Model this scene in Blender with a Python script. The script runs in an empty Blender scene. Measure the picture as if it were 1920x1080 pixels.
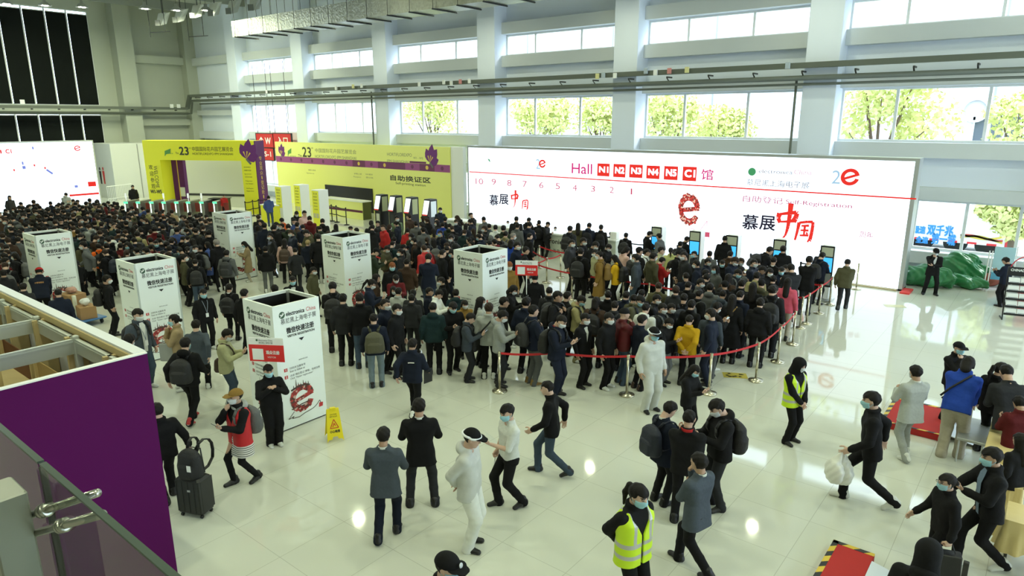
import bpy, math, random
import numpy as np
from mathutils import Matrix, Vector
random.seed(7)
S = bpy.context.scene
COL = S.collection
# ---------------------------------------------------------------- camera (solved from the hall's straight lines)
FPX, PIT, ROL, YAW, HC = 1270.63, .2436378, -.0023322, .8932717, 5.8
_d = np.array([-math.cos(YAW), math.sin(YAW), 0.]); _z = np.array([0., 0., 1.])
_fw = math.cos(PIT)*_d - math.sin(PIT)*_z
_r = np.cross(_d, _z); _u = np.cross(_r, _fw)
CR = math.cos(ROL)*_r + math.sin(ROL)*_u
CU = -math.sin(ROL)*_r + math.cos(ROL)*_u
CM = np.array([CR, -CU, _fw]); CC = np.array([0., 0., HC])
cam = bpy.data.cameras.new('camera'); camo = bpy.data.objects.new('camera', cam); COL.objects.link(camo)
cam.sensor_width = 36; cam.lens = 36*FPX/1920; cam.clip_end = 400; cam.clip_start = .05
camo.matrix_world = Matrix(((CR[0], CU[0], -_fw[0], 0), (CR[1], CU[1], -_fw[1], 0), (CR[2], CU[2], -_fw[2], HC), (0, 0, 0, 1)))
S.camera = camo
def ray(x, y): return CM.T @ np.array([(x-960)/FPX, (y-540)/FPX, 1.])
def G(x, y, z=0.): v = ray(x, y); return CC + (z-HC)/v[2]*v          # point of height z seen at pixel
def PXp(x, y, X): v = ray(x, y); return CC + X/v[0]*v
def PYp(x, y, Y): v = ray(x, y); return CC + Y/v[1]*v
def pr(P): c = CM @ (np.asarray(P, float)-CC); return c[0]/c[2]*FPX+960, c[1]/c[2]*FPX+540
def dep(P): return float(CM[2] @ (np.asarray(P, float)-CC))
def HF(x, yh, yf):                                                     # head-top pixel and foot row -> standing point and height
    lo, hi = .3, 5.5
    for _ in range(40):
        m = (lo+hi)/2; P = G(x, yh, m)
        if pr((P[0], P[1], 0))[1] > yf: hi = m
        else: lo = m
    return P, m
# ---------------------------------------------------------------- exposure, sky
vs = S.view_settings
S.display_settings.display_device = 'sRGB'
vs.view_transform = 'Standard'; vs.look = 'None'; vs.gamma = 1; vs.use_curve_mapping = False; vs.exposure = 0.0
W = bpy.data.worlds.new('overcast sky'); S.world = W; W.use_nodes = True
_bg = W.node_tree.nodes['Background']; _bg.inputs[0].default_value = (.74, .885, 1, 1); _bg.inputs[1].default_value = 5.4
sun_d = bpy.data.lights.new('hazy sun', 'SUN'); sun_d.energy = 3.5; sun_d.angle = .35; sun_d.color = (1, .96, .88)
sun_o = bpy.data.objects.new('hazy sun', sun_d); COL.objects.link(sun_o); sun_o.rotation_euler = (math.radians(48), 0, math.radians(150))
S.cycles.max_bounces = 8; S.cycles.diffuse_bounces = 4; S.cycles.glossy_bounces = 3; S.cycles.transparent_max_bounces = 12
S.cycles.sample_clamp_indirect = 6; S.cycles.use_denoising = True
# ---------------------------------------------------------------- materials
def lin(c):
    if isinstance(c, str):
        c = c.lstrip('#'); c = [int(c[i:i+2], 16)/255 for i in (0, 2, 4)]
    return tuple((v/12.92 if v <= .04045 else ((v+.055)/1.055)**2.4) for v in c)
MATS = {}
def mat(name, col=(.8, .8, .8), rough=.5, metal=0., emit=0., ecol=None, bump=0., bscale=60., var=0., spec=.5, objcol=False, attr=None, alpha=1.):
    if name in MATS: return MATS[name]
    if isinstance(col, str): col = lin(col)
    m = bpy.data.materials.new(name); m.use_nodes = True; nt = m.node_tree; N = nt.nodes; L = nt.links
    b = N['Principled BSDF']
    b.inputs['Roughness'].default_value = rough; b.inputs['Metallic'].default_value = metal
    b.inputs['Specular IOR Level'].default_value = spec
    b.inputs['Base Color'].default_value = (*col, 1)
    src = None
    if objcol: n = N.new('ShaderNodeObjectInfo'); src = n.outputs['Color']
    if attr: n = N.new('ShaderNodeAttribute'); n.attribute_name = attr; src = n.outputs['Color']
    tc = None
    if var or bump:
        tc = N.new('ShaderNodeTexCoord'); nz = N.new('ShaderNodeTexNoise'); nz.inputs['Scale'].default_value = bscale; nz.inputs['Detail'].default_value = 3
        L.new(tc.outputs['Object'], nz.inputs['Vector'])
    if var:
        mx = N.new('ShaderNodeMix'); mx.data_type = 'RGBA'; mx.blend_type = 'MULTIPLY'; mx.inputs[0].default_value = 1
        rm = N.new('ShaderNodeMapRange'); rm.inputs[3].default_value = 1-var; rm.inputs[4].default_value = 1+var
        L.new(nz.outputs['Fac'], rm.inputs[0])
        if src: L.new(src, mx.inputs[6])
        else: mx.inputs[6].default_value = (*col, 1)
        L.new(rm.outputs[0], mx.inputs[7]); src = mx.outputs[2]
    if src: L.new(src, b.inputs['Base Color'])
    if bump:
        bp = N.new('ShaderNodeBump'); bp.inputs['Strength'].default_value = bump; bp.inputs['Distance'].default_value = .02
        L.new(nz.outputs['Fac'], bp.inputs['Height']); L.new(bp.outputs[0], b.inputs['Normal'])
    if emit:
        b.inputs['Emission Color'].default_value = (*(lin(ecol) if isinstance(ecol, str) else (ecol or col)), 1); b.inputs['Emission Strength'].default_value = emit
    if alpha < 1: b.inputs['Alpha'].default_value = alpha
    MATS[name] = m; return m
def glassmat(name, tint=(1, 1, 1), ior=1.45, rough=.0):
    if name in MATS: return MATS[name]
    m = bpy.data.materials.new(name); m.use_nodes = True; nt = m.node_tree; N = nt.nodes; L = nt.links
    N.remove(N['Principled BSDF']); o = N['Material Output']
    t = N.new('ShaderNodeBsdfTransparent'); t.inputs[0].default_value = (*tint, 1)
    g = N.new('ShaderNodeBsdfGlossy'); g.inputs['Roughness'].default_value = rough
    f = N.new('ShaderNodeFresnel'); f.inputs[0].default_value = ior; ge = N.new('ShaderNodeNewGeometry'); fm = N.new('ShaderNodeMath'); fm.operation = 'SUBTRACT'; fm.use_clamp = True; L.new(f.outputs[0], fm.inputs[0]); L.new(ge.outputs['Backfacing'], fm.inputs[1])
    mx = N.new('ShaderNodeMixShader'); L.new(fm.outputs[0], mx.inputs[0]); L.new(t.outputs[0], mx.inputs[1]); L.new(g.outputs[0], mx.inputs[2]); L.new(mx.outputs[0], o.inputs[0])
    MATS[name] = m; return m
# ---------------------------------------------------------------- mesh helpers
class MB:
    def __init__(s): s.v = []; s.f = []; s.mi = []; s.cur = 0; s.sm = []; s.smooth = False
    def m(s, i): s.cur = i; return s
    def add(s, vs_, fs):
        o = len(s.v); s.v += [tuple(map(float, p)) for p in vs_]
        for f in fs: s.f.append(tuple(o+i for i in f)); s.mi.append(s.cur); s.sm.append(s.smooth)
        return s
    def box(s, x0, x1, y0, y1, z0, z1):
        return s.add([(x0, y0, z0), (x1, y0, z0), (x1, y1, z0), (x0, y1, z0), (x0, y0, z1), (x1, y0, z1), (x1, y1, z1), (x0, y1, z1)],
                     [(0, 3, 2, 1), (4, 5, 6, 7), (0, 1, 5, 4), (1, 2, 6, 5), (2, 3, 7, 6), (3, 0, 4, 7)])
    def bbox(s, x0, x1, y0, y1, z0, z1, r=.01):            # box with chamfered edges
        def ring(z, i): return [(x0+i+0*r, y0+i, z), (x1-i, y0+i, z), (x1-i, y1-i, z), (x0+i, y1-i, z)]
        def oct_(z, e):
            a = r if e else 0
            c = r
            X0, X1, Y0, Y1 = x0+a, x1-a, y0+a, y1-a
            return [(X0+c, Y0, z), (X1-c, Y0, z), (X1, Y0+c, z), (X1, Y1-c, z), (X1-c, Y1, z), (X0+c, Y1, z), (X0, Y1-c, z), (X0, Y0+c, z)]
        vs_ = oct_(z0, 1)+oct_(z0+r, 0)+oct_(z1-r, 0)+oct_(z1, 1)
        fs = [tuple(range(7, -1, -1)), tuple(range(24, 32))]
        for k in range(3):
            for i in range(8): j = (i+1) % 8; fs.append((8*k+i, 8*k+j, 8*k+8+j, 8*k+8+i))
        return s.add(vs_, fs)
    def frame(s, d, up=(0, 0, 1)):
        d = Vector(d).normalized(); u = Vector(up)
        if abs(d.dot(u)) > .98: u = Vector((1, 0, 0))
        a = d.cross(u).normalized(); b = a.cross(d).normalized(); return d, a, b
    def tube(s, pts, r, n=8, cap=True):
        pts = [Vector(p) for p in pts]; rs = r if isinstance(r, (list, tuple)) else [r]*len(pts)
        vs_ = []; fs = []; pa = None
        for i, p in enumerate(pts):
            d = (pts[min(i+1, len(pts)-1)]-pts[max(i-1, 0)]).normalized()
            if pa is None: _, a, b = s.frame(d)
            else:
                a = (pa - d*pa.dot(d)).normalized(); b = a.cross(d).normalized()
            pa = a
            for k in range(n):
                t = 2*math.pi*k/n; vs_.append(p+(a*math.cos(t)+b*math.sin(t))*rs[i])
        for i in range(len(pts)-1):
            for k in range(n):
                k2 = (k+1) % n; fs.append((i*n+k, i*n+k2, i*n+n+k2, i*n+n+k))
        if cap: fs += [tuple(range(n-1, -1, -1)), tuple(range((len(pts)-1)*n, len(pts)*n))]
        return s.add(vs_, fs)
    def beam(s, p, q, w, h, up=(0, 0, 1)):                   # rectangular bar from p to q
        p = Vector(p); q = Vector(q); d, a, b = s.frame(q-p, up)
        c = [a*(w/2)*i+b*(h/2)*j for i, j in ((-1, -1), (1, -1), (1, 1), (-1, 1))]
        return s.add([p+k for k in c]+[q+k for k in c], [(3, 2, 1, 0), (4, 5, 6, 7), (0, 1, 5, 4), (1, 2, 6, 5), (2, 3, 7, 6), (3, 0, 4, 7)])
    def lathe(s, prof, c=(0, 0, 0), n=20, axis=None):
        vs_ = []; fs = []; c = Vector(c)
        if axis is None: d, a, b = Vector((0, 0, 1)), Vector((1, 0, 0)), Vector((0, 1, 0))
        else:
            d, a, b = s.frame(axis)
        for r, z in prof:
            for k in range(n): t = 2*math.pi*k/n; vs_.append(c+d*z+(a*math.cos(t)+b*math.sin(t))*r)
        for i in range(len(prof)-1):
            for k in range(n): k2 = (k+1) % n; fs.append((i*n+k, i*n+k2, i*n+n+k2, i*n+n+k))
        fs += [tuple(range(n-1, -1, -1)), tuple(range((len(prof)-1)*n, len(prof)*n))]
        return s.add(vs_, fs)
    def prism(s, poly, p0, ex, ey, ez, t):                    # polygon in (ex,ey) extruded t along ez
        p0, ex, ey, ez = map(Vector, (p0, ex, ey, ez)); n = len(poly)
        vs_ = [p0+ex*a+ey*b for a, b in poly]+[p0+ex*a+ey*b+ez*t for a, b in poly]
        return s.add(vs_, [tuple(range(n-1, -1, -1)), tuple(range(n, 2*n))]+[(i, (i+1) % n, n+(i+1) % n, n+i) for i in range(n)])
    def quad(s, a, b, c, d): return s.add([a, b, c, d], [(0, 1, 2, 3)])
    def mesh(s, name, mats):
        me = bpy.data.meshes.new(name); me.from_pydata(s.v, [], s.f)
        for m_ in (mats if isinstance(mats, (list, tuple)) else [mats]): me.materials.append(m_)
        me.polygons.foreach_set('material_index', s.mi); me.polygons.foreach_set('use_smooth', s.sm); me.update(); return me
    def build(s, name, mats, parent=None, loc=None): return link(name, s.mesh(name, mats), parent, loc)
def link(name, me, parent=None, loc=None, mw=None):
    o = bpy.data.objects.new(name, me); COL.objects.link(o)
    if parent is not None: o.parent = parent
    if loc is not None: o.location = loc
    if mw is not None: o.matrix_local = mw
    return o
def tag(o, label=None, cat=None, group=None, kind=None):
    if label: o['label'] = label
    if cat: o['category'] = cat
    if group: o['group'] = group
    if kind: o['kind'] = kind
    return o
def empty(name, loc=(0, 0, 0), rz=0., label=None, cat=None, group=None):
    o = bpy.data.objects.new(name, None); COL.objects.link(o); o.location = loc; o.rotation_euler = (0, 0, rz); o.empty_display_size = .2
    return tag(o, label, cat, group)
def struct(name, mb, mats, parent=None):
    o = mb.build(name, mats, parent); o['kind'] = 'structure'; return o
def dup(o, parent=None, first=True):
    c = o.copy(); COL.objects.link(c)
    if not first: c.parent = parent
    for ch in list(o.children): dup(ch, c, False)
    return c
# ---------------------------------------------------------------- lettering: a string fitted into a box of a flat panel
_TC = {}
def glyphs(s):
    if s in _TC: return _TC[s]
    cu = bpy.data.curves.new('lettering', 'FONT'); cu.body = s; cu.resolution_u = 3; cu.size = 1
    o = bpy.data.objects.new('lettering', cu); COL.objects.link(o)
    dg = bpy.context.evaluated_depsgraph_get(); dg.update()
    me = o.evaluated_get(dg).to_mesh()
    v = np.zeros(len(me.vertices)*3); me.vertices.foreach_get('co', v); v = v.reshape(-1, 3)[:, :2].copy()
    f = [tuple(p.vertices) for p in me.polygons]
    o.evaluated_get(dg).to_mesh_clear(); bpy.data.objects.remove(o); bpy.data.curves.remove(cu)
    if len(v):
        v -= v.min(0); sz = np.maximum(v.max(0), 1e-6); v /= sz
    else: sz = np.array([1., 1.])
    _TC[s] = (v, f, sz); return _TC[s]
def text(mb, s, x0, y0, x1, y1, P, d=.003, bold=0., shear=0., rot90=False):
    """P(u,v,n) maps panel coordinates to space; the string fills the box (x0,y0)-(x1,y1)"""
    v, f, sz = glyphs(s)
    if s in '1Il:·!': x0, x1 = x0+(x1-x0)*.32, x1-(x1-x0)*.32
    if not len(v): return
    offs = [(0, 0)] if not bold else [(0, 0), (bold, 0), (0, bold), (bold, bold)]
    for k, (a, b) in enumerate(offs):
        pts = []
        for u, w in v:
            if rot90: u, w = w, 1-u
            pts.append(P(x0+u*(x1-x0)+shear*w*(y1-y0)+a, y0+w*(y1-y0)+b, d+k*.0004))
        mb.add(pts, f)
def panel(o, ex, ey):
    o, ex, ey = Vector(o), Vector(ex), Vector(ey); n = ex.cross(ey).normalized()
    return lambda u, v, d=0.: o+ex*u+ey*v+n*d
# ================================================================ figures: bodies and clothes grown from distance fields
def surface(F, org, h):
    """surface nets: field F (negative inside) -> verts, quads"""
    Sg = F < 0
    nx, ny, nz = F.shape
    c = Sg[:-1, :-1, :-1].astype(np.int8)
    for a in (0, 1):
        for b in (0, 1):
            for d in (0, 1):
                if a or b or d: c = c+Sg[a:nx-1+a, b:ny-1+b, d:nz-1+d]
    act = (c > 0) & (c < 8)
    idx = np.full(act.shape, -1, np.int64); ii = np.argwhere(act); idx[act] = np.arange(len(ii))
    acc = np.zeros((len(ii), 3)); cnt = np.zeros(len(ii))
    offs = [(a, b, d) for a in (0, 1) for b in (0, 1) for d in (0, 1)]
    i0, i1, i2 = ii.T
    val = {o: F[i0+o[0], i1+o[1], i2+o[2]] for o in offs}
    for p in offs:
        for ax in range(3):
            if p[ax]: continue
            q = list(p); q[ax] = 1; q = tuple(q)
            a, b = val[p], val[q]; cr = (a < 0) != (b < 0)
            t = np.where(cr, a/np.where(cr, a-b, 1), 0)
            pos = np.tile(np.array(p, float), (len(ii), 1)); pos[:, ax] += t
            acc += np.where(cr[:, None], pos, 0); cnt += cr
    V = org+(ii+acc/np.maximum(cnt, 1)[:, None])*h
    Q = []
    for ax in range(3):
        o1, o2 = [(1, 2), (2, 0), (0, 1)][ax]
        sl0 = [slice(None)]*3; sl1 = [slice(None)]*3; sl0[ax] = slice(0, -1); sl1[ax] = slice(1, None)
        A = Sg[tuple(sl0)]; B = Sg[tuple(sl1)]; e = np.argwhere(A != B)
        ok = np.ones(len(e), bool)
        for o in (o1, o2): ok &= (e[:, o] > 0) & (e[:, o] < F.shape[o]-1)
        e = e[ok]; fl = A[tuple(e.T)]
        def cell(a, b):
            k = e.copy(); k[:, o1] -= a; k[:, o2] -= b; return idx[tuple(k.T)]
        q = np.stack([cell(1, 1), cell(0, 1), cell(0, 0), cell(1, 0)], 1)
        q[~fl] = q[~fl][:, ::-1]; Q.append(q)
    return V, np.concatenate(Q)
class Field:
    def __init__(s, lo, hi, h):
        s.h = h; s.lo = np.array(lo, float)-2*h; n = np.ceil((np.array(hi)+2*h-s.lo)/h).astype(int)+1
        s.F = np.full(n, .5); s.n = n; s.ax = [s.lo[i]+np.arange(n[i])*h for i in range(3)]
    def sub(s, lo, hi):
        a = np.clip(np.floor((np.array(lo)-s.lo)/s.h).astype(int), 0, s.n); b = np.clip(np.ceil((np.array(hi)-s.lo)/s.h).astype(int)+1, 0, s.n)
        sl = tuple(slice(int(x), int(y)) for x, y in zip(a, b))
        X = s.ax[0][sl[0]][:, None, None]; Y = s.ax[1][sl[1]][None, :, None]; Z = s.ax[2][sl[2]][None, None, :]
        return sl, X, Y, Z
    def mix(s, sl, d, k):
        f = s.F[sl]
        if f.size == 0: return
        if k > 0:
            hh = np.clip(.5+.5*(f-d)/k, 0, 1); s.F[sl] = f*(1-hh)+d*hh-k*hh*(1-hh)
        else: s.F[sl] = np.minimum(f, d)
    def cone(s, a, b, r1, r2, k=.02, flat=None):
        a = np.array(a, float); b = np.array(b, float); m = max(r1, r2)+k+.05
        sl, X, Y, Z = s.sub(np.minimum(a, b)-m, np.maximum(a, b)+m)
        ab = b-a; L2 = max(ab @ ab, 1e-9)
        t = np.clip(((X-a[0])*ab[0]+(Y-a[1])*ab[1]+(Z-a[2])*ab[2])/L2, 0, 1)
        dx, dy, dz = X-a[0]-t*ab[0], Y-a[1]-t*ab[1], Z-a[2]-t*ab[2]
        if flat is not None:
            n, q = flat; w = (dx*n[0]+dy*n[1]+dz*n[2])*(q-1); dx, dy, dz = dx+w*n[0], dy+w*n[1], dz+w*n[2]
        s.mix(sl, np.sqrt(dx*dx+dy*dy+dz*dz)-(r1+(r2-r1)*t), k)
    def ell(s, c, R, rad, k=.02, neg=False):
        c = np.array(c, float); rad = np.array(rad, float); m = rad.max()+k+.04
        sl, X, Y, Z = s.sub(c-m, c+m)
        X, Y, Z = X-c[0], Y-c[1], Z-c[2]
        q = sum(((R[0][i]*X+R[1][i]*Y+R[2][i]*Z)/rad[i])**2 for i in range(3)); q = np.sqrt(q)
        d = (q-1)*rad.min()
        if neg: s.F[sl] = np.maximum(s.F[sl], -d)
        else: s.mix(sl, d, k)
    def trunk(s, o, R, sec, k=.03, wig=0., seed=0., cut=None):
        """stadium sections (z, half width, radius, forward offset) stacked along the trunk's own axis"""
        sec = np.array(sec); o = np.array(o, float); m = (sec[:, 1]+sec[:, 2]).max()+.06
        ends = np.array([o+R[:, 2]*sec[0, 0], o+R[:, 2]*sec[-1, 0]])
        sl, X, Y, Z = s.sub(ends.min(0)-m, ends.max(0)+m)
        X, Y, Z = X-o[0], Y-o[1], Z-o[2]
        u = R[0, 0]*X+R[1, 0]*Y+R[2, 0]*Z; v = R[0, 1]*X+R[1, 1]*Y+R[2, 1]*Z; w = R[0, 2]*X+R[1, 2]*Y+R[2, 2]*Z
        hw = np.interp(w, sec[:, 0], sec[:, 1]); rd = np.interp(w, sec[:, 0], sec[:, 2]); yo = np.interp(w, sec[:, 0], sec[:, 3])
        d = np.hypot(np.maximum(np.abs(u)-hw, 0), v-yo)-rd
        if wig: d = d+wig*(np.sin(34*w+9*u+seed)+np.sin(21*w-17*u+2*seed))*.5
        dz = np.maximum(sec[0, 0]-w, w-sec[-1, 0])
        d = np.where(dz > 0, np.hypot(np.maximum(d, 0), dz)-.006, np.maximum(d, dz-.006))
        if cut is not None: d = np.maximum(d, cut(u, v, w))
        s.mix(sl, d, k)
    def mesh(s): return surface(s.F, s.lo, s.h)
def rotm(ax, a):
    c, n = math.cos(a), math.sin(a)
    return np.array({'x': [[1, 0, 0], [0, c, -n], [0, n, c]], 'y': [[c, 0, n], [0, 1, 0], [-n, 0, c]], 'z': [[c, -n, 0], [n, c, 0], [0, 0, 1]]}[ax])
def ik(a, t, l1, l2, pole):
    a, t, pole = (np.array(q, float) for q in (a, t, pole)); d = t-a; L = np.linalg.norm(d); mx = (l1+l2)*.999
    if L > mx: t = a+d/L*mx; d = t-a; L = mx
    n = d/L; x = (l1*l1-l2*l2+L*L)/(2*L); hh = math.sqrt(max(l1*l1-x*x, 0)); p = pole-n*(pole @ n); p /= np.linalg.norm(p)+1e-9
    return a+n*x+p*hh, t
# -- poses. arms: wrist targets in the trunk frame (x right, y forward, z up from the pelvis)
AR = {  # right-hand wrist, elbow pole, palm normal hint, hand shape ; the left hand mirrors
 'down': ((.255, .03, -.07), (.3, -1, 0), (-1, 0, 0), 'relax'), 'phone': ((.075, .30, .24), (.6, -.4, -1), (-.3, -.3, 1), 'grip'),
 'pocket': ((.20, .09, -.03), (.8, -1, 0), (-1, 0, 0), 'fist'), 'back': ((.05, -.17, .01), (1, -.9, .1), (0, -1, .2), 'relax'),
 'front': ((.05, .19, -.03), (1, -.6, 0), (-.5, -1, 0), 'relax'), 'cross': ((-.10, .19, .25), (1, .1, -.8), (0, -1, 0), 'relax'),
 'chin': ((.05, .16, .47), (.5, .3, -1), (-.3, -1, .2), 'fist'), 'elbow': ((-.07, .20, .20), (1, .0, -.8), (0, -.3, 1), 'relax'),
 'high': ((.08, .32, .46), (.8, .1, -1), (-.2, -1, .3), 'grip'), 'pole': ((.03, .20, .36), (1, .1, -.8), (-1, 0, .2), 'grip'),
 'point': ((.50, .30, .50), (.3, -.5, -1), (0, 0, -1), 'relax'), 'fwd': ((.24, .26, .04), (.4, -1, -.2), (-1, 0, 0), 'relax'),
 'rear': ((.25, -.18, .00), (.4, -1, .2), (-1, 0, 0), 'relax'), 'carry': ((.27, .06, -.08), (.4, -1, 0), (-1, 0, 0), 'grip'),
 'drag': ((.36, -.05, -.04), (.3, -1, 0), (-1, 0, 0), 'grip'), 'reach': ((.14, .42, .10), (.6, -.3, -1), (0, 0, -1), 'relax'),
 'strap': ((.13, .13, .33), (.8, -.2, -1), (-.4, -1, 0), 'grip'), 'adjust': ((.10, .27, .26), (.75, -.5, -1), (-1, 0, 0), 'grip')}
ST = {  # stance: feet (x, y, yaw degrees, heel lift), pelvis drop
 'stand': ((.10, .02, -10, 0), (-.10, -.01, 10, 0), .0), 'wide': ((.17, .0, -14, 0), (-.17, .02, 14, 0), .018), 'close': ((.075, .0, -5, 0), (-.075, .02, 6, 0), 0.),
 'shift': ((.11, .08, -18, 0), (-.09, -.05, 8, 0), .008), 'walk': ((.07, .24, 0, 0), (-.07, -.26, 0, .06), .04), 'walk2': ((.06, -.19, 0, .04), (-.07, .19, 0, 0), .025),
 'stride': ((.07, .27, -4, 0), (-.07, -.30, 4, .07), .05), 'cross': ((.02, .26, 0, 0), (-.02, -.22, 0, .05), .04), 'step': ((.10, .14, -5, 0), (-.10, -.14, 8, .03), .02),
 'sit': ((.11, .40, -4, 0), (-.11, .40, 4, 0), .44), 'kneel': ((.14, .22, -5, 0), (-.12, -.25, 5, .10), .36)}
def pose(stance='stand', ra='down', la='down', lean=0., twist=0., nod=8., turn=0., tilt=0.):
    P = {}
    fr, fl, drop = ST[stance]
    pel = np.array([0, 0, .925-drop]); P['pel'] = pel
    R = rotm('z', math.radians(twist)) @ rotm('x', math.radians(-lean)); P['R'] = R
    P['hipR'] = np.array([.088, 0, .90-drop]); P['hipL'] = np.array([-.088, 0, .90-drop])
    for sd, f in (('R', fr), ('L', fl)):
        an = np.array([f[0], f[1]-.02, .082+f[3]]); k, an = ik(P['hip'+sd], an, .425, .42, (f[0]*.6, 1, .05)); P['knee'+sd] = k; P['ank'+sd] = an
        Rf = rotm('z', math.radians(f[2])) @ rotm('x', -math.atan2(f[3], .13) if f[3] else 0); P['foot'+sd] = Rf
    P['neck'] = pel+R @ np.array([0, -.015, .495])
    Rh = R @ rotm('x', math.radians(lean*.6)) @ rotm('z', math.radians(turn)) @ rotm('x', math.radians(-nod)) @ rotm('y', math.radians(tilt)); P['Rh'] = Rh
    P['head'] = P['neck']+R @ np.array([0, .008, .04])+Rh @ np.array([0, .018, .125])
    for sd, nm, sx in (('R', ra, 1), ('L', la, -1)):
        w, pole, pn, sh = AR[nm]; mir = np.array([sx, 1, 1])
        s0 = pel+R @ (np.array([.178, -.005, .425])*mir)
        t = pel+R @ (np.array(w)*mir); e, t = ik(s0, t, .275, .25, R @ (np.array(pole)*mir))
        P['sho'+sd], P['elb'+sd], P['wri'+sd] = s0, e, t
        y = (t-e)/np.linalg.norm(t-e)
        if nm == 'phone': y = y*.6+R @ np.array([-.15*sx, .5, .25]); y /= np.linalg.norm(y)
        n = R @ (np.array(pn, float)*mir); n = n-y*(n @ y); n /= np.linalg.norm(n)+1e-9
        x = np.cross(y, -n); P['hand'+sd] = np.stack([x, y, -n], 1); P['shape'+sd] = sh
    return P
POSES = dict(
 stand=dict(), shift=dict(stance='shift', nod=6), look=dict(stance='wide', turn=28, nod=4), down=dict(nod=24, ra='front', la='front'),
 phone=dict(ra='phone', la='phone', nod=30), phone1=dict(ra='phone', la='pocket', nod=26, stance='shift'), phonel=dict(la='phone', ra='down', nod=24),
 pocket=dict(ra='pocket', la='pocket', stance='wide'), back=dict(ra='back', la='back', nod=12), front=dict(ra='front', la='front', nod=14),
 cross=dict(ra='cross', la='elbow', nod=4), chin=dict(ra='chin', la='elbow', nod=2, stance='cross'), chins=dict(ra='chin', la='elbow', nod=2), walk=dict(stance='walk', ra='rear', la='fwd', lean=4),
 walk2=dict(stance='walk2', ra='fwd', la='rear', lean=4), stride=dict(stance='stride', ra='rear', la='fwd', lean=5, nod=2), bend=dict(lean=28, nod=22, ra='reach', la='reach', stance='shift'),
 bend2=dict(lean=20, nod=26, ra='phone', la='phone'), pole=dict(ra='pole', la='pole', nod=4, stance='close'), point=dict(ra='point', la='down', turn=-20), photo=dict(ra='high', la='high', nod=4),
 drag=dict(ra='drag', la='down', stance='step'), polo=dict(stance='step', ra='carry', la='phone', turn=18, nod=8), face=dict(ra='chin', la='phone', nod=-4, stance='step'),
 strap=dict(ra='strap', la='strap', nod=4), bagwalk=dict(stance='walk2', ra='fwd', la='carry', nod=2, lean=3), suit2=dict(stance='wide', ra='adjust', la='adjust', nod=6), suitw=dict(stance='step', ra='adjust', la='adjust', nod=6),
 sit=dict(stance='sit', ra='phone', la='phone', nod=8), kneel=dict(stance='kneel', lean=25, nod=15, ra='reach', la='reach'), guard=dict(stance='wide', ra='chin', la='elbow', nod=14), lean=dict(stance='cross', ra='reach', la='phone', nod=6, lean=4), away=dict(stance='walk', ra='front', la='down', lean=4))
def arr_mesh(name, V, Q, mats, mi=None, smooth=True):
    me = bpy.data.meshes.new(name); n = len(Q)
    me.vertices.add(len(V)); me.vertices.foreach_set('co', np.ascontiguousarray(V, np.float32).ravel())
    me.loops.add(4*n); me.loops.foreach_set('vertex_index', np.ascontiguousarray(Q, np.int32).ravel())
    me.polygons.add(n); me.polygons.foreach_set('loop_start', np.arange(0, 4*n, 4, dtype=np.int32))
    for m_ in mats: me.materials.append(m_)
    if mi is not None: me.polygons.foreach_set('material_index', np.ascontiguousarray(mi, np.int32))
    me.polygons.foreach_set('use_smooth', np.full(n, smooth)); me.update(calc_edges=True); return me
M_SKIN = mat('skin', (.56, .36, .26), .55, objcol=True, spec=.35); M_EYE = mat('eye', (.02, .015, .012), .3); M_LIP = mat('lip', (.42, .16, .14), .5)
M_CLOTH = mat('cloth', (.1, .1, .1), .85, objcol=True, bump=.25, bscale=25, var=.12, spec=.2)
M_DOWN = mat('smooth_cloth', (.1, .1, .1), .5, objcol=True, bump=.15, bscale=14, var=.1, spec=.3)
M_HAIR = mat('hair', (.02, .016, .013), .6, objcol=True, bump=.4, bscale=90, spec=.2); M_SHOE = mat('shoe_upper', (.02, .02, .02), .45, objcol=True); M_SOLE = mat('shoe_sole', (.75, .75, .72), .7)
M_MASK = mat('mask_cloth', (.8, .85, .86), .8, objcol=True)
I3 = np.eye(3)
# head in its own frame (centre of the skull, +y the face, +z up)
def head_field(h=.008, off=0.):
    f = Field((-.11, -.13, -.17), (.11, .14, .14), h)
    f.ell((0, -.008, .035), I3, (.077+off, .098+off, .092+off), 0)
    f.ell((0, .022, -.035), I3, (.062+off, .074+off, .082+off), .03)
    f.cone((0, .05, -.088), (0, .058, -.092), .028+off, .022+off, .03)
    return f
def make_head():
    f = head_field()
    f.cone((0, .094, .012), (0, .112, -.022), .007, .012, .012); f.cone((-.012, .103, -.026), (.012, .103, -.026), .008, .008, .01)
    for s in (-1, 1):
        f.ell((s*.078, -.002, .0), rotm('y', s*.2), (.009, .02, .033), .008); f.ell((s*.030, .103, .014), I3, (.017, .012, .008), 0, neg=True)
        f.cone((s*.016, .094, .033), (s*.046, .085, .034), .009, .007, .01); f.ell((s*.030, .088, .014), I3, (.012, .012, .009), 0)
    f.cone((-.018, .089, -.052), (.018, .089, -.052), .009, .009, .008); f.cone((-.015, .086, -.065), (.015, .086, -.065), .009, .009, .01)
    f.cone((0, -.022, -.06), (0, -.030, -.165), .054, .056, .02)
    V, Q = f.mesh(); c = V[Q].mean(1); mi = np.zeros(len(Q), int)
    eye = (np.abs(np.abs(c[:, 0])-.030) < .013) & (np.abs(c[:, 2]-.014) < .0062) & (c[:, 1] > .06)
    brow = (np.abs(np.abs(c[:, 0])-.031) < .021) & (np.abs(c[:, 2]-.037) < .006) & (c[:, 1] > .06)
    lip = (np.abs(c[:, 0]) < .022) & (np.abs(c[:, 2]+.056) < .007) & (c[:, 1] > .07)
    mi[eye | brow] = 1; mi[lip] = 2; return V, Q, mi
HEAD = make_head()
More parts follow.
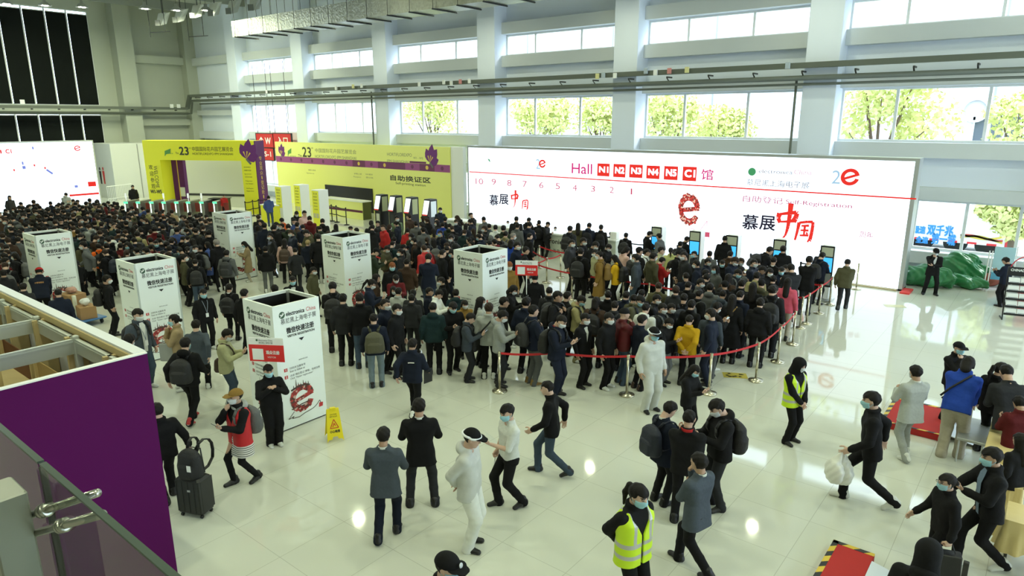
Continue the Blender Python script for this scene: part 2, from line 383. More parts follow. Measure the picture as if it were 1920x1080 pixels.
def make_hand(shape):
    """right hand, wrist at the origin, fingers +y, back of the hand +z, thumb on -x"""
    f = Field((-.10, -.05, -.11), (.07, .22, .05), .006)
    cu = {'relax': (14, 18, 12), 'grip': (48, 62, 40), 'fist': (68, 88, 60)}[shape]
    f.cone((0, -.03, 0), (0, .02, 0), .027, .028, 0, flat=((0, 0, 1), 1.35))
    f.cone((-.024, .055, 0), (.024, .052, 0), .023, .020, .02, flat=((0, 0, 1), 1.6)); f.cone((-.018, .03, -.002), (.016, .03, -.002), .024, .022, .02, flat=((0, 0, 1), 1.5))
    for i, (x, l, r) in enumerate(((-.030, .072, .0088), (-.010, .080, .0092), (.011, .074, .0088), (.030, .058, .008))):
        p = np.array([x, .082-abs(x+.008)*.25, .002]); a = 0.; sp = (x+.002)*1.6
        for j, q in enumerate((.45, .31, .24)):
            a += math.radians(cu[j]+i*4*(shape != 'relax')); n = p+l*q*np.array([math.sin(sp)*math.cos(a), math.cos(sp)*math.cos(a), -math.sin(a)])
            f.cone(p, n, r*(1-.06*j), r*(1-.06*(j+1)), .004 if j else .008); p = n
    p = np.array([-.028, .025, -.008])
    for d, l, r in (((-.62, .55, -.4), .045, .0125), ((-.25, .85, -.45) if shape == 'relax' else (.15, .75, -.62), .034, .0102), ((.0, .9, -.4) if shape == 'relax' else (.5, .62, -.6), .026, .009)):
        d = np.array(d); n = p+d/np.linalg.norm(d)*l; f.cone(p, n, r, r*.9, .008); p = n
    return f.mesh()
HANDS = {k: make_hand(k) for k in ('relax', 'grip', 'fist')}
def body_mesh(P, key, coarse, bare):
    h = .024 if coarse else .016
    lo = np.min([P[k] for k in P if np.ndim(P[k]) == 1 and k[:5] != 'shape'], axis=0)-.22; hi = np.max([P[k] for k in P if np.ndim(P[k]) == 1 and k[:5] != 'shape'], axis=0)+.2
    f = Field(lo, hi, h); R = P['R']
    f.trunk(P['pel'], R, [(-.10, .06, .085, -.01), (0, .075, .095, -.012), (.16, .062, .082, .0), (.34, .085, .09, .0), (.43, .12, .06, -.01), (.49, .03, .055, -.015)], 0)
    f.cone(P['neck']-R[:, 2]*.04, P['head']-P['Rh'][:, 2]*.09-P['Rh'][:, 1]*.03, .058, .054, .03)
    for s in 'RL':
        f.cone(P['sho'+s], P['elb'+s], .050, .040, .03); f.cone(P['elb'+s], P['wri'+s], .039, .027, .015)
        f.cone(P['hip'+s], P['knee'+s], .078, .052, .03); f.cone(P['knee'+s], P['ank'+s], .052, .036, .02)
        f.cone(P['ank'+s]+P['foot'+s] @ np.array([0, .0, -.035]), P['ank'+s]+P['foot'+s] @ np.array([0, .11, -.055]), .030, .024, .01)
    V, Q = f.mesh(); Vs = [V]; Qs = [Q]; mi = [np.zeros(len(Q), int)]; n = len(V)
    hv, hq, hm = HEAD; Vs.append(hv @ P['Rh'].T+P['head']); Qs.append(hq+n); mi.append(hm); n += len(hv)
    for s, sx in (('R', 1), ('L', -1)):
        hv, hq = HANDS[P['shape'+s]]; hv = hv*np.array([sx, 1, 1]); hq = hq if sx > 0 else hq[:, ::-1]
        Vs.append(hv @ P['hand'+s].T+P['wri'+s]); Qs.append(hq+n); mi.append(np.zeros(len(hq), int)); n += len(hv)
    return arr_mesh('body', np.concatenate(Vs), np.concatenate(Qs), [M_SKIN, M_EYE, M_LIP], np.concatenate(mi))
def jacket_mesh(P, kind, coarse):
    h = .022 if coarse else .0125
    R = P['R']; f = Field(np.min([P[k] for k in ('wriR', 'wriL', 'pel', 'elbR', 'elbL')], axis=0)-.34-(.5 if kind == 'coat' else 0), np.max([P[k] for k in ('wriR', 'wriL', 'neck', 'elbR', 'elbL', 'shoR')], axis=0)+.26, h)
    sh = [(.36, .104, .112, -.005), (.42, .135, .088, -.012), (.465, .105, .068, -.016), (.50, .04, .066, -.018), (.535, .018, .066, -.016)]
    lo = {'jacket': [(-.13, .083, .116, -.01), (-.02, .082, .118, -.008), (.16, .080, .112, 0)], 'hoodie': [(-.12, .078, .115, -.01), (-.10, .090, .128, -.01), (.02, .086, .122, -.005), (.16, .082, .115, 0)],
          'suit': [(-.20, .092, .118, -.015), (-.02, .080, .112, -.01), (.14, .066, .103, 0)], 'puffer': [(-.12, .085, .118, -.01), (-.02, .093, .135, -.008), (.16, .092, .133, 0)],
          'coat': [(-.50, .12, .155, .02), (-.2, .098, .135, .0), (0, .080, .116, -.008), (.15, .070, .107, 0)], 'shirt': [(-.06, .078, .112, -.01), (.02, .076, .108, -.006), (.16, .074, .104, 0)],
          'vest': [(-.14, .082, .120, -.01), (.16, .08, .118, 0)], 'cover': [(-.14, .09, .125, -.01), (.16, .088, .122, 0)]}[kind]
    cut = None
    if kind == 'suit': cut = lambda u, v, w: np.minimum(np.minimum(.055*np.clip((w-.10)/.36, 0, 1)-np.abs(u), v-.03), .47-w)
    if kind == 'open': pass
    f.trunk(P['pel'], R, lo+sh, 0, .006 if kind != 'suit' else .003, len(kind), cut)
    if kind == 'puffer':
        pass
    sl = {'puffer': 1.22, 'suit': .98, 'shirt': .92, 'cover': 1.12}.get(kind, 1.05)
    for s in 'RL':
        a, e, w = P['sho'+s], P['elb'+s], P['wri'+s]
        if kind == 'vest': continue
        f.cone(a, e, .068*sl, .055*sl, .035)
        if kind == 'shirt': continue
        w2 = w-(w-e)*.03; f.cone(e, w2, .056*sl, .043*sl, .02)
        if kind != 'suit':
            q = e*.5+a*.5; f.cone(e*.75+a*.25, e*.9+w*.1, .062*sl, .058*sl, .012); f.cone(w2*.85+e*.15, w2*.8+e*.2, .049*sl, .049*sl, .012)
    if kind in ('hoodie', 'cover'):
        f.ell(P['neck']+R @ np.array([0, -.075, .02]), R @ rotm('x', .5), (.115, .07, .085), .03); f.ell(P['neck']+R @ np.array([0, .03, .105]), I3, (.085, .11, .09), 0, neg=True)
    if kind == 'jacket' or kind == 'coat' or kind == 'puffer':
        f.ell(P['neck']+R @ np.array([0, .0, .045]), R, (.092, .092, .045), .02); f.ell(P['neck']+R @ np.array([0, .02, .10]), I3, (.078, .085, .06), 0, neg=True)
    V, Q = f.mesh(); return arr_mesh('jacket', V, Q, [M_DOWN if kind in ('puffer', 'cover') else M_CLOTH])
def trousers_mesh(P, kind, coarse):
    h = .022 if coarse else .0125
    pts = [P[k+s] for k in ('hip', 'knee', 'ank') for s in 'RL']
    f = Field(np.min(pts, axis=0)-.2, np.max(pts, axis=0)+.22, h); w = {'slim': .85, 'wide': 1.28, 'cover': 1.25, 'leg': .82}.get(kind, 1.0)
    ts = [(-.13, .075, .098, -.012), (-.06, .082, .106, -.014), (0, .078, .104, -.012), (.07, .072, .098, -.006), (.10, .07, .095, -.004)]
    if P['R'][1, 2] > .2: ts = ts[:2]+[(-.02, .074, .094, .0)]
    f.trunk(P['pel'], rotm('z', 0), ts, 0)
    f.trunk(P['pel'], P['R'], [(-.04, .068, .096, -.012), (.09, .058, .086, -.006)], .02)
    for s in 'RL':
        a, k, n = P['hip'+s], P['knee'+s], P['ank'+s]; n = n+(n-k)/np.linalg.norm(n-k)*.052
        f.cone(a+np.array([0, 0, -.04]), k, .092*max(w, .92), .066*w, .03)
        m = k*.5+n*.5; f.cone(k, m, .066*w, .060*w, .02); f.cone(m, n, .060*w, .057*w, .02)
        if kind != 'leg':
            q = n*.9+k*.1; f.cone(q, n, .062*w, .061*w, .012); f.cone(k*.95+n*.05, k*.9+n*.1, .071*w, .068*w, .012)
    V, Q = f.mesh(); return arr_mesh('trousers', V, Q, [M_DOWN if kind == 'cover' else M_CLOTH])
def skirt_mesh(P, top, bot, flare):
    f = Field(P['pel']-np.array([.32, .32, -bot+.05]), P['pel']+np.array([.32, .32, top+.05]), .014)
    f.trunk(P['pel'], I3, [(bot, .09*flare, .15*flare, 0), ((bot+top)/2, .088, .132, -.01), (top, .08, .12, -.01)], 0, .01)
    V, Q = f.mesh(); return arr_mesh('skirt', V, Q, [M_CLOTH])
def shirt_mesh(P):
    f = Field(P['pel']-.3, P['neck']+.2, .018)
    f.trunk(P['pel'], P['R'], [(-.02, .070, .097, -.008), (.16, .06, .090, 0), (.36, .094, .098, -.003), (.42, .11, .07, -.012), (.49, .02, .060, -.012), (.505, .012, .060, -.010)], 0)
    V, Q = f.mesh(); return arr_mesh('shirt', V, Q, [M_CLOTH])
# ---- things that sit on the head, in the head's frame
def _hair(kind):
    f = head_field(.009, .013)
    if kind in ('cap', 'beanie'): f = head_field(.009, .019 if kind == 'cap' else .022)
    X = f.ax[0][:, None, None]; Y = f.ax[1][None, :, None]; Z = f.ax[2][None, None, :]
    if kind == 'crop': f.F = f.F+.006
    z0 = {'short': .052, 'crop': .055, 'long': .058, 'tail': .058, 'bun': .058, 'bob': .04, 'cap': .042, 'beanie': .036, 'thin': .085, 'hood': .05}.get(kind, .052)
    low = {'short': -.055, 'crop': -.04, 'thin': -.03, 'cap': .02, 'beanie': .005}.get(kind, -.075)
    wig = .004*np.sin(70*X+30*Z)*np.sin(60*Y+40*Z) if kind not in ('cap', 'beanie', 'hood') else 0
    f.F = f.F+wig
    if kind in ('cap', 'beanie'): lim = z0-.0*Y-Z
    else: lim = np.where(Y > .035, z0-Z-.015*np.cos(X*30), np.where(Y > -.02, (low+.045)-Z+(Y+.02)*1.0, low-Z+.3*(Y+.1)*0))
    f.F = np.maximum(f.F, np.broadcast_to(lim, f.F.shape))
    V, Q = f.mesh(); parts = [(V, Q)]
    def more(g): parts.append(g.mesh())
    if kind in ('long', 'bob'):
        g = Field((-.12, -.17, -.42), (.12, .1, .09), .011); b = -.10 if kind == 'bob' else -.33
        g.cone((0, -.05, .03), (0, -.085, b), .085, .075, 0, flat=((0, 1, 0), 1.35))
        for s in (-1, 1): g.cone((s*.062, .0, .03), (s*.075, -.01, max(b+.06, -.17)), .034, .024, .03)
        g.ell((0, .065, -.03), I3, (.07, .085, .12), 0, neg=True); more(g)
    if kind == 'tail':
        g = Field((-.08, -.25, -.34), (.08, 0, .12), .010); g.cone((0, -.10, .05), (0, -.135, .04), .022, .03, 0); g.cone((0, -.135, .04), (0, -.165, -.08), .034, .032, .02); g.cone((0, -.165, -.08), (0, -.15, -.24), .032, .012, .02); more(g)
    if kind == 'bun':
        g = Field((-.06, -.19, -.08), (.06, -.04, .08), .010); g.ell((0, -.118, -.01), I3, (.042, .038, .04), 0); more(g)
    if kind == 'hood':
        g = head_field(.011, .028); g.cone((0, -.03, -.06), (0, -.03, -.17), .10, .115, .03); g.ell((0, .11, -.02), I3, (.062, .09, .085), 0, neg=True); parts = []; more(g)
    Vs, Qs, n = [], [], 0
    for v, q in parts: Vs.append(v); Qs.append(q+n); n += len(v)
    return arr_mesh({'cap': 'cap', 'beanie': 'beanie', 'hood': 'hood'}.get(kind, 'hair'), np.concatenate(Vs), np.concatenate(Qs), [M_CLOTH if kind in ('cap', 'beanie', 'hood') else M_HAIR])
HAIR = {}
def hair(k):
    if k not in HAIR: HAIR[k] = _hair(k)
    return HAIR[k]
def _brim():
    f = Field((-.11, .04, -.0), (.11, .24, .09), .008)
    f.cone((-.035, .09, .046), (.035, .09, .046), .065, .065, 0, flat=((0, 0, 1), 9)); f.cone((-.02, .15, .036), (.02, .15, .036), .058, .058, .02, flat=((0, 0, 1), 9))
    V, Q = f.mesh(); return arr_mesh('brim', V, Q, [M_CLOTH])
def _mask():
    f = head_field(.007, .010); f.cone((0, .086, .0), (0, .098, -.035), .012, .028, .03)
    X = f.ax[0][:, None, None]; Y = f.ax[1][None, :, None]; Z = f.ax[2][None, None, :]
    lim = np.maximum(np.maximum(Z+.004+.10*np.abs(X), -.10-Z), np.maximum(.028-Y, -1+0*X)); f.F = np.maximum(f.F, np.broadcast_to(lim, f.F.shape))
    f.F = f.F+.0015*np.sin(400*Z)*(Y > .06)
    for s in (-1, 1): f.cone((s*.066, .03, -.014), (s*.086, -.012, .012), .0045, .0045, 0); f.cone((s*.062, .03, -.075), (s*.084, -.014, -.014), .0045, .0045, 0)
    V, Q = f.mesh(); return arr_mesh('face_mask', V, Q, [M_MASK])
def _shoe(sole=True):
    f = Field((-.06, -.10, -.09), (.06, .21, .06), .009)
    f.cone((0, -.045, -.045), (0, .03, -.04), .040, .044, 0); f.cone((0, .03, -.04), (0, .135, -.055), .045, .038, .03, flat=((0, 0, 1), 1.15)); f.cone((0, -.03, -.03), (0, -.022, .03), .042, .046, .03)
    Z = f.ax[2][None, None, :]; f.F = np.maximum(f.F, np.broadcast_to(-.080-Z, f.F.shape))
    V, Q = f.mesh(); c = V[Q].mean(1); return arr_mesh('shoe', V, Q, [M_SHOE, M_SOLE], (c[:, 2] < -.062).astype(int))
BRIM, MASK, SHOE = _brim(), _mask(), _shoe()
SHOED = SHOE.copy(); SHOED.materials[1] = mat('dark_sole', (.02, .02, .02), .7)
def _collar():
    f = Field((-.12, -.13, -.06), (.12, .14, .10), .009); f.cone((0, -.012, -.01), (0, -.014, .045), .068, .064, 0); f.cone((0, -.012, -.04), (0, -.012, .10), .062, .058, 0)
    g = Field((-.12, -.13, -.06), (.12, .14, .10), .009); g.cone((0, -.013, -.05), (0, -.011, .12), .054, .056, 0); f.F = np.maximum(f.F, -g.F)
    Z = f.ax[2][None, None, :]; Y = f.ax[1][None, :, None]; X = f.ax[0][:, None, None]
    f.F = np.maximum(f.F, np.broadcast_to(np.maximum(np.maximum(Z-.052+.35*np.maximum(Y+.03, 0), .016-Z), np.minimum(.012-np.abs(X), Y-.02)), f.F.shape)); V, Q = f.mesh(); return arr_mesh('shirt_collar', V, Q, [M_CLOTH])
COLLAR = _collar()
def m4(R, t, s=1.):
    return Matrix(((R[0, 0]*s, R[0, 1]*s, R[0, 2]*s, t[0]), (R[1, 0]*s, R[1, 1]*s, R[1, 2]*s, t[1]), (R[2, 0]*s, R[2, 1]*s, R[2, 2]*s, t[2]), (0, 0, 0, 1)))
PO = {}; BODY = {}; JACK = {}; TROU = {}; SHIRT = {}
def get_pose(n):
    if n not in PO: PO[n] = pose(**POSES[n])
    return PO[n]
def cached(D, k, fn):
    if k not in D: D[k] = fn()
    return D[k]
CL = dict(black=(.0075, .0075, .0085), navy=(.010, .014, .028), charcoal=(.022, .023, .026), gray=(.10, .105, .105), lgray=(.34, .36, .34), olive=(.075, .072, .038), khaki=(.30, .27, .13), tan=(.36, .27, .15), brown=(.055, .032, .02), ochre=(.22, .13, .03),
          maroon=(.11, .012, .014), red=(.42, .02, .02), mustard=(.55, .32, .012), white=(.68, .70, .66), blue=(.045, .075, .22), royal=(.015, .05, .30), pink=(.50, .08, .12), rose=(.55, .36, .32), green=(.14, .20, .11), teal=(.012, .030, .033), denim=(.05, .075, .11), ldenim=(.16, .21, .24), slate=(.055, .068, .085), cream=(.42, .42, .24), beige=(.45, .41, .32), orange=(.70, .12, .015), lime=(.48, .50, .20), sky=(.20, .33, .42), dgreen=(.02, .03, .018), lime2=(.55, .75, .02))
CN = dict(lgray='light gray', ldenim='pale denim', sky='pale blue', dgreen='dark green', lime='pale lime', royal='bright blue', slate='slate gray', rose='pale pink', lime2='yellow-green', charcoal='dark gray', denim='denim blue')
JN = dict(jacket='jacket', hoodie='hooded jacket', suit='suit jacket', puffer='padded jacket', coat='long coat', shirt='shirt', vest='vest', cover='protective coverall')
HN = dict(long='long dark hair', tail='ponytail', bun='hair bun', bob='bobbed hair', cap='cap', beanie='knit hat', thin='thinning hair', hood='hood up')
HC_ = dict(b=(.010, .008, .007), d=(.028, .016, .010), g=(.22, .20, .18), o=(.22, .07, .02), y=(.30, .22, .10))
# ================================================================ the hall
M_WALL = mat('wall_paint', '#aeb3a4', .8, var=.03, bscale=.6); M_WALLW = mat('window_wall_paint', '#dfe7f2', .7); M_BEAM = mat('concrete_paint', '#c9cfd0', .8)  # white window wall, with the light's bluish cast put into its colour
M_ALU = mat('aluminium', '#c4c7c6', .35, .6); M_STEEL = mat('stainless_steel', '#c8c6bd', .22, 1.); M_DARK = mat('dark_metal', '#2b2d2c', .5); M_WHITE = mat('white_laminate', '#eef0ec', .4)
M_FRAME = mat('window_frame', '#dfe3e2', .45); M_PANE = glassmat('window_pane', (.96, .98, 1)); M_TRAY = mat('cable_tray_zinc', '#5e645a', .6, .1); M_BLACK = mat('black_paint', '#0e0e0f', .45)
def floor_material():
    m = bpy.data.materials.new('polished_floor_tile'); m.use_nodes = True; nt = m.node_tree; N = nt.nodes; L = nt.links; b = N['Principled BSDF']
    g = N.new('ShaderNodeNewGeometry'); br = N.new('ShaderNodeTexBrick'); br.offset = 0; br.inputs['Scale'].default_value = 1; br.inputs['Mortar Size'].default_value = .0045; br.inputs['Mortar Smooth'].default_value = .2
    br.inputs['Brick Width'].default_value = 1.08; br.inputs['Row Height'].default_value = 1.08
    br.inputs['Color1'].default_value = (*lin('#d3d5c9'), 1); br.inputs['Color2'].default_value = (*lin('#d0d3c6'), 1); br.inputs['Mortar'].default_value = (*lin('#b4b6a8'), 1)
    L.new(g.outputs['Position'], br.inputs['Vector']); 
    nz = N.new('ShaderNodeTexNoise'); nz.inputs['Scale'].default_value = 1.3; nz.inputs['Detail'].default_value = 4; L.new(g.outputs['Position'], nz.inputs['Vector'])
    mr = N.new('ShaderNodeMapRange'); mr.inputs[3].default_value = .03; mr.inputs[4].default_value = .07; L.new(nz.outputs['Fac'], mr.inputs[0]); L.new(mr.outputs[0], b.inputs['Roughness'])
    L.new(br.outputs['Color'], b.inputs['Base Color']); b.inputs['Specular IOR Level'].default_value = .55
    nb = N.new('ShaderNodeTexNoise'); nb.inputs['Scale'].default_value = .9; L.new(g.outputs['Position'], nb.inputs['Vector']); bp = N.new('ShaderNodeBump'); bp.inputs['Strength'].default_value = .012; bp.inputs['Distance'].default_value = .05
    L.new(nb.outputs['Fac'], bp.inputs['Height']); L.new(bp.outputs[0], b.inputs['Normal']); return m
struct('floor', MB().box(-59.4, 14, -22, 30.3, -.3, 0), floor_material())
XB, YW = -59., 30.
PIL = [-51.47, -42.99, -34.37, -25.73, -17.2, -8.54, .1, 8.7]; PW = 1.25; CEIL = 14.8
struct('wall_left', MB().box(-59.4, 14.3, -22.3, -22, 0, CEIL), M_WALL); struct('wall_front', MB().box(14, 14.3, -22, 5, 0, CEIL).box(14, 14.3, 5, 30.3, 0, .4).box(14, 14.3, 5, 30.3, 9.5, CEIL).box(14, 14.3, 29.3, 30.3, .4, 9.5), M_WALL)  # front wall is unseen; its opening is added for bluish daylight from the right
struct('ceiling', MB().box(-59.4, 14, -22, 30.3, CEIL, CEIL+.3), mat('ceiling_paint', '#b9bdb4', .9))
cb = MB()
for x in range(-56, 14, 6): cb.beam((x, -22, CEIL-.35), (x, 30, CEIL-.35), .25, .7)
for y in range(-18, 30, 6): cb.beam((-59, y, CEIL-.2), (14, y, CEIL-.2), .18, .4)
struct('ceiling_beams', cb, mat('ceiling_steel', '#8f948c', .6))
# window wall (y = 30): solid bands between the window rows, ledges, pillars
BANDS = [(.93, 2.81), (4.95, 6.95), (9.15, 10.2)]
wb = MB(); zz = 0
for a, b in BANDS: wb.box(-51.47, 14, YW, YW+.3, zz, a); zz = b
wb.box(-51.47, 14, YW, YW+.3, zz, CEIL); wb.box(XB-.4, -51.47, YW, YW+.3, 0, CEIL)
struct('wall_right', wb, M_WALLW)
lb = MB()
for i, x in enumerate(PIL[:-1]):
    x0, x1 = x+PW, PIL[i+1]
    for a, b, d in ((4.38, 4.93, .42), (6.97, 7.5, .42), (8.55, 9.13, .42), (10.22, 10.8, .42), (.44, .90, .5), (2.85, 3.3, .4)): lb.box(x0, x1, YW-d, YW, a, b)
for a, b in ((10.2, 10.8), (6.2, 6.6), (4.3, 4.9)): lb.box(XB, PIL[0], YW-.4, YW, a, b)
struct('trim_1', lb, M_BEAM)['label'] = 'pale concrete ledges above and below the window rows'
for i, x in enumerate(PIL):
    struct('pillar', MB().bbox(x, x+PW, YW-1, YW+.1, 0, CEIL, .02), M_WALLW)
WN = [0]
def window(x0, x1, z0, z1, mull, ax='y', pos=YW, parent=None):
    WN[0] += 1; f = MB(); t = .07
    def bx(a, b, c, d, dy0=.02, dy1=.14):
        if ax == 'y': f.box(a, b, pos+dy0, pos+dy1, c, d)
        else: f.box(pos-dy1, pos-dy0, a, b, c, d)
    bx(x0, x1, z0, z0+t); bx(x0, x1, z1-t, z1); bx(x0, x0+t, z0+t, z1-t); bx(x1-t, x1, z0+t, z1-t)
    for q in mull: bx(q-.05, q+.05, z0+t, z1-t, .03, .13)
    o = struct('window_%d' % WN[0], f, M_FRAME)
    g = MB()
    if ax == 'y': g.box(x0+t, x1-t, pos+.07, pos+.085, z0+t, z1-t)
    else: g.box(pos-.085, pos-.07, x0+t, x1-t, z0+t, z1-t)
    g.build('pane', M_PANE, o); return o
for i, x in enumerate(PIL[:-1]):
    x0, x1 = x+PW, PIL[i+1]; w = x1-x0; mu = [x0+w*.265, x0+w*.66]
    for k, (a, b) in enumerate(BANDS): window(x0, x1, a, b, mu if k else [x0+w*.30, x0+w*.42, x0+w*.64, x0+w*.86])
window(5, 29.3, .4, 9.5, [5+k*2.7 for k in range(1, 9)], 'x', 14.2)  # unseen glazing, added to let bluish daylight in from the right
# back wall (x = -59) with the tall blind-covered glazing
bw = MB(); y0, y1 = 4.0, 22.4
for a, b in ((0, 1.6), (6.3, 6.95), (13.75, CEIL)): bw.box(XB-.3, XB, y0, y1, a, b)
bw.box(XB-.3, XB, y1, YW+.3, 0, CEIL); bw.box(XB-.3, XB, -22, y0, 0, CEIL)
struct('wall_back', bw, M_WALL)
bc = MB(); bc.box(XB, XB+1.1, 23.75, 25.0, 0, CEIL); bc.box(XB, XB+.5, 25.0, YW, 10.25, 10.85); bc.box(XB, XB+.5, 25, YW, 5.4, 5.9); bc.box(XB, XB+.9, 29.1, YW, 0, CEIL)
struct('trim_2', bc, M_WALL)['label'] = 'pale column and beams on the back wall'
ys = [y1-1.42*k for k in range(14) if y1-1.42*k >= y0]
window(y0, y1, 6.95, 13.75, ys[1:], 'x', XB); window(y0, y1, 1.6, 6.3, ys[1:], 'x', XB)
M_BLIND = mat('blind_fabric', '#1c1f1d', .95, var=.15, bscale=.5, spec=.05)
for zlo, zhi, tg in ((6.98, 13.45, 'upper'), (1.7, 6.15, 'lower')):
    vis = [q for q in range(len(ys)-1) if ys[q] > 15.2]
    for k in vis:
        b = MB(); a0, a1 = ys[k]-.06, ys[k+1]+.06; n = 8; z_ = np.linspace(zlo, zhi, 9)
        for j in range(8): b.box(XB-.005, XB+.012+.004*(j % 2), a1, a0, z_[j], z_[j+1])
        o = empty('roller_blind', (0, 0, 0), 0, 'dark roller blind on the %s glazing of the back wall, %s from the column' % (tg, ['nearest', 'second', 'third', 'fourth', 'fifth', 'sixth'][k]), 'blind', 'dark blinds on the back wall')
        b.build('fabric', M_BLIND, o); MB().tube([(XB+.05, a1, zhi+.03), (XB+.05, a0, zhi+.03)], .035).build('roller', M_ALU, o); MB().box(XB+.0, XB+.03, a1, a0, zlo-.05, zlo).build('bottom_bar', M_ALU, o)
# service block with the toilets, under the blinds
P1 = PXp(205, 270, -55.2); P0 = PXp(270, 268, -55.2)
sv = MB(); sv.box(XB, -55.2, P1[1], YW-.02, 0, P1[2]); struct('wall_partition', sv, mat('partition_paint', '#cdd0c8', .7))
sj = MB()
for y in (P1[1]+1.9, P1[1]+3.2): sj.box(-55.2, -55.17, y, y+.05, 0, P1[2]-.05)
struct('trim_3', sj, mat('joint_grey', '#8b8e88', .7))
# ---------------------------------------------------------------- outdoors
M_LEAF = mat('leaf', '#d9de8e', .6, var=.3, bscale=1.5); M_BARK = mat('bark', '#6b5a48', .9)
struct('ground_outside', MB().box(-120, 80, 30.31, 110, -.35, -.15), mat('paving', '#bdbdb8', .9))
def cladding():
    m = bpy.data.materials.new('ribbed_cladding'); m.use_nodes = True; nt = m.node_tree; N = nt.nodes; L = nt.links; b = N['Principled BSDF']
    g = N.new('ShaderNodeNewGeometry'); w = N.new('ShaderNodeTexWave'); w.bands_direction = 'Z'; w.inputs['Scale'].default_value = .95; L.new(g.outputs['Position'], w.inputs['Vector'])
    r = N.new('ShaderNodeValToRGB'); r.color_ramp.elements[0].color = (.60, .61, .64, 1); r.color_ramp.elements[1].color = (.80, .81, .84, 1); r.color_ramp.elements[1].position = .25; L.new(w.outputs['Fac'], r.inputs[0]); L.new(r.outputs[0], b.inputs['Base Color']); b.inputs['Roughness'].default_value = .6; return m
M_CLAD = cladding(); M_DGL = mat('tinted_glazing', '#59626a', .15)
hb = empty('exhibition_hall', (0, 52, 0), 0, 'white ribbed exhibition hall across the street behind the trees', 'building')
MB().box(-115, 70, 0, 12, -.2, 17).build('wall', M_CLAD, hb)
pb = MB()
for x in range(-112, 70, 9): pb.box(x, x+.12, -.06, 0, 0, 17)
pb.build('joint', mat('joint_dark', '#9a9ca0', .7), hb)
for x in (-7.5, -4.8, -1.9, -34): MB().lathe([(.75, 0), (.75, .25), (.6, .25), (.6, .1)], (x, 0, 8.6 if x != -4.8 else 6.3), 20, (0, -1, 0)).build('vent', mat('vent_grey', '#c2c4c6', .6), hb)
for x0, x1 in ((-4.8, -2.4),): 
    w = MB().box(x0, x1, -.05, 0, 4.0, 5.9).build('window', M_DGL, hb); fm = MB()
    for q in np.arange(x0, x1+.1, max((x1-x0)/6, .8)): fm.box(q-.06, q+.06, -.1, -.04, 4.0, 5.9)
    fm.build('mullion', M_FRAME, w)
rg = random.Random(3)
def tree(name, x, y, z, r, hgt, n, label):
    o = empty(name, (x, y, -.15), 0, label, 'tree', 'trees outside the windows'); b = MB(); b.smooth = True
    b.tube([(0, 0, 0), (.05, .02, hgt*.3), (0, .05, hgt*.55)], [.16, .13, .10]); 
    blobs = []
    for k in range(9):
        a = k*2.4; q = r*(.35+.4*rg.random()); p = Vector((math.cos(a)*q, math.sin(a)*q*.8, z+(rg.random()-.45)*r*1.2)); blobs.append((p, r*(.38+.2*rg.random())))
        b.tube([(0, .05, hgt*.5), p*.5+Vector((0, 0, hgt*.25)), p], [.08, .05, .02], 5)
    b.build('trunk', M_BARK, o); f = MB()
    for k in range(n):
        p, q = blobs[rg.randrange(len(blobs))]; d = Vector((rg.gauss(0, 1), rg.gauss(0, 1), rg.gauss(0, 1))).normalized(); c = p+d*q*(.55+.5*rg.random()); s = .10+.08*rg.random()
        e1 = Vector((rg.gauss(0, 1), rg.gauss(0, 1), rg.gauss(0, 1))).normalized(); e2 = d.cross(e1).normalized()
        f.quad(c-e1*s, c+e2*s*.6, c+e1*s, c-e2*s*.6)
    f.build('crown', M_LEAF, o); return o
def at(px, py, Y): return PYp(px, py, Y)
for nm, px, py, Y, r, n, lab in (('tree', 810, 212, 40, 2.9, 3600, 'yellow-green tree behind the window left of the third pillar from the white screen'), ('tree', 1012, 218, 40, 2.6, 3200, 'yellow-green tree filling the window above the left half of the white screen'),
      ('tree', 1125, 215, 44, 2.2, 2400, 'smaller yellow-green tree beside the pillar above the white screen'), ('tree', 1250, 240, 38, 2.1, 2600, 'low pale tree behind the window above the hall numbers'), ('tree', 1355, 238, 42.5, 2.0, 2200, 'pale tree next to the vertical pipe above the screen'),
      ('tree', 1655, 205, 37, 2.8, 3600, 'large yellow-green tree with visible branches behind the window at upper right'), ('tree', 1925, 235, 42, 1.9, 1800, 'orange-tinged tree cut by the right edge in the upper window'), ('tree', 1905, 392, 34.0, 1.3, 2000, 'small yellow-green tree outside the ground window behind the newspaper rack')):
    p = at(px, py, Y); tree(nm, p[0], Y, p[2]+.15, r, p[2]+.6, n, lab)
# truck parked outside the ground windows
TY = 36.; a = at(1640, 470, TY); b_ = at(1886, 470, TY); x0, x1 = a[0], b_[0]; zt = at(1760, 383, TY)[2]; zb = at(1760, 452, TY)[2]
tr = empty('truck', (x0, TY, 0), 0, 'white box truck with blue lettering parked outside the ground window', 'truck')
MB().bbox(0, x1-x0, 0, 2.4, zb, zt, .04).build('cargo_box', mat('truck_white', '#eef0f0', .4), tr)
mb = MB(); Lx = x1-x0
for k in range(14): mb.m(k % 2).box(Lx*k/14, Lx*(k+1)/14, -.012, 0, zb-.0, zb+.09)
mb.build('reflective_strip', [mat('red_strip', '#d8262c', .5), M_WHITE], tr)
mb = MB(); T = panel((0, -.015, 0), (1, 0, 0), (0, 0, 1)); TXT = mat('truck_blue', '#2d8fd6', .5)
def tb(px, py): q = at(px, py, TY); return q[0]-x0, q[2]
for s, (c0, c1) in (('极速', ((1712, 437), (1735, 425))), ('双千兆', ((1737, 440), (1788, 425))), ('全速', ((1716, 455), (1740, 445))), ('第一城', ((1745, 457), (1792, 441)))):
    u0, v0 = tb(*c0); u1, v1 = tb(*c1); text(mb, s, u0, v0, u1, v1, T, .004, bold=.03)
mb.build('lettering', TXT, tr)
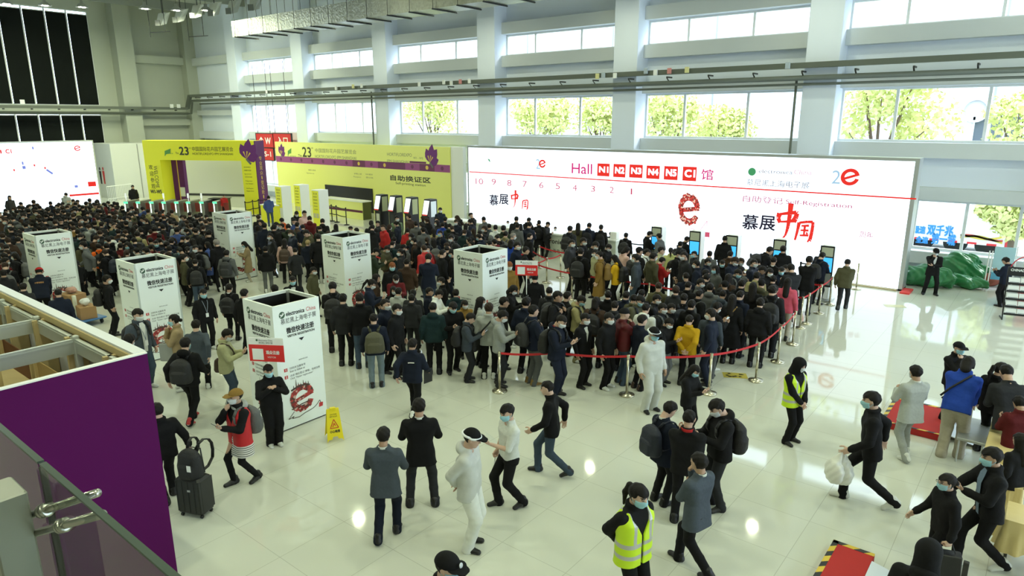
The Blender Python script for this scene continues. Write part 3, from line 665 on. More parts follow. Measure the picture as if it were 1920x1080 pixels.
sw = MB(); u0, v0 = tb(1800, 447); u1, v1 = tb(1884, 430)
for k, (dz, c) in enumerate(((0, 0), (.12, 1), (.22, 0))):
    sw.m(c); P_ = [(u0+(u1-u0)*t, v0+dz*t+.12*math.sin(t*4+k)) for t in np.linspace(0, 1, 12)]
    for (p, q), (r, s) in zip(P_[:-1], P_[1:]): sw.add([T(p, q, .003), T(r, s, .003), T(r, s+.09, .003), T(p, q+.09, .003)], [(0, 1, 2, 3)])
sw.build('ribbon_stripe', [mat('ribbon_yellow', '#d8c24a', .5), mat('ribbon_red', '#c4523c', .5)], tr)
for k, wx in enumerate((.8, 1.9, Lx-1.9, Lx-.7)): MB().lathe([(.15, -.01), (.46, 0), (.48, .05), (.48, .25), (.2, .28)], (wx, .4, .36), 18, (0, -1, 0)).build('wheel', mat('tyre', '#1c1c1d', .8), tr)
MB().box(.2, Lx-.1, .3, 2.1, .5, zb-.01).build('chassis', M_DARK, tr); MB().box(Lx-.08, Lx+.02, -.05, .1, zb-.5, zb+1.0).build('tail_frame', mat('truck_red', '#c83030', .5), tr)
# ---------------------------------------------------------------- cable trays and pipes
tb_ = empty('cable_tray', (0, 0, 0), 0, 'long grey cable tray with pipes running along the walls above the windows', 'cable tray')
yt = YW-1.32
mb = MB(); mb.beam((-57.2, yt+.1, 7.75), (12, yt, 7.85), .30, .2); mb.beam((XB+1.3, 12, 6.75), (XB+1.3, 28.6, 6.75), .30, .2); mb.beam((XB+1.3, 28.6, 6.75), (-57.2, yt, 7.8), .3, .2); mb.build('tray', M_TRAY, tb_)
mb = MB(); mb.smooth = True; mb.tube([(XB+1.25, 12, 6.35), (XB+1.25, 28.6, 6.35), (-57.3, yt+.0, 6.35), (-56.9, yt+.0, 7.35), (12, yt, 7.35)], .10); mb.build('pipe', M_TRAY, tb_)
mb = MB(); mb.smooth = True; mb.tube([(-56, yt+.15, 7.1), (12, yt+.12, 7.12)], .05); mb.build('pipe', M_TRAY, tb_)
x = -56
while x < 3:
    MB().box(x, x+.06, yt-.2, yt+.28, 7.56, 7.62).add([(x, yt-.2, 7.56), (x+.06, yt-.2, 7.56), (x+.06, yt+.2, 7.3), (x, yt+.2, 7.3)], [(0, 1, 2, 3)]).build('bracket', M_DARK, tb_); x += 1.9
for k, y in enumerate(np.arange(14, 29, 1.7)): MB().box(XB+1.12, XB+1.45, y, y+.06, 6.56, 6.64).build('bracket', M_DARK, tb_)
for px, py, c in ((662, 162, 'y'), (678, 161, 'w'), (786, 158, 'w'), (832, 154, 'w'), (846, 156, 'w'), (863, 153, 'r'), (880, 152, 'w'), (1120, 143, 'y'), (1131, 141, 'b'), (1153, 142, 'w'), (1211, 133, 'b'), (1229, 136, 'w'), (1255, 133, 'r'), (1288, 131, 'y'), (1477, 123, 'b'), (322, 199, 'w'), (335, 199, 'w'), (42, 191, 'w'), (500, 172, 'w'), (630, 165, 'w')):
    p = PYp(px, py, yt-.2) if px > 400 else PXp(px, py, XB+1.5)
    o = MB()
    if px > 400: o.bbox(p[0]-.09, p[0]+.09, yt-.24, yt-.16, p[2]-.12, p[2]+.12, .01)
    else: o.bbox(XB+1.46, XB+1.52, p[1]-.14, p[1]+.14, p[2]-.15, p[2]+.15, .01)
    nmc = dict(y='yellow', w='white', b='blue', r='red')[c]; bx_ = o.build('notice_plate', mat('plate_'+nmc, dict(y='#dcd79a', w='#e6e8e4', b='#a9b4be', r='#cf8a86')[c], .6))
    tag(bx_, 'small %s plate on the cable tray, ' % nmc, 'plate', 'small plates on the cable tray')
    bx_['px'] = px
pl_ = sorted([o for o in COL.objects if o.name.startswith('notice_plate')], key=lambda o: o['px'])
ORD = ['first', 'second', 'third', 'fourth', 'fifth', 'sixth', 'seventh', 'eighth', 'ninth', 'tenth', 'eleventh', 'twelfth', 'thirteenth', 'fourteenth', 'fifteenth', 'sixteenth', 'seventeenth', 'eighteenth', 'nineteenth', 'twentieth']
def ordinal(k):
    if k < 20: return ORD[k]
    n = k+1; return '%d%s' % (n, 'th' if 10 <= n % 100 <= 20 else {1: 'st', 2: 'nd', 3: 'rd'}.get(n % 10, 'th'))
for k, o in enumerate(pl_): o['label'] += ordinal(k)+' along it from the back wall'; del o['px']
for px, y0p, y1p, lab in ((1494, 147, 287, 'thin grey pipe running down the wall beside the wide pillar above the screen'), (696, 172, 268, 'thin dark pipe hanging down to the yellow wall beside a pillar')):
    a = PYp(px, y0p, yt+.2); o = MB(); o.smooth = True; o.tube([a, (a[0], a[1], 0.)], .05); tag(o.build('drop_pipe', M_TRAY), lab, 'pipe')
# ---------------------------------------------------------------- silver duct, lamps and floodlights under the roof
dy, dz = 25.2, 11.05
du = empty('air_duct', (0, 0, 0), 0, 'silver foil-wrapped air duct hanging high along the window wall', 'duct')
def foil():
    m = mat('crumpled_foil', '#a3a598', .35, .8, bump=1., bscale=9, var=.3); return m
mb = MB(); mb.beam((-42.5, dy, dz+.35), (-18, dy, dz+.35), 1.4, .95); mb.build('duct_body', foil(), du)
for x in np.arange(-42, -18, 1.6):
    MB().beam((x, dy-.85, dz-.16), (x, dy+.85, dz-.16), .06, .06).tube([(x, dy-.8, dz-.16), (x, dy-.8, CEIL-.6)], .014, 5).tube([(x, dy+.8, dz-.16), (x, dy+.8, CEIL-.6)], .014, 5).build('hanger', M_DARK, du)
M_LAMP = mat('lamp_glow', (1, 1, .96), .5, emit=40., ecol=(1, .98, .88)); M_SHADE = mat('lamp_shade', '#9da09b', .4, .3, )
def lamp_power(p): return p
LAMPW = 180.
def bay_lamp():
    o = empty('high_bay_lamp', (0, 0, 0)); mb = MB(); mb.smooth = True
    mb.lathe([(.06, .42), (.10, .40), (.10, .25), (.20, .2), (.34, .03), (.36, 0), (.34, 0), (.18, .17), (.05, .2)], n=20); mb.build('shade', M_SHADE, o)
    MB().lathe([(.19, .005), (.19, .02), (.12, .04), (.05, .05)], n=20).build('diffuser', M_LAMP, o)
    MB().tube([(0, 0, .4), (0, 0, 2.5)], .012, 5).build('rod', M_DARK, o); return o
lamp0 = bay_lamp(); ld = bpy.data.lights.new('bay light', 'AREA'); ld.shape = 'DISK'; ld.size = .32; ld.energy = LAMPW; ld.color = (.925, 1, .67); ld2 = ld.copy(); ld2.energy = 70.; ld3 = ld.copy(); ld3.energy = 400.
LP = [tuple(G(q[0], q[1], 12.6)) for q in ((12, 8), (84, 11), (154, 14), (272, 17), (331, 20), (386, 20))]
LP += [(x, 26.45, 11.14) for x in (-41., -32.76, -24.48, -16.3, -8.1, .1)]
for y in (18, 10, 2, -6):
    for x in (-32.2, -24, -16, -8, 0, 8): LP.append((x, y, 12.9))
vis = []
for k, p in enumerate(LP):
    o = lamp0 if k == 0 else dup(lamp0); o.location = p; q = pr(p)
    o['category'] = 'lamp'; o['group'] = 'high bay lamps under the roof'; vis.append((q[0], o, 0 < q[0] < 1920 and 0 < q[1] < 1080))
    l = bpy.data.objects.new('bay light', ld3 if k < 6 else ld2 if k < 12 else ld); COL.objects.link(l); l.location = (p[0], p[1], p[2]-.02)
k = 0
for q, o, v in sorted(vis, key=lambda t: t[0]):
    if v: o['label'] = 'glowing round high-bay lamp under the roof, %s from the left edge' % ordinal(k); k += 1
    else: o['label'] = 'round high-bay lamp hanging above the hall floor out of sight'
for k, (px, py, zz, yw) in enumerate(((300, 33, 12.6, .5), (333, 27, 12.7, .4), (365, 18, 12.8, .5), (398, 14, 12.8, .6), (433, 10, 12.8, .4), (474, 3, 12.8, .5))):
    p = G(px, py, zz); o = empty('floodlight', p, yw, 'white tilted floodlight housing under the roof, %s from the left' % ordinal(k), 'floodlight', 'floodlights under the roof')
    mb = MB(); mb.add([(-.2, -.3, -.55), (.2, -.3, -.55), (.32, .15, -.4), (-.32, .15, -.4), (-.28, .25, .3), (.28, .25, .3), (.3, .75, .45), (-.3, .75, .45)], [(0, 1, 2, 3), (3, 2, 6, 7), (7, 6, 5, 4), (4, 5, 1, 0), (1, 5, 6, 2), (0, 3, 7, 4)]); mb.build('housing', mat('flood_white', '#d5d8d2', .4), o)
    MB().box(-.18, .18, -.34, -.30, -.56, -.2).build('lens', mat('lens_grey', '#6c706c', .2), o); MB().tube([(0, .3, .3), (0, .3, 1.5)], .03, 6).build('bracket', M_DARK, o)
for k, (px, py) in enumerate(((300, 60), (372, 68))):
    p = G(px, py, 11.6); o = empty('hanging_frame', p, .3, 'thin dark hanging rod frame near the corner, %s' % ('left one' if k == 0 else 'right one'), 'frame')
    MB().tube([(-.9, 0, 0), (.9, 0, 0)], .025, 5).build('bar', M_DARK, o); MB().tube([(-.9, 0, -.3), (-.9, 0, 3)], .02, 5).build('rod', M_DARK, o); MB().tube([(.5, 0, 0), (.5, 0, 3)], .02, 5).build('rod', M_DARK, o)
# ================================================================ screens, signs, booths
class Plane:
    def __init__(s, o, ex, ey=(0, 0, 1)): s.o = Vector(o); s.ex = Vector(ex).normalized(); s.ey = Vector(ey).normalized(); s.n = s.ex.cross(s.ey); s.P = panel(s.o, s.ex, s.ey)
    def uv(s, px, py):
        v = Vector(ray(px, py)); c = Vector(CC); t = (s.o-c).dot(s.n)/v.dot(s.n); q = c+v*t-s.o; return q.dot(s.ex), q.dot(s.ey)
    def boxuv(s, px0, py0, px1, py1):
        xm = (px0+px1)/2; ym = (py0+py1)/2; u0, va = s.uv(px0, ym); u1, vb = s.uv(px1, ym); q0 = pr(s.P(u0, (va+vb)/2)); q1 = pr(s.P(u1, (va+vb)/2)); sl = min(abs(q1[1]-q0[1]), (py1-py0)*.28)
        v0 = s.uv(xm, py1-sl/2)[1]; v1 = s.uv(xm, py0+sl/2)[1]; return min(u0, u1), min(v0, v1), max(u0, u1), max(v0, v1)
    def text(s, mb, t, px0, py0, px1, py1, d=.004, **k): text(mb, t, *s.boxuv(px0, py0, px1, py1), s.P, d, **k)
    def rect(s, mb, px0, py0, px1, py1, d=.003):
        u0, v0, u1, v1 = s.boxuv(px0, py0, px1, py1); mb.add([s.P(u0, v0, d), s.P(u1, v0, d), s.P(u1, v1, d), s.P(u0, v1, d)], [(0, 1, 2, 3)])
def poly(mb, P, pts, d): mb.add([P(u, v, d) for u, v in pts], [tuple(range(len(pts)))])
def ribbon(mb, P, pts, w, d):
    for (a, b), (c, e) in zip(pts[:-1], pts[1:]):
        L = math.hypot(c-a, e-b) or 1; nx, ny = -(e-b)/L*w/2, (c-a)/L*w/2; mb.add([P(a-nx, b-ny, d), P(a+nx, b+ny, d), P(c+nx, e+ny, d), P(c-nx, e-ny, d)], [(0, 1, 2, 3)])
def letter_e(mb, P, cx, cy, rx, ry, d, th=.38, tilt=.25, wob=0.):
    n = 30; c_, s_ = math.cos(tilt), math.sin(tilt); rr = random.Random(5)
    def q(a, k): x, y = rx*k*math.cos(a), ry*k*math.sin(a); return P(cx+x*c_-y*s_, cy+x*s_+y*c_, d)
    ang = [math.radians(325)*i/n for i in range(n+1)]
    for a, b in zip(ang[:-1], ang[1:]):
        o1 = 1+wob*rr.random(); mb.add([q(a, 1-th), q(a, o1), q(b, o1), q(b, 1-th)], [(0, 1, 2, 3)])
    def r(x, y): return P(cx+x*c_-y*s_, cy+x*s_+y*c_, d)
    mb.add([r(-rx*(1-th*.5), -ry*.14), r(rx, -ry*.14), r(rx*.98, ry*.16), r(-rx*(1-th*.5), ry*.16)], [(0, 1, 2, 3)])
def collage(name, emit=0.):
    m = bpy.data.materials.new(name); m.use_nodes = True; nt = m.node_tree; N = nt.nodes; L = nt.links; b = N['Principled BSDF']
    tc = N.new('ShaderNodeTexCoord'); v = N.new('ShaderNodeTexVoronoi'); v.inputs['Scale'].default_value = 22; L.new(tc.outputs['Object'], v.inputs['Vector'])
    r = N.new('ShaderNodeValToRGB'); cr = r.color_ramp; cr.interpolation = 'CONSTANT'
    for p, c in ((.0, '#8c2626'), (.3, '#b23a34'), (.5, '#5a2420'), (.62, '#c9a79a'), (.72, '#9b2b2b'), (.88, '#463a34')):
        e = cr.elements.new(p); e.color = (*lin(c), 1)
    L.new(v.outputs['Color'], r.inputs[0]); L.new(r.outputs[0], b.inputs['Base Color'])
    if emit: L.new(r.outputs[0], b.inputs['Emission Color']); b.inputs['Emission Strength'].default_value = emit
    return m
M_COLL = collage('circuit_collage'); M_COLLE = collage('circuit_collage_lit', .9)
def lit(name, c, s=.75): return mat(name, '#000000', .5, emit=s, ecol=c, spec=0)
LEDW = mat('led_white', '#202020', .4, emit=2.2, ecol=(.77, .90, 1)); LR = lit('led_red', '#f03a30', 1.0); LRP = lit('led_pale_red', '#e86a84', .8); LK = lit('led_black', '#2a2836', 1.); LP_ = lit('led_magenta', '#d8307a', 1.); LG = lit('led_green', '#4fa56c', .9); LGR = lit('led_grey', '#787e90', .8); LB = lit('led_blue', '#a9cfe8', 1.)
LEDY = 26.17
PL = Plane((-23.9, LEDY, 0), (1, 0, 0))
scr = empty('led_wall', (0, 0, 0), 0, 'huge bright white screen wall with red hall numbers along the right side of the hall', 'screen')
MB().box(-23.9, -3.87, LEDY, LEDY+.12, .06, 4.42).build('display', LEDW, scr)
fr = MB(); fr.box(-23.98, -3.74, LEDY+.0, LEDY+.7, 4.42, 4.52).box(-3.87, -3.74, LEDY, LEDY+.7, 0, 4.42).box(-23.98, -23.9, LEDY, LEDY+.7, 0, 4.42).box(-23.98, -3.74, LEDY, LEDY+.7, 0, .06).box(-23.9, -3.87, LEDY+.14, LEDY+.2, .06, 4.42)
for x in (-20, -16, -12, -8): fr.box(x, x+.1, LEDY+.2, LEDY+.7, .06, 4.42)
fr.build('frame', M_ALU, scr)
def led(name, m, items, bold=.0):
    mb = MB()
    for t, *b in items: PL.text(mb, t, *b, bold=bold)
    return mb.build(name, m, scr)
led('hall_lettering', LP_, [('Hall', 1072, 306, 1110, 327), ('馆', 1315, 317, 1337, 338)], .01)
mb = MB(); mw = MB()
for t, x0, y0, x1, y1 in (('N1', 1120, 306, 1143, 331), ('N2', 1150, 307, 1173, 333), ('N3', 1180, 308, 1205, 334), ('N4', 1212, 310, 1237, 336), ('N5', 1245, 311, 1271, 338), ('C1', 1280, 312, 1306, 340)):
    PL.rect(mb, x0, y0, x1, y1, .003); w = x1-x0; PL.text(mw, t, x0+w*.14, y0+7, x1-w*.14, y1-7, .006, bold=.03)
mb.build('number_tile', LR, scr); mw.build('tile_lettering', LEDW, scr)
led('row_numbers', LRP, [(str(10-i), x-4-(3 if i == 0 else 0), y-6, x+4+(3 if i == 0 else 0), y+6) for i, (x, y) in enumerate(((899, 340), (926, 341), (955, 343), (984, 345), (1015, 347), (1046, 349), (1078, 352), (1112, 354), (1147, 356), (1184, 359)))])
mb = MB(); a = PL.uv(880, 322); b = PL.uv(1718, 373); ribbon(mb, PL.P, [a, b], .05, .003); mb.build('red_line', LR, scr)
led('title', LK, [('慕', 918, 365, 934, 386), ('展', 936, 364, 953, 384), ('慕', 1392, 402, 1421, 432), ('展', 1424, 404, 1453, 433)], .02)
def brush(mb, P, pts, w0, w1, d):
    n = 14; q = [Vector(pts[min(int(t*(len(pts)-1)), len(pts)-2)]).lerp(Vector(pts[min(int(t*(len(pts)-1)), len(pts)-2)+1]), t*(len(pts)-1)-min(int(t*(len(pts)-1)), len(pts)-2)) for t in np.linspace(0, 1, n)]
    for i in range(n-1):
        t0, t1 = i/(n-1), (i+1)/(n-1); a, b = q[i], q[i+1]; nn = Vector((-(b-a)[1], (b-a)[0])).normalized() if (b-a).length else Vector((0, 1)); wa, wb_ = w0+(w1-w0)*t0, w0+(w1-w0)*t1
        mb.add([P(*(a-nn*wa/2), d+i*.0002), P(*(a+nn*wa/2), d+i*.0002), P(*(b+nn*wb_/2), d+i*.0002), P(*(b-nn*wb_/2), d+i*.0002)], [(0, 1, 2, 3)])
mb = MB()
for cx, cy, s_ in ((1478, 416, 1.), (966, 373, .62)):
    u, v = PL.uv(cx, cy); k = s_*.40
    def B(pts, a, b): brush(mb, PL.P, [(u+x*k, v+y*k) for x, y in pts], a*k*1.5, b*k*1.6, .004)
    B([(-.85, .75), (-.95, .3), (-.75, -.15)], .34, .2); B([(-.85, .65), (.1, .85), (.75, .95), (.62, .4), (.45, .05)], .16, .34); B([(-.7, -.05), (.1, .05), (.6, .15)], .12, .2); B([(.1, 1.75), (.08, .6), (.0, -.6), (-.15, -1.3), (-.5, -1.75)], .34, .06)
    u, v = PL.uv(cx+30*s_, cy+17*s_); k = s_*.30
    B([(-.7, 1.0), (-.8, 0), (-1.0, -1.25)], .3, .16); B([(-.7, .95), (.2, 1.15), (.95, 1.2), (.9, 0), (.75, -1.2), (.5, -1.1)], .2, .3); B([(-.4, .6), (.5, .7)], .14, .2); B([(-.45, .05), (.5, .1)], .14, .18); B([(.02, .65), (.0, -.55)], .2, .14); B([(-.5, -.6), (.55, -.5)], .14, .2); B([(.25, -.15), (.4, -.35)], .12, .16)
mb.build('brush_title', LR, scr)
led('subtitle', lit('led_rose', '#d03a74', .8), [('自助登记', 1393, 366, 1468, 383), ('Self-Registration', 1473, 376, 1598, 391), ('周年', 1612, 433, 1637, 447)])
led('logo_lettering', LGR, [('electronica', 1423, 317, 1486, 327), ('慕尼黑上海电子展', 1400, 336, 1518, 353)])
led('logo_second_word', lit('led_faint', '#d8a0b0', 1.), [('China', 1489, 318, 1522, 328)])
mb = MB()
for px, py, r in ((1017, 307, .20), (1594, 332, .31)): u, v = PL.uv(px, py); letter_e(mb, PL.P, u, v, r, r*.95, .005, .42, .35)
mb.build('logo_letter', LR, scr)
mb = MB(); led('anniversary_digit', LB, [('2', 1005, 298, 1013, 317), ('2', 1560, 319, 1576, 345)])
u, v = PL.uv(1410, 322); mb = MB(); poly(mb, PL.P, [(u+.15*math.cos(t), v+.15*math.sin(t)) for t in np.linspace(0, 6.1, 18)], .004); u, v = PL.uv(917, 301); poly(mb, PL.P, [(u-.1, v+.1), (u+.05, v+.05), (u+.1, v-.1), (u-.02, v-.02)], .004); mb.build('logo_globe', LG, scr)
u, v = PL.uv(1292, 393); mb = MB(); letter_e(mb, PL.P, u, v, .45, .62, .006, .42, .15, .12); mb.build('collage_letter', M_COLLE, scr)
mb = MB(); mb.smooth = False; ribbon(mb, PL.P, [(u+.1, v-.75), (u+.5, v-.85), (u+.8, v-.4), (u+.85, v-.9)], .02, .004); poly(mb, PL.P, [(u+.75, v-1.05), (u+.95, v-1.05), (u+.95, v-.85), (u+.75, v-.85)], .004); mb.build('plug_cable', LRP, scr)
# floor cover strip and red foot at its right end
MB().box(-12, -3.9, LEDY-.12, LEDY-.005, 0, .05).build('floor_strip', mat('strip_tan', '#b5a983', .6), scr); MB().box(-3.74, -3.45, LEDY-.4, LEDY+.4, 0, .05).build('foot_cover', mat('foot_red', '#d83a36', .6), scr)
# far screen, at the left edge
q = PXp(172, 265, -53.); PF = Plane((-53., 6.5, 0), (0, 1, 0)); scr2 = empty('led_wall', (0, 0, 0), 0, 'white screen wall cut off by the left edge at the far end', 'screen'); ztop = q[2]; yr = q[1]
MB().box(-53.12, -53, 6.5, yr, .1, ztop).build('display', LEDW, scr2)
MB().box(-53.7, -53.0, 6.4, yr+.08, ztop, ztop+.08).box(-53.7, -53, yr, yr+.08, 0, ztop).box(-53.7, -53, 6.4, 6.5, 0, ztop).box(-53.3, -53.14, 6.5, yr, 0, ztop).build('frame', M_ALU, scr2)
mb = MB(); u, v = PF.uv(145, 278); letter_e(mb, PF.P, u, v, .2, .18, .005, .35, .3); PF.text(mb, 'C1', 10, 280, 21, 288, .005, bold=.02); PF.rect(mb, 0, 281, 3, 288); 
for px, py in ((25, 317), (63, 308), (83, 313)): PF.rect(mb, px, py, px+3, py+4)
PF.rect(mb, 130, 362, 186, 367); PF.rect(mb, 165, 340, 180, 350); mb.build('red_marks', LR, scr2)
mb = MB(); [PF.rect(mb, *r_) for r_ in ((41, 303, 44, 309), (42, 311, 48, 317), (60, 275, 63, 280), (140, 347, 146, 352))]; a = PF.uv(87, 318); b = PF.uv(99, 326); ribbon(mb, PF.P, [a, b], .12, .004); mb.build('blue_marks', lit('led_violet', '#7f8fe0', 1.), scr2)
# ---------------------------------------------------------------- yellow registration wall
M_YEL = mat('yellow_print', '#f2ef34', .6); M_YEL2 = mat('yellow_wall_print', '#eef08c', .6); M_PUR = mat('purple_print', '#5d1c68', .55); M_MAUVE = mat('mauve_print', '#9a4c88', .6); M_INK = mat('ink', '#3d4034', .7); M_INKB = mat('ink_black', '#1d1d1f', .7); M_GOLD = mat('gold_print', '#e3c35a', .6); M_GRNK = mat('green_ink', '#5f9a4c', .6); M_PALEINK = mat('pale_ink', '#8f9470', .7)
YY = 28.2; yl = PYp(515, 265, YY); yr2 = PYp(843, 276.6, YY); ZY = (yl[2]+yr2[2])/2
PY_ = Plane((yl[0], YY, 0), (1, 0, 0)); ylw = empty('yellow_wall', (0, 0, 0), 0, 'long yellow printed wall with a mauve stripe of dots behind the white kiosks', 'display wall')
LYW = yr2[0]-yl[0]; MB().box(yl[0], yr2[0], YY, YY+.12, 0, ZY).build('board', M_YEL2, ylw)
PW2 = PYp(877, 280, YY+.3); MB().bbox(yr2[0]+.02, PYp(869, 280, YY+.1)[0], YY+.05, YY+.3, 0, ZY+.02, .01).build('end_board', M_WHITE, ylw)
def shape_butterfly(mb, P, u, v, s, d, flip=1):
    for k, (a, w, l) in enumerate(((.9, .30, 1.0), (1.35, .26, 1.1), (1.9, .25, .85), (.25, .28, .75))):
        pts = [(u, v)]+[(u+flip*s*(l*math.cos(a)*t+w*math.sin(math.pi*t)*-math.sin(a)*sg), v+s*(l*math.sin(a)*t+w*math.sin(math.pi*t)*math.cos(a)*sg)) for sg in (1, -1) for t in ((.25, .5, .75, 1) if sg > 0 else (.75, .5, .25))]
        mb.m(0); poly(mb, P, pts, d+.0006*k)
    mb.m(1)
    for a in (.9, 1.35, 1.9): poly(mb, P, [(u, v), (u+flip*s*.42*math.cos(a-.1), v+s*.42*math.sin(a-.1)), (u+flip*s*.42*math.cos(a+.1), v+s*.42*math.sin(a+.1))], d+.004)
    mb.m(2); ribbon(mb, P, [(u, v), (u+flip*.25*s, v-.28*s)], .12*s, d+.004)
BFM = [mat('wing_purple', '#6d2a78', .6), M_GOLD, mat('wing_body', '#6a6a6a', .6)]
mb = MB()
u0, v0 = PY_.uv(517, 300); u1, v1 = PY_.uv(842, 324)
for k in range(14):
    a, b = LYW*k/14, LYW*(k+1)/14; mb.m(1 if k in (7, 9, 10, 12) else 0); z0 = v0-.12; mb.add([PY_.P(a, z0, .004), PY_.P(b, z0, .004), PY_.P(b, z0+.42, .004), PY_.P(a, z0+.42, .004)], [(0, 1, 2, 3)])
    mb.m(2 if k in (7, 9, 12) else 1); poly(mb, PY_.P, [((a+b)/2+.12*math.cos(t), z0+.21+.12*math.sin(t)) for t in np.linspace(0, 6, 14)], .007)
mb.build('stripe', [M_MAUVE, mat('plum_print', '#70305f', .6), M_GOLD], ylw)
mb = MB(); PY_.text(mb, '23', 567, 276, 583, 295, .006, bold=.02); PY_.text(mb, 'The', 559, 289, 566, 294); PY_.text(mb, 'st', 584, 276, 587, 279); PY_.text(mb, '自助换证区', 732, 329, 807, 343, bold=.02); PY_.text(mb, 'Self-printing station', 742, 342, 798, 350); mb.build('lettering', M_INK, ylw)
mb = MB(); PY_.text(mb, '中国国际花卉园艺展览会', 591, 278, 668, 289); PY_.text(mb, 'HORTIFLOREXPO IPM SHANGHAI', 591, 291, 668, 299); PY_.text(mb, 'HORTIFLOREXPO', 726, 286, 772, 294); PY_.text(mb, 'IPM SHANGHAI', 726, 299, 766, 306); PY_.text(mb, 'W1 - W5', 775, 294, 793, 299)
for t, x, y in (('海报公告处', 578, 317), ('Registration area', 575, 323), ('护照入馆', 664, 324), ('Passport', 663, 330), ('VIP/媒体', 685, 325), ('登记处', 686, 331)): PY_.text(mb, t, x, y, x+14, y+4)
mb.build('pale_lettering', M_PALEINK, ylw)
mb = MB(); PY_.rect(mb, 768, 302, 799, 307); mb.build('plum_bar', mat('plum_print', '#70305f'), ylw)
mb = MB(); u, v = PY_.uv(527, 290); shape_butterfly(mb, PY_.P, u, v, .75, .006, 1); u, v = PY_.uv(806, 305); shape_butterfly(mb, PY_.P, u, v, 1.0, .006, 1); mb.build('butterfly_print', BFM, ylw)
mb = MB(); u, v = PY_.uv(540, 287); poly(mb, PY_.P, [(u-.05, v-.3), (u, v+.15), (u+.45, v+.35), (u+.4, v), (u+.1, v-.05)], .006); PY_.text(mb, 'intex', 544, 291, 555, 294); mb.build('leaf_logo', M_GRNK, ylw)
MB().box(PYp(612, 370, YY)[0], PYp(700, 378, YY)[0], YY-.06, YY-.003, 0, 1.55).build('opening_shade_panel', M_BLACK, ylw)  # black panel painted as the shade inside an opening
# ---------------------------------------------------------------- yellow gate
p0 = Vector((-46.4, 19.8, 0)); p1 = Vector((-39.3, 23.4, 0)); PA = Plane(p0, p1-p0); WA = (p1-p0).length; ZA = 4.56; ga = empty('yellow_gate', (0, 0, 0), 0, 'big yellow entrance gate with purple butterfly and 23rd lettering', 'gate')
def pbox(mb, P, u0, u1, v0, v1, d0, d1):
    c = [P(u, v, d) for d in (d0, d1) for u, v in ((u0, v0), (u1, v0), (u1, v1), (u0, v1))]; mb.add(c, [(3, 2, 1, 0), (4, 5, 6, 7), (0, 1, 5, 4), (1, 2, 6, 5), (2, 3, 7, 6), (3, 0, 4, 7)])
uo0, vo = PA.uv(300, 300); uo1, _ = PA.uv(452, 301)
mb = MB(); pbox(mb, PA.P, 0, uo0, 0, ZA, -1., 0); pbox(mb, PA.P, uo1, WA-.01, 0, ZA, -1., 0); pbox(mb, PA.P, uo0, uo1, vo, ZA, -1., 0); mb.build('arch', M_YEL, ga)
mb = MB(); pbox(mb, PA.P, WA-.01, WA+.05, 0, ZA, -1.0, .0); mb.build('end_panel', M_PUR, ga)
PE = Plane(PA.P(WA+.05, 0, 0), -PA.n); mb = MB()
for k, t in enumerate('专业观众·登记处·入口'): text(mb, t, .3, 3.35-k*.30, .62, 3.60-k*.30, PE.P, .004)
mb.build('end_lettering', M_GOLD, ga)
mb = MB(); PA.text(mb, '23', 336, 276, 353, 291, .006, bold=.03); PA.text(mb, 'The', 329, 285, 335, 289, .006); PA.text(mb, 'rd', 354, 276, 357, 279, .006); PA.text(mb, '中国国际花卉园艺展览会', 360, 275, 437, 284, .006); PA.text(mb, 'HORTIFLOREXPO IPM SHANGHAI', 361, 286, 437, 291, .006)
for k, c in enumerate('欢迎参观'): u, v = PA.uv(282.6+k*1.75, 313.5+k*12); text(mb, c, u-.15, v-.15, u+.15, v+.15, PA.P, .006)
PA.text(mb, 'W1-W5', 282, 356, 303, 363, .006, bold=.02)
u0, v0 = PA.uv(296.8, 352); u1, v1 = PA.uv(290.4, 311); text(mb, 'WELCOME', (u0+u1)/2-.13, v0, (u0+u1)/2+.13, v1, PA.P, .006, rot90=True)
for k, (t, y) in enumerate((('主办单位', 312), ('中国花卉协会', 318), ('Sponsor', 325), ('China Flower Association', 330), ('Organizer', 338), ('Intex Shanghai', 343), ('Venue Management', 352), ('Shanghai Centre', 357))): PA.text(mb, t, 457+k*.8, y, 470+k*.9, y+3, .006)
mb.build('lettering', M_INK, ga)
mb = MB(); u, v = PA.uv(462, 298); shape_butterfly(mb, PA.P, u, v, 1.15, .006, 1); mb.build('butterfly_print', BFM, ga)
mb = MB(); u, v = PA.uv(308, 286); poly(mb, PA.P, [(u, v-.25), (u+.05, v+.1), (u+.5, v+.25), (u+.45, v-.05), (u+.15, v-.1)], .006); PA.text(mb, 'intex', 312, 286, 325, 289, .006); mb.build('leaf_logo', M_GRNK, ga)
mb = MB(); pbox(mb, PA.P, uo0-.02, uo0+.85, 0, vo, -1.3, -1.02); mb.build('purple_column', M_PUR, ga); mb = MB(); pbox(mb, PA.P, uo0+.38, uo0+.44, 0, vo, -1.015, -1.0); mb.build('gold_line', M_GOLD, ga); mb = MB(); pbox(mb, PA.P, uo0+.45, uo0+.80, .9, 1.5, -1.015, -1.); mb.build('notice', M_WHITE, ga)
o = empty('blank_panel', (0, 0, 0), 0, 'pale grey blank panel seen through the opening of the yellow gate', 'panel'); mb = MB(); pbox(mb, PA.P, uo0-2.6, uo1-1.6, .9, 4.3, -3.0, -2.9); mb.build('board', mat('pale_board', '#c9ccc2', .7), o)
mb = MB(); pbox(mb, PA.P, uo0-2.6, uo1-1.6, .75, .9, -3.02, -2.88); mb.build('bottom_rail', M_DARK, o); mb = MB(); pbox(mb, PA.P, uo0-2.6, uo1-1.6, 0, .75, -3.0, -2.9); mb.build('plinth', mat('pale_board', '#c9ccc2'), o)
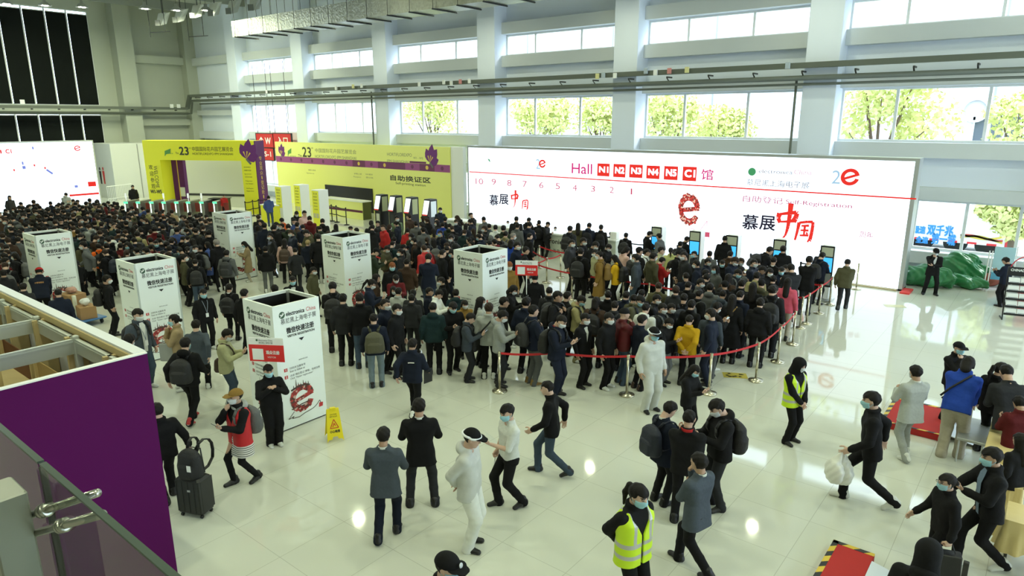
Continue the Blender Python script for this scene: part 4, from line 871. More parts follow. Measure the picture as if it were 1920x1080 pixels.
# ---------------------------------------------------------------- red hanging direction signs
M_RED = mat('sign_red', '#c8302c', .5); PS = Plane((-50, 28.75, 0), (1, 0, 0)); sg = []
for lab, (x0, y0, x1, y1), t in (('red hanging sign with an arrow and the letter W', (482, 251, 511, 276), '↑W'), ('red hanging sign reading 入口 above the yellow wall', (514, 251, 545, 277), '入口'), ('red hanging sign reading S-1 below the arrow sign', (482, 278, 512, 299), 'S-1')):
    o = empty('direction_sign', (0, 0, 0), 0, lab, 'sign', 'red direction signs'); u0, v0 = PS.uv(x0, y1); u1, v1 = PS.uv(x1, y0); mb = MB(); pbox(mb, PS.P, u0, u1, v0, v1, -.08, 0); mb.build('board', M_RED, o)
    mb = MB(); pbox(mb, PS.P, u0-.05, u1+.05, v0-.05, v0, -.1, .02); pbox(mb, PS.P, u0-.05, u1+.05, v1, v1+.05, -.1, .02); pbox(mb, PS.P, u0-.05, u0, v0, v1, -.1, .02); pbox(mb, PS.P, u1, u1+.05, v0, v1, -.1, .02); mb.build('frame', M_DARK, o)
    mb = MB(); w, h = u1-u0, v1-v0
    if t == '↑W': text(mb, 'W', u0+w*.52, v0+h*.25, u0+w*.85, v0+h*.7, PS.P, .006, bold=.03); ribbon(mb, PS.P, [(u0+w*.3, v0+h*.22), (u0+w*.3, v0+h*.7)], .1, .006); poly(mb, PS.P, [(u0+w*.15, v0+h*.5), (u0+w*.3, v0+h*.78), (u0+w*.45, v0+h*.5), (u0+w*.3, v0+h*.62)], .007)
    elif t == 'S-1': PS.text(mb, t, 496, 284, 508, 294, .006, bold=.02)
    else: text(mb, t, u0+w*.22, v0+h*.25, u0+w*.8, v0+h*.75, PS.P, .006, bold=.03)
    mb.build('lettering', M_WHITE, o)
    if t != 'S-1': MB().tube([PS.P(u0+.3, v1, 0), PS.P(u0+.3, v1+5, 0)], .02, 5).tube([PS.P(u1-.3, v1, 0), PS.P(u1-.3, v1+5, 0)], .02, 5).build('hanger', M_DARK, o)
o = empty('restroom_sign', (0, 0, 0), 0, 'black and red restroom figures on the side of the toilet block', 'sign'); PR = Plane((-57, P1[1], 0), (1, 0, 0))
for px, c, nm in ((189, M_INKB, 'figure'), (195, M_RED, 'figure')):
    u, v = PR.uv(px, 330); mb = MB(); poly(mb, PR.P, [(u+.13*math.cos(t), v+.55+.13*math.sin(t)) for t in np.linspace(0, 6, 12)], .01); poly(mb, PR.P, [(u-.12, v-.6), (u+.12, v-.6), (u+.2, v+.38), (u-.2, v+.38)], .01); mb.build(nm, c, o)
# ---------------------------------------------------------------- printed towers
PH = 2.48
def tower(cx, cy, label):
    o = empty('printed_tower', (cx, cy, 0), 0, label, 'tower', 'white printed registration towers'); s = .505
    mb = MB()
    for a in range(4):
        c_, s_ = [(1, 0), (0, 1), (-1, 0), (0, -1)][a]; b = MB().box(-s, s, -s, -s+.045, .025, PH)
        mb.add([(x*c_-y*s_, x*s_+y*c_, z) for x, y, z in b.v], b.f)
    mb.build('walls', mat('tower_white', '#eef5f0', .45), o); MB().box(-s+.047, s-.047, -s+.047, s-.047, .03, .1).build('floor_board', M_BLACK, o)
    mb = MB()
    for x0, x1, y0, y1 in ((-s+.046, s-.046, -s+.046, -s+.05), (-s+.046, s-.046, s-.05, s-.046), (-s+.046, -s+.05, -s+.046, s-.046), (s-.05, s-.046, -s+.046, s-.046)): mb.box(x0, x1, y0, y1, .05, PH-.06)
    mb.build('black_lining', M_BLACK, o); MB().box(-s+.046, -s+.09, s-.09, s-.046, .05, PH-.01).box(s-.09, s-.046, -s+.046, -s+.09, .05, PH-.01).box(-s+.046, -s+.09, -s+.046, -s+.09, .05, PH-.01).build('corner_post', M_ALU, o)
    MB().box(-s+.01, s-.01, -s+.01, s-.01, 0, .025).build('base', M_DARK, o)
    NM = dict(k=('lettering', M_INKB), r=('red_lettering', mat('print_red', '#c4383a', .6)), w=('white_lettering', M_WHITE), g=('globe_logo', mat('globe_green', '#3c5c44', .5)), c=('collage_letter', M_COLL), d=('cable_print', mat('print_dark', '#4a3a34', .7)))
    for a in range(4):
        groups = {}
        def g(k): return groups.setdefault(k, MB())
        ex = [(1, 0, 0), (0, 1, 0), (-1, 0, 0), (0, -1, 0)][a]; n = [(0, -1, 0), (1, 0, 0), (0, 1, 0), (-1, 0, 0)][a]
        P = panel(Vector(n)*s-Vector(ex)*s, ex, (0, 0, 1)); V = lambda f: PH*(1-f)
        text(g('k'), 'electronica', .27, V(.094), .665, V(.062), P, bold=.004); text(g('r'), 'China', .71, V(.092), .92, V(.06), P)
        text(g('k'), '慕尼黑上海电子展', .15, V(.150), .92, V(.108), P); text(g('k'), '微信快速注册', .25, V(.232), .85, V(.186), P, bold=.006); text(g('k'), 'VISITOR REGISTRATION', .26, V(.262), .86, V(.244), P, bold=.003)
        poly(g('k'), P, [(.50, V(.288)), (.62, V(.288)), (.56, V(.312))], .004); text(g('k'), '微信扫码注册', .46, V(.466), .66, V(.456), P)
        for n_, f in (('1', .50), ('2', .558)):
            poly(g('r'), P, [(.13, V(f+.026)), (.20, V(f+.026)), (.20, V(f)), (.13, V(f))], .004); text(g('w'), n_, .153, V(f+.021), .177, V(f+.005), P, .006, bold=.004)
        text(g('k'), '扫码关注服务号', .25, V(.518), .60, V(.500), P); text(g('k'), 'Scan to follow us', .25, V(.542), .58, V(.525), P); text(g('k'), '点击“观众登记”按钮，完成注册', .25, V(.578), .92, V(.560), P); text(g('k'), 'Click "Visitor registration"', .25, V(.604), .76, V(.586), P)
        poly(g('g'), P, [(.185+.062*math.cos(t), V(.078)+.068*math.sin(t)) for t in np.linspace(0, 6.0, 18)], .004); ribbon(g('w'), P, [(.14, V(.07)), (.18, V(.085)), (.23, V(.066))], .016, .006); ribbon(g('w'), P, [(.15, V(.094)), (.19, V(.072)), (.20, V(.06))], .012, .0065)
        letter_e(g('c'), P, .47, V(.775), .26, .27, .005, .43, .22, .10)
        for k, (x, h) in enumerate(((.30, .05), (.36, .16), (.41, .08), (.46, .06), (.52, .10), (.57, .06), (.63, .05))): g('d').add([P(x-.012, V(.675)-.02, .006), P(x+.012, V(.675)-.02, .006), P(x+.003, V(.675)+h, .006), P(x-.003, V(.675)+h, .006)], [(0, 1, 2, 3)])
        ribbon(g('d'), P, [(.24, V(.69)), (.40, V(.672)), (.58, V(.676)), (.66, V(.69))], .035, .0065); ribbon(g('d'), P, [(.22, V(.845)), (.45, V(.825)), (.62, V(.82))], .02, .0065)
        ribbon(g('d'), P, [(.27, V(.868)), (.14, V(.915)), (.26, V(.905)), (.22, V(.918))]+[(.38+.5*t, V(.925-.01*math.sin(t*6)-.09*t*t)) for t in np.linspace(0, .86, 12)]+[(.86, V(.848)), (.88, V(.875))], .014, .004)
        poly(g('r'), P, [(.83, V(.905)), (.92, V(.905)), (.93, V(.872)), (.84, V(.868))], .006)
        for k, (nm, m) in NM.items(): groups[k].build(nm, m, o)
    return o
TW = [(-11.4, 7.05, 'white printed tower nearest the camera, beside the yellow wet floor sign'), (-17.4, 7.15, 'white printed tower behind the man in the gray denim jacket'), (-24.0, 7.1, 'white printed tower cut by the booth at far left, behind the red cap'),
      (-23.95, 13.1, 'smallest white printed tower, by the woman in the tan trench coat'), (-16.5, 12.55, 'white printed tower in the middle, just left of the dense queue'), (-11.7, 13.22, 'white printed tower standing within the queue at centre')]
t0 = tower(*TW[0])
for x, y, l in TW[1:]: t = dup(t0); t.location = (x, y, 0); t['label'] = l
# ---------------------------------------------------------------- yellow info boxes, counter, black ticket machines
for k, (px, py) in enumerate(((527, 350), (562, 347), (597, 357))):
    p = G(px, py, 2.12); o = empty('info_box', (p[0], p[1], 0), 0, 'white box with a yellow printed front beside the yellow wall, %s' % ['left one', 'middle one', 'right one'][k], 'info stand', 'white boxes with yellow posters')
    MB().bbox(-.66, 0, 0, .62, 0, 2.12, .01).build('box', M_WHITE, o); z0 = .9 if k == 0 else .05; MB().box(-.62, -.04, -.012, -.001, z0, 2.07).build('poster', M_YEL, o)
    mb = MB(); Pp = panel((-.62, -.012, 0), (1, 0, 0), (0, 0, 1))
    for j in range(6): text(mb, ['23', '中国国际花卉园艺展览会', '现场登记流程', '扫码登记', '打印证件', '入场参观'][j], .12, 1.88-j*.17, .46, 1.96-j*.17, Pp, .003)
    mb.build('lettering', M_INK, o)
    if k: mb = MB(); [mb.add([Pp(.05+.26*j, .6, .003), Pp(.26+.26*j, .6, .003), Pp(.26+.26*j, .85, .003), Pp(.05+.26*j, .85, .003)], [(0, 1, 2, 3)]) for j in (0, 1)]; mb.build('picture', mat('pale_print', '#c9c6a0', .6), o)
ca = G(610, 369, 1.1); cb_ = G(672, 379, 1.1); o = empty('service_counter', (0, 0, 0), 0, 'yellow counter with a maroon stripe in front of the yellow wall', 'counter'); yc = (ca[1]+cb_[1])/2
MB().box(ca[0], cb_[0], yc, yc+.65, .0, 1.04).build('body', M_YEL2, o); MB().box(ca[0]-.02, cb_[0]+.02, yc-.03, yc+.7, 1.04, 1.1).build('top', M_WHITE, o); MB().box(ca[0], cb_[0]+.004, yc-.006, yc-.001, .42, .56).build('stripe', mat('maroon_print', '#5f2038', .6), o); MB().box(cb_[0]+.001, cb_[0]+.03, yc+.02, yc+.63, 0, 1.03).build('end_board', mat('olive_board', '#4d5124', .6), o)
ca = G(488, 383, 1.05); o = empty('gate_counter', (ca[0], ca[1], 0), .3, 'small yellow counter with a white top beside the purple gate end', 'counter'); MB().box(0, 1.3, 0, .5, 0, 1.0).build('body', M_YEL, o); MB().box(-.02, 1.32, -.02, .52, 1.0, 1.05).build('top', M_WHITE, o)
for k, (px, py) in enumerate(((712, 366), (739, 368), (769, 371), (804, 375))):
    p = G(px, py, 1.9); o = empty('ticket_machine', (p[0], p[1]-.0, 0), 0, 'black ticket machine with a pale side panel before the yellow wall, %s from the left' % ORD[k], 'ticket machine', 'black ticket machines')
    prof = [(0, 0), (0, 1.02), (-.10, 1.10), (.12, 1.9), (.55, 1.9), (.58, 1.86), (.58, 0)]
    MB().prism(prof, (-.46, 0, 0), (0, 1, 0), (0, 0, 1), (1, 0, 0), .46).build('cabinet', M_BLACK, o)
    n_ = .004; MB().add([(-.42, -.09-n_, 1.16), (-.04, -.09-n_, 1.16), (-.04, .09-n_, 1.84), (-.42, .09-n_, 1.84)], [(0, 1, 2, 3)]).build('screen', mat('machine_screen', '#e8ecf2', .3, emit=.7, ecol='#e8ecf4'), o); MB().add([(-.40, -.105-n_, 1.11), (-.06, -.105-n_, 1.11), (-.06, -.095-n_, 1.15), (-.40, -.095-n_, 1.15)], [(0, 1, 2, 3)]).build('scanner_light', mat('red_glow', '#d83a36', .4, emit=.8), o)
    MB().box(.001, .006, .13, .50, 1.02, 1.80).build('side_panel', mat('side_panel', '#aeb48a' if k < 3 else '#dfe6ea', .5) if k < 3 else mat('side_panel_white', '#dfe6ea', .5), o); MB().box(-.36, -.1, -.006, 0, .35, .9).build('printer_door', mat('printer_door', '#c9ccb8', .5) if k == 0 else M_DARK, o)
# ---------------------------------------------------------------- entry barriers with green lights
for k, px in enumerate((235, 258, 283, 306, 330, 352, 377, 402)):
    p = G(px, 376, 1.05); o = empty('turnstile', (p[0], p[1], 0), .64, 'steel entry turnstile with a green light under the yellow gate, %s from the left' % ORD[k], 'turnstile', 'turnstiles under the yellow gate')
    MB().bbox(-.14, .14, 0, 1.25, 0, 1.0, .02).build('cabinet', mat('turnstile_steel', '#8f918b', .35, .7), o); MB().box(-.13, .13, -.012, .0, .86, .98).build('green_light', mat('green_glow', '#2c8a60', .4, emit=1.6, ecol='#58e0a0'), o)
    MB().box(-.09, -.03, -.012, 0, .3, .86).build('light_strip', mat('white_glow', '#e8fff6', .4, emit=1.4, ecol='#eafff4'), o); MB().box(.16, .62, .5, .52, .3, .85).build('glass_wing', mat('wing_red', '#8a3a34', .3), o)
    if k in (0, 3, 5, 6): MB().tube([(0, .1, 1.0), (0, .1, 1.2)], .02, 6).box(-.05, .05, .07, .10, 1.2, 1.48).build('face_reader', mat('reader_white', '#e8ecf0', .3, emit=.5), o)
o = empty('stair_railing', (0, 0, 0), 0, 'white metal railing in front of the toilet block', 'railing'); ra = G(200, 350, 1.1); rb = G(246, 345, 1.1); mb = MB(); mb.tube([ra, rb], .03, 6).tube([(ra[0], ra[1], .2), (rb[0], rb[1], .2)], .025, 6)
for t in np.linspace(0, 1, 16): q = Vector(ra).lerp(Vector(rb), t); mb.tube([(q[0], q[1], 0), (q[0], q[1], 1.1)], .015, 5)
mb.build('bars', M_WHITE, o)
o = empty('podium_desk', tuple(G(415, 402)), .6, 'black desk in front of the yellow gate where a person in red sits', 'desk'); MB().bbox(-.55, .55, -.3, .3, 0, 1.0, .02).build('body', M_BLACK, o); MB().box(-.6, .6, -.34, .34, 1.0, 1.04).build('top', M_DARK, o)
# ---------------------------------------------------------------- registration counters and self-service kiosks by the screen
M_CTR = mat('counter_grey', '#c8cfc2', .6)
for nm, x0, x1, y0, lab in (('a', -19.4, -15.75, 23.6, 'long pale counter with black lettering by the screen, nearest its middle'), ('b', -23.4, -19.8, 23.9, 'long plain pale counter at the left end of the screen')):
    o = empty('registration_counter', (0, 0, 0), 0, lab, 'counter', 'pale registration counters'); MB().box(x0, x1, y0, y0+.55, 0, .98).build('body', M_CTR, o); MB().bbox(x0-.03, x1+.03, y0-.06, y0+.6, .98, 1.05, .01).build('top', M_WHITE, o)
    if nm == 'a':
        mb = MB(); PC = panel((x0, y0, 0), (1, 0, 0), (0, 0, 1)); L = x1-x0; text(mb, 'lectronica', L-1.62, .60, L-.35, .80, PC, bold=.01); text(mb, '慕尼黑上海电子展', L-1.75, .20, L-.2, .38, PC); mb.build('lettering', M_INKB, o); mb = MB(); text(mb, 'e', L-1.80, .60, L-1.65, .76, PC, bold=.01); mb.build('red_letter', mat('print_red', '#c4383a', .6), o)
for k, (px, py) in enumerate(((1105, 447), (1143, 449))):
    p = G(px, py, 1.05); o = empty('registration_desk', (p[0], p[1], 0), 0, 'small pale standing desk before the screen, %s of the two' % ['left', 'right'][k], 'desk', 'small standing desks by the screen'); MB().bbox(-.5, .3, 0, .5, 0, 1.0, .01).build('body', M_CTR, o); MB().box(-.53, .33, -.04, .54, 1.0, 1.05).build('top', M_WHITE, o)
    if k: MB().bbox(-.05, .25, .1, .35, 1.05, 1.35, .02).build('printer', M_WHITE, o)
for k, (px, py) in enumerate(((1566, 462), (1475, 450), (1384, 442), (1314, 434), (1241, 426))):
    p = G(px, py, 1.85); o = empty('self_service_kiosk', (p[0], p[1], 0), 0, 'white self-service kiosk with a blue touch screen before the big screen, %s from the right' % ORD[k], 'kiosk', 'white kiosks with blue screens'); w = .42
    MB().bbox(-w, 0, 0, .45, .06, 1.85, .05).build('cabinet', M_WHITE, o); MB().box(-w-.04, .04, -.06, .52, 0, .06).build('base', M_ALU, o); MB().bbox(-w-.005, .006, -.02, -.001, .5, 1.84, .006).build('bezel', M_BLACK, o)
    MB().box(-w+.04, -.03, -.026, -.021, 1.50, 1.79).build('header', mat('kiosk_header', '#b9bda8', .5), o); MB().box(-w+.04, -.03, -.027, -.021, 1.0, 1.46).build('screen', mat('touch_screen', '#38a0e0', .3, emit=1., ecol='#48b4f0'), o); MB().box(-w+.04, -.03, -.026, -.021, .56, .95).build('card_slot', mat('slot_grey', '#8f938c', .5), o)
# ---------------------------------------------------------------- belt posts
M_BELT = mat('belt_red', '#c8242c', .6); M_POST = mat('post_steel', '#cfc9b2', .25, .9)
def stanchion(p, label, m=None, z=.93, grp='steel belt posts of the queue'):
    o = empty('belt_post', (p[0], p[1], 0), 0, label, 'belt post', grp); m = m or M_POST
    mb = MB(); mb.smooth = True; mb.lathe([(.165, 0), (.17, .015), (.165, .03), (.05, .06), (.03, .075)], n=24); mb.build('base', m, o); mb = MB(); mb.smooth = True; mb.lathe([(.029, .07), (.029, z-.1)], n=14); mb.build('pole', m, o); mb = MB(); mb.lathe([(.034, z-.1), (.036, z-.09), (.036, z-.01), (.03, z)], n=14); mb.build('belt_head', m if m is M_POST else M_BLACK, o); return o
def belt(o, a, b, m=None, z=.865, sag=.04):
    a, b = Vector((a[0], a[1], z)), Vector((b[0], b[1], z)); n = 10; mb = MB(); org = Vector(o.location); d = (b-a).normalized().cross(Vector((0, 0, 1)))*.0015
    pts = [a.lerp(b, t)-Vector((0, 0, sag*4*t*(1-t))) for t in np.linspace(0, 1, n+1)]
    for p, q in zip(pts[:-1], pts[1:]):
        c = [p+d-org, q+d-org, q-d-org, p-d-org]; h = Vector((0, 0, .05)); mb.add(c+[x+h for x in c], [(0, 3, 2, 1), (4, 5, 6, 7), (0, 1, 5, 4), (2, 3, 7, 6), (1, 2, 6, 5), (3, 0, 4, 7)])
    mb.build('belt', m or M_BELT, o)
SP = {k: G(*v) for k, v in dict(s1=(937, 734), s2=(1041, 733), s3=(1175, 741), s4=(1329, 738), s5=(1417, 714), s6=(1458, 679), s7=(1486, 646), s8=(1500, 615), s9=(1512, 607), s10=(1535, 588), s11=(1555, 571), s12=(1605, 542),
   a=(1011, 503), b=(1025, 530), c=(1051, 521), d=(990, 507), e=(1001, 540), f=(1072, 562), h=(1097, 545), i=(1147, 572), j=(1168, 562), k=(1215, 585), l=(1290, 600), m=(688, 512), n=(720, 530), q=(745, 505)).items()}
SL = dict(s1='steel belt post at the left end of the front red belt', s2='steel belt post behind the walking man in jeans', s3='steel belt post left of the standing man in white coveralls', s4='steel belt post beside the woman in black reading her phone', s5='steel belt post at the front corner of the queue', s6='steel belt post just beyond the front corner post', s7='steel belt post beside the black suitcase in the queue', s8='steel belt post with its wide foot near the pink jacket', s9='steel belt post close behind another post at the right side of the queue', s10='steel belt post where two red belts meet near the right kiosk', s11='steel belt post in front of the rightmost kiosk', s12='lone steel belt post standing right of the man walking to the screen',
   a='steel belt post in front of the lettered counter', b='steel belt post at the tip of the red V shaped belts', c='steel belt post right of the red V shaped belts', d='steel belt post beside the man in the long black coat', e='steel belt post behind the held red sign', f='steel belt post beside the man with the black backpack at the second belt', h='slim steel belt post behind the second belt', i='steel belt post in front of the woman in yellow', j='slim steel belt post right of the woman in yellow', k='steel belt post behind the man in the navy jacket', l='steel belt post deep inside the dense queue', m='steel belt post by the man in the staff jacket', n='steel belt post by the man in the red and white jacket', q='steel belt post behind the brown jacket')
SO = {k: stanchion(p, SL[k]) for k, p in SP.items()}
for a, b in (('s1', 's2'), ('s2', 's3'), ('s3', 's4'), ('s4', 's5'), ('s5', 's6'), ('s6', 's7'), ('s8', 's10'), ('s10', 's11'), ('d', 'b'), ('b', 'c'), ('e', 'f'), ('f', 'i'), ('i', 'k'), ('k', 'l'), ('m', 'n'), ('n', 'q'), ('e', 'b')): belt(SO[a], SP[a], SP[b])
q = G(1062, 518); belt(SO['a'], SP['a'], q); q = SP['s10']+np.array([-2.2, .35, 0]); belt(SO['s10'], SP['s10'], q); q = SP['s8']+np.array([-1.4, .3, 0]); belt(SO['s8'], SP['s8'], q); q = SP['c']+np.array([1.8, -.6, 0])
for k, (px, py, lab) in enumerate(((1404, 522, 'thin black belt post between two kiosks before the screen'), (1268, 503, 'thin black belt post left of the second kiosk from the left'), (1497, 540, 'thin black belt post left of the rightmost kiosk'), (1180, 497, 'thin black belt post beside the man at the right standing desk'))):
    p = G(px, py); o = stanchion(p, lab, M_BLACK, .95, 'black belt posts before the screen'); belt(o, p, p+np.array([.9, .5, 0]), M_BLACK, .87)
FB = [G(x, y) for x, y in ((462, 408), (476, 405), (487, 403), (505, 400), (616, 414), (623, 415), (632, 417), (650, 422))]
for k, p in enumerate(FB):
    o = stanchion(p, 'black belt post %s' % ('beside the yellow gate, %s from the left' % ORD[k] if k < 4 else 'before the yellow counter, %s from the left' % ORD[k-4]), M_BLACK, 1.0, 'black belt posts by the yellow displays')
    if k not in (3, 7): belt(o, p, FB[k+1], M_BLACK, .9); belt(o, p, FB[k+1], M_BLACK, .45)
# rails among the far crowd
for k, (x0, y0, x1, y1) in enumerate(((10, 415, 60, 409), (110, 404, 165, 399), (165, 398, 220, 394))):
    a, b = G(x0, y0, 1.12), G(x1, y1, 1.12); o = empty('crowd_rail', (0, 0, 0), 0, 'white metal rail standing in the far left crowd, %s from the left' % ORD[k], 'rail', 'white rails in the far crowd'); MB().beam(a, b, .06, .1).build('bar', M_WHITE, o); mb = MB(); [mb.tube([(q[0], q[1], 0), (q[0], q[1], 1.1)], .03, 6) for q in (a, b)]; mb.build('post', M_WHITE, o)
# ================================================================ booth, railing, furniture
BX, BY, BZ = -8.30, 3.28, 3.08
M_PLY = mat('plywood', '#c9b583', .7, var=.1, bscale=4); M_CARD = mat('cardboard', '#a6835a', .8, var=.08, bscale=3); M_OCT = mat('frame_profile', '#c3c9c2', .4, .3)
o = empty('exhibition_booth', (0, 0, 0), 0, 'unfinished booth with a purple front wall and open framed cells at lower left', 'booth')
MB().box(BX-.06, BX, -2.5, BY, 0, BZ).build('purple_wall', mat('booth_purple', '#560a52', .7, spec=.15), o); MB().box(BX-.065, BX+.004, -2.5, BY, BZ-.012, BZ+.004).build('white_edge', M_WHITE, o)
MB().box(-19, BX-.06, BY-.05, BY, 0, BZ).build('side_wall', mat('booth_white', '#e3e6ea', .5), o); MB().box(-19, BX-.06, BY-.13, BY+.01, BZ-.02, BZ+.01).build('top_cap', mat('cap_white', '#dfe3ea', .5), o)
mb = MB()
for x in np.arange(-18.8, -8.4, 1.24): mb.box(x, x+.06, BY-.30, BY-.06, 0, BZ-.10)
mb.box(-19, BX-.06, BY-.155, BY-.13, BZ-.11, BZ-.02)
mb.box(-19, BX-.06, BY-.17, BY-.06, BZ-.3, BZ-.22).box(-19, BX-.06, BY-.17, BY-.06, 1.4, 1.48); mb.build('stud_frame', M_PLY, o)
gx = [-9.94, -11.42, -12.98, -14.5, -16.0, -17.5]; gy = [3.06, 1.55, .05, -1.4]
for x in gx:
    for y in gy[:3]:
        mb = MB(); mb.bbox(x-.04, x+.04, y-.04, y+.04, 0, 3.02, .012)
        for s in (-.022, .022): mb.box(x+s-.004, x+s+.004, y-.043, y+.043, .1, 2.95)
        mb.build('post', M_OCT, o)
for x in gx: MB().box(x-.025, x+.025, gy[3], gy[0], 2.78, 2.98).box(x-.03, x+.03, gy[3], gy[0], 2.93, 2.95).build('cross_beam', M_OCT, o)
for y in gy[:3]: MB().box(-19, BX-.07, y-.025, y+.025, 2.78, 2.98).box(-19, BX-.07, y-.03, y+.03, 2.93, 2.95).build('long_beam', M_OCT, o)
rg = random.Random(11)
for i, x in enumerate(gx[:5]):
    x2 = gx[i+1]
    for j, y in enumerate((2.45, .95)):
        so = empty('storage_shelf', (0, 0, 0), 0, 'pale wooden storage shelf inside the booth, %s from the purple wall in the %s row' % (ORD[i], ['outer', 'inner'][j]), 'shelf', 'wooden shelves inside the booth'); d0, d1 = y, y+.5; up = MB()
        for xa in (x-.1, x2+.1):
            for ya in (d0, d1-.05): MB().box(xa-.025, xa+.025, ya, ya+.05, 0, 2.5).build('upright', M_PLY, so)
        for z in (.35, .95, 1.45, 1.95): MB().box(x2+.1, x-.1, d0, d1, z, z+.03).build('board', M_PLY, so)
        MB().box(x2+.12, x-.12, d1-.015, d1, .35, 2.4).build('back_panel', mat('back_ply', '#7e5a34' if (i+j) % 2 else '#b59a62', .7) if (i+j) % 2 == 0 else mat('back_brown', '#6e4526', .7), so)
        for k in range(3):
            w = .3+.2*rg.random(); xx = x2+.2+k*.42; z = (.38, .98, 1.48)[k]; c = MB().bbox(xx, xx+w*.8, d0+.06, d0+.42, z, z+.2+.2*rg.random(), .006)
            tag(c.build('cardboard_carton', M_CARD), 'brown carton on the booth shelf, %s board of the %s %s shelf' % (['lowest', 'second', 'third'][k], ORD[i], ['outer', 'inner'][j]), 'carton', 'cartons stored in the booth')
# glass balustrade of the balcony the picture is taken from
o = empty('glass_railing', (0, 0, 0), 0, 'glass balcony railing with steel handrail fittings at lower left', 'railing'); M_GL = glassmat('railing_glass', (.84, .87, .83), 2.1); M_GE = mat('glass_edge', '#31443a', .3)
zt_ = 5.2; gyv = .33
for x0, x1 in ((-3.6, -1.370), (-1.360, .9)):
    g = MB().box(x0, x1, gyv, gyv+.010, 4.15, zt_-.004).build('glass_pane', M_GL, o); MB().box(x0, x1, gyv-.0005, gyv+.0105, zt_-.004, zt_).build('polished_edge', M_GE, g)
MB().box(-1.370, -1.360, gyv, gyv+.010, 4.15, zt_-.01).build('joint', M_BLACK, o); MB().box(-4, 1.5, gyv-.05, gyv+.07, 4.05, 4.2).build('shoe_channel', M_ALU, o)
pa = PYp(22, 930, .29); MB().bbox(pa[0]-.07, pa[0]+.02, .25, .31, 4.1, pa[2]+.008, .003).build('steel_post', mat('brushed_post', '#9b9d95', .4, .7), o)
for (ax_, ay), (bx_, by), (cx_, cy) in (((22, 1012), (118, 985), (215, 957)), ((30, 975), (84, 957), (150, 928))):
    a, b, c = PYp(ax_, ay, .30), PYp(bx_, by, gyv-.004), PYp(cx_, cy, .48); mb = MB(); mb.smooth = True; b1 = Vector(b); d = (Vector(c)-b1).normalized(); d = (b1-Vector(a)).normalized(); mb.tube([Vector(a), b1, b1+d*.17], .0075, 12); mb.build('rail_tube', M_STEEL, o); mb = MB(); mb.smooth = True; mb.lathe([(.009, -.010), (.0135, -.009), (.0135, -.003), (.010, 0), (.0135, .003), (.0135, .009), (.009, .010)], b1, 16, b1-Vector(a)); mb.build('clamp', M_STEEL, o)
struct('balcony_slab', MB().box(-6, 6, -4, .40, 3.95, 4.05), mat('slab_grey', '#8f8f88', .8))
# wet floor sign
o = empty('wet_floor_sign', (-9.92, 7.0, 0), math.radians(62), 'yellow folding wet floor sign standing at the foot of the nearest tower', 'sign'); M_WF = mat('sign_yellow', '#e8d414', .45)
for sgn in (1, -1):
    T = Matrix.Rotation(-sgn*math.radians(16), 4, 'X'); mb = MB(); pts = [(-.15, 0), (-.12, .05), (-.06, .05), (-.04, .1), (.04, .1), (.06, .05), (.12, .05), (.15, 0), (.11, .62), (-.11, .62)]
    def tp(u, v, d): q = T @ Vector((u, -sgn*(.012+d), v-.62)); return (q[0], q[1], q[2]+.60)
    outer = [tp(u, v, 0) for u, v in pts]; inner = [tp(u, v, -.02) for u, v in pts]; n = len(pts); mb.add(outer+inner, [tuple(range(n)), tuple(range(2*n-1, n-1, -1))]+[(i, (i+1) % n, n+(i+1) % n, n+i) for i in range(n)]); lf = mb.build('leaf', M_WF, o)
    mb = MB(); sx = 1 if sgn > 0 else -1; Pq = lambda u, v, d=0.: Vector(tp(sx*u, v, d)); text(mb, '小心地滑', -.09, .17, .09, .22, Pq, .004, bold=.003); text(mb, 'CAUTION', -.06, .50, .06, .525, Pq, .004); text(mb, 'WET FLOOR', -.07, .46, .07, .485, Pq, .004); mb.build('lettering', M_INKB, lf); mb = MB()
    tri = [(-.075, .26), (.075, .26), (0, .42)]; [ribbon(mb, Pq, [tri[i], tri[(i+1) % 3]], .014, .004) for i in range(3)]; ribbon(mb, Pq, [(-.03, .28), (.0, .35), (.02, .30)], .015, .004); mb.build('warning_symbol', mat('warn_red', '#c8301c', .5), lf)
MB().box(-.05, .05, -.03, .03, .56, .62).build('hinge', M_WF, o)
# hand-held board signs
def picket(base, top, yaw, label, w=.62, h=.40):
    o = empty('picket_sign', (base[0], base[1], 0), yaw, label, 'sign', 'red and white signs held up on poles'); zt2 = top
    mb = MB(); mb.smooth = True; mb.tube([(0, 0, .01), (0, 0, zt2)], .012, 10); mb.build('pole', M_WHITE, o); MB().bbox(-w/2, w/2, -.026, -.012, zt2-h, zt2, .004).build('board', M_WHITE, o); MB().box(-w/2, w/2, -.030, -.027, zt2-h, zt2-h*.30).build('red_field', mat('board_red', '#dc2c28', .5), o)
    P = panel((-w/2, -.03, zt2-h), (1, 0, 0), (0, 0, 1)); mb = MB(); mb.add([P(.06, .03, .002), P(.27, .03, .002), P(.27, .24, .002), P(.06, .24, .002)], [(0, 1, 2, 3)]); text(mb, '观众注册', .32, .14, .57, .21, P, .002, bold=.004); text(mb, 'VISITOR', .34, .07, .50, .10, P, .002); mb.build('white_print', M_WHITE, o)
    mb = MB(); text(mb, 'electronica China', .20, h*.86, .46, h*.93, P, .005); text(mb, '慕尼黑上海电子展', .20, h*.75, .46, h*.83, P, .005); mb.build('lettering', M_INK, o); mb = MB(); poly(mb, P, [(.165+.02*math.cos(t), h*.895+.02*math.sin(t)) for t in np.linspace(0, 6, 12)], .005); mb.build('globe_logo', mat('globe_green', '#3c5c44'), o)
b = G(517, 826); picket(b, 2.02, math.radians(32), 'red and white sign on a long pole held by the person at the nearest tower', .66, .45)
b = G(987, 622); picket(b, 2.05, math.radians(30), 'red and white sign raised within the queue beside the middle tower', .62, .42)
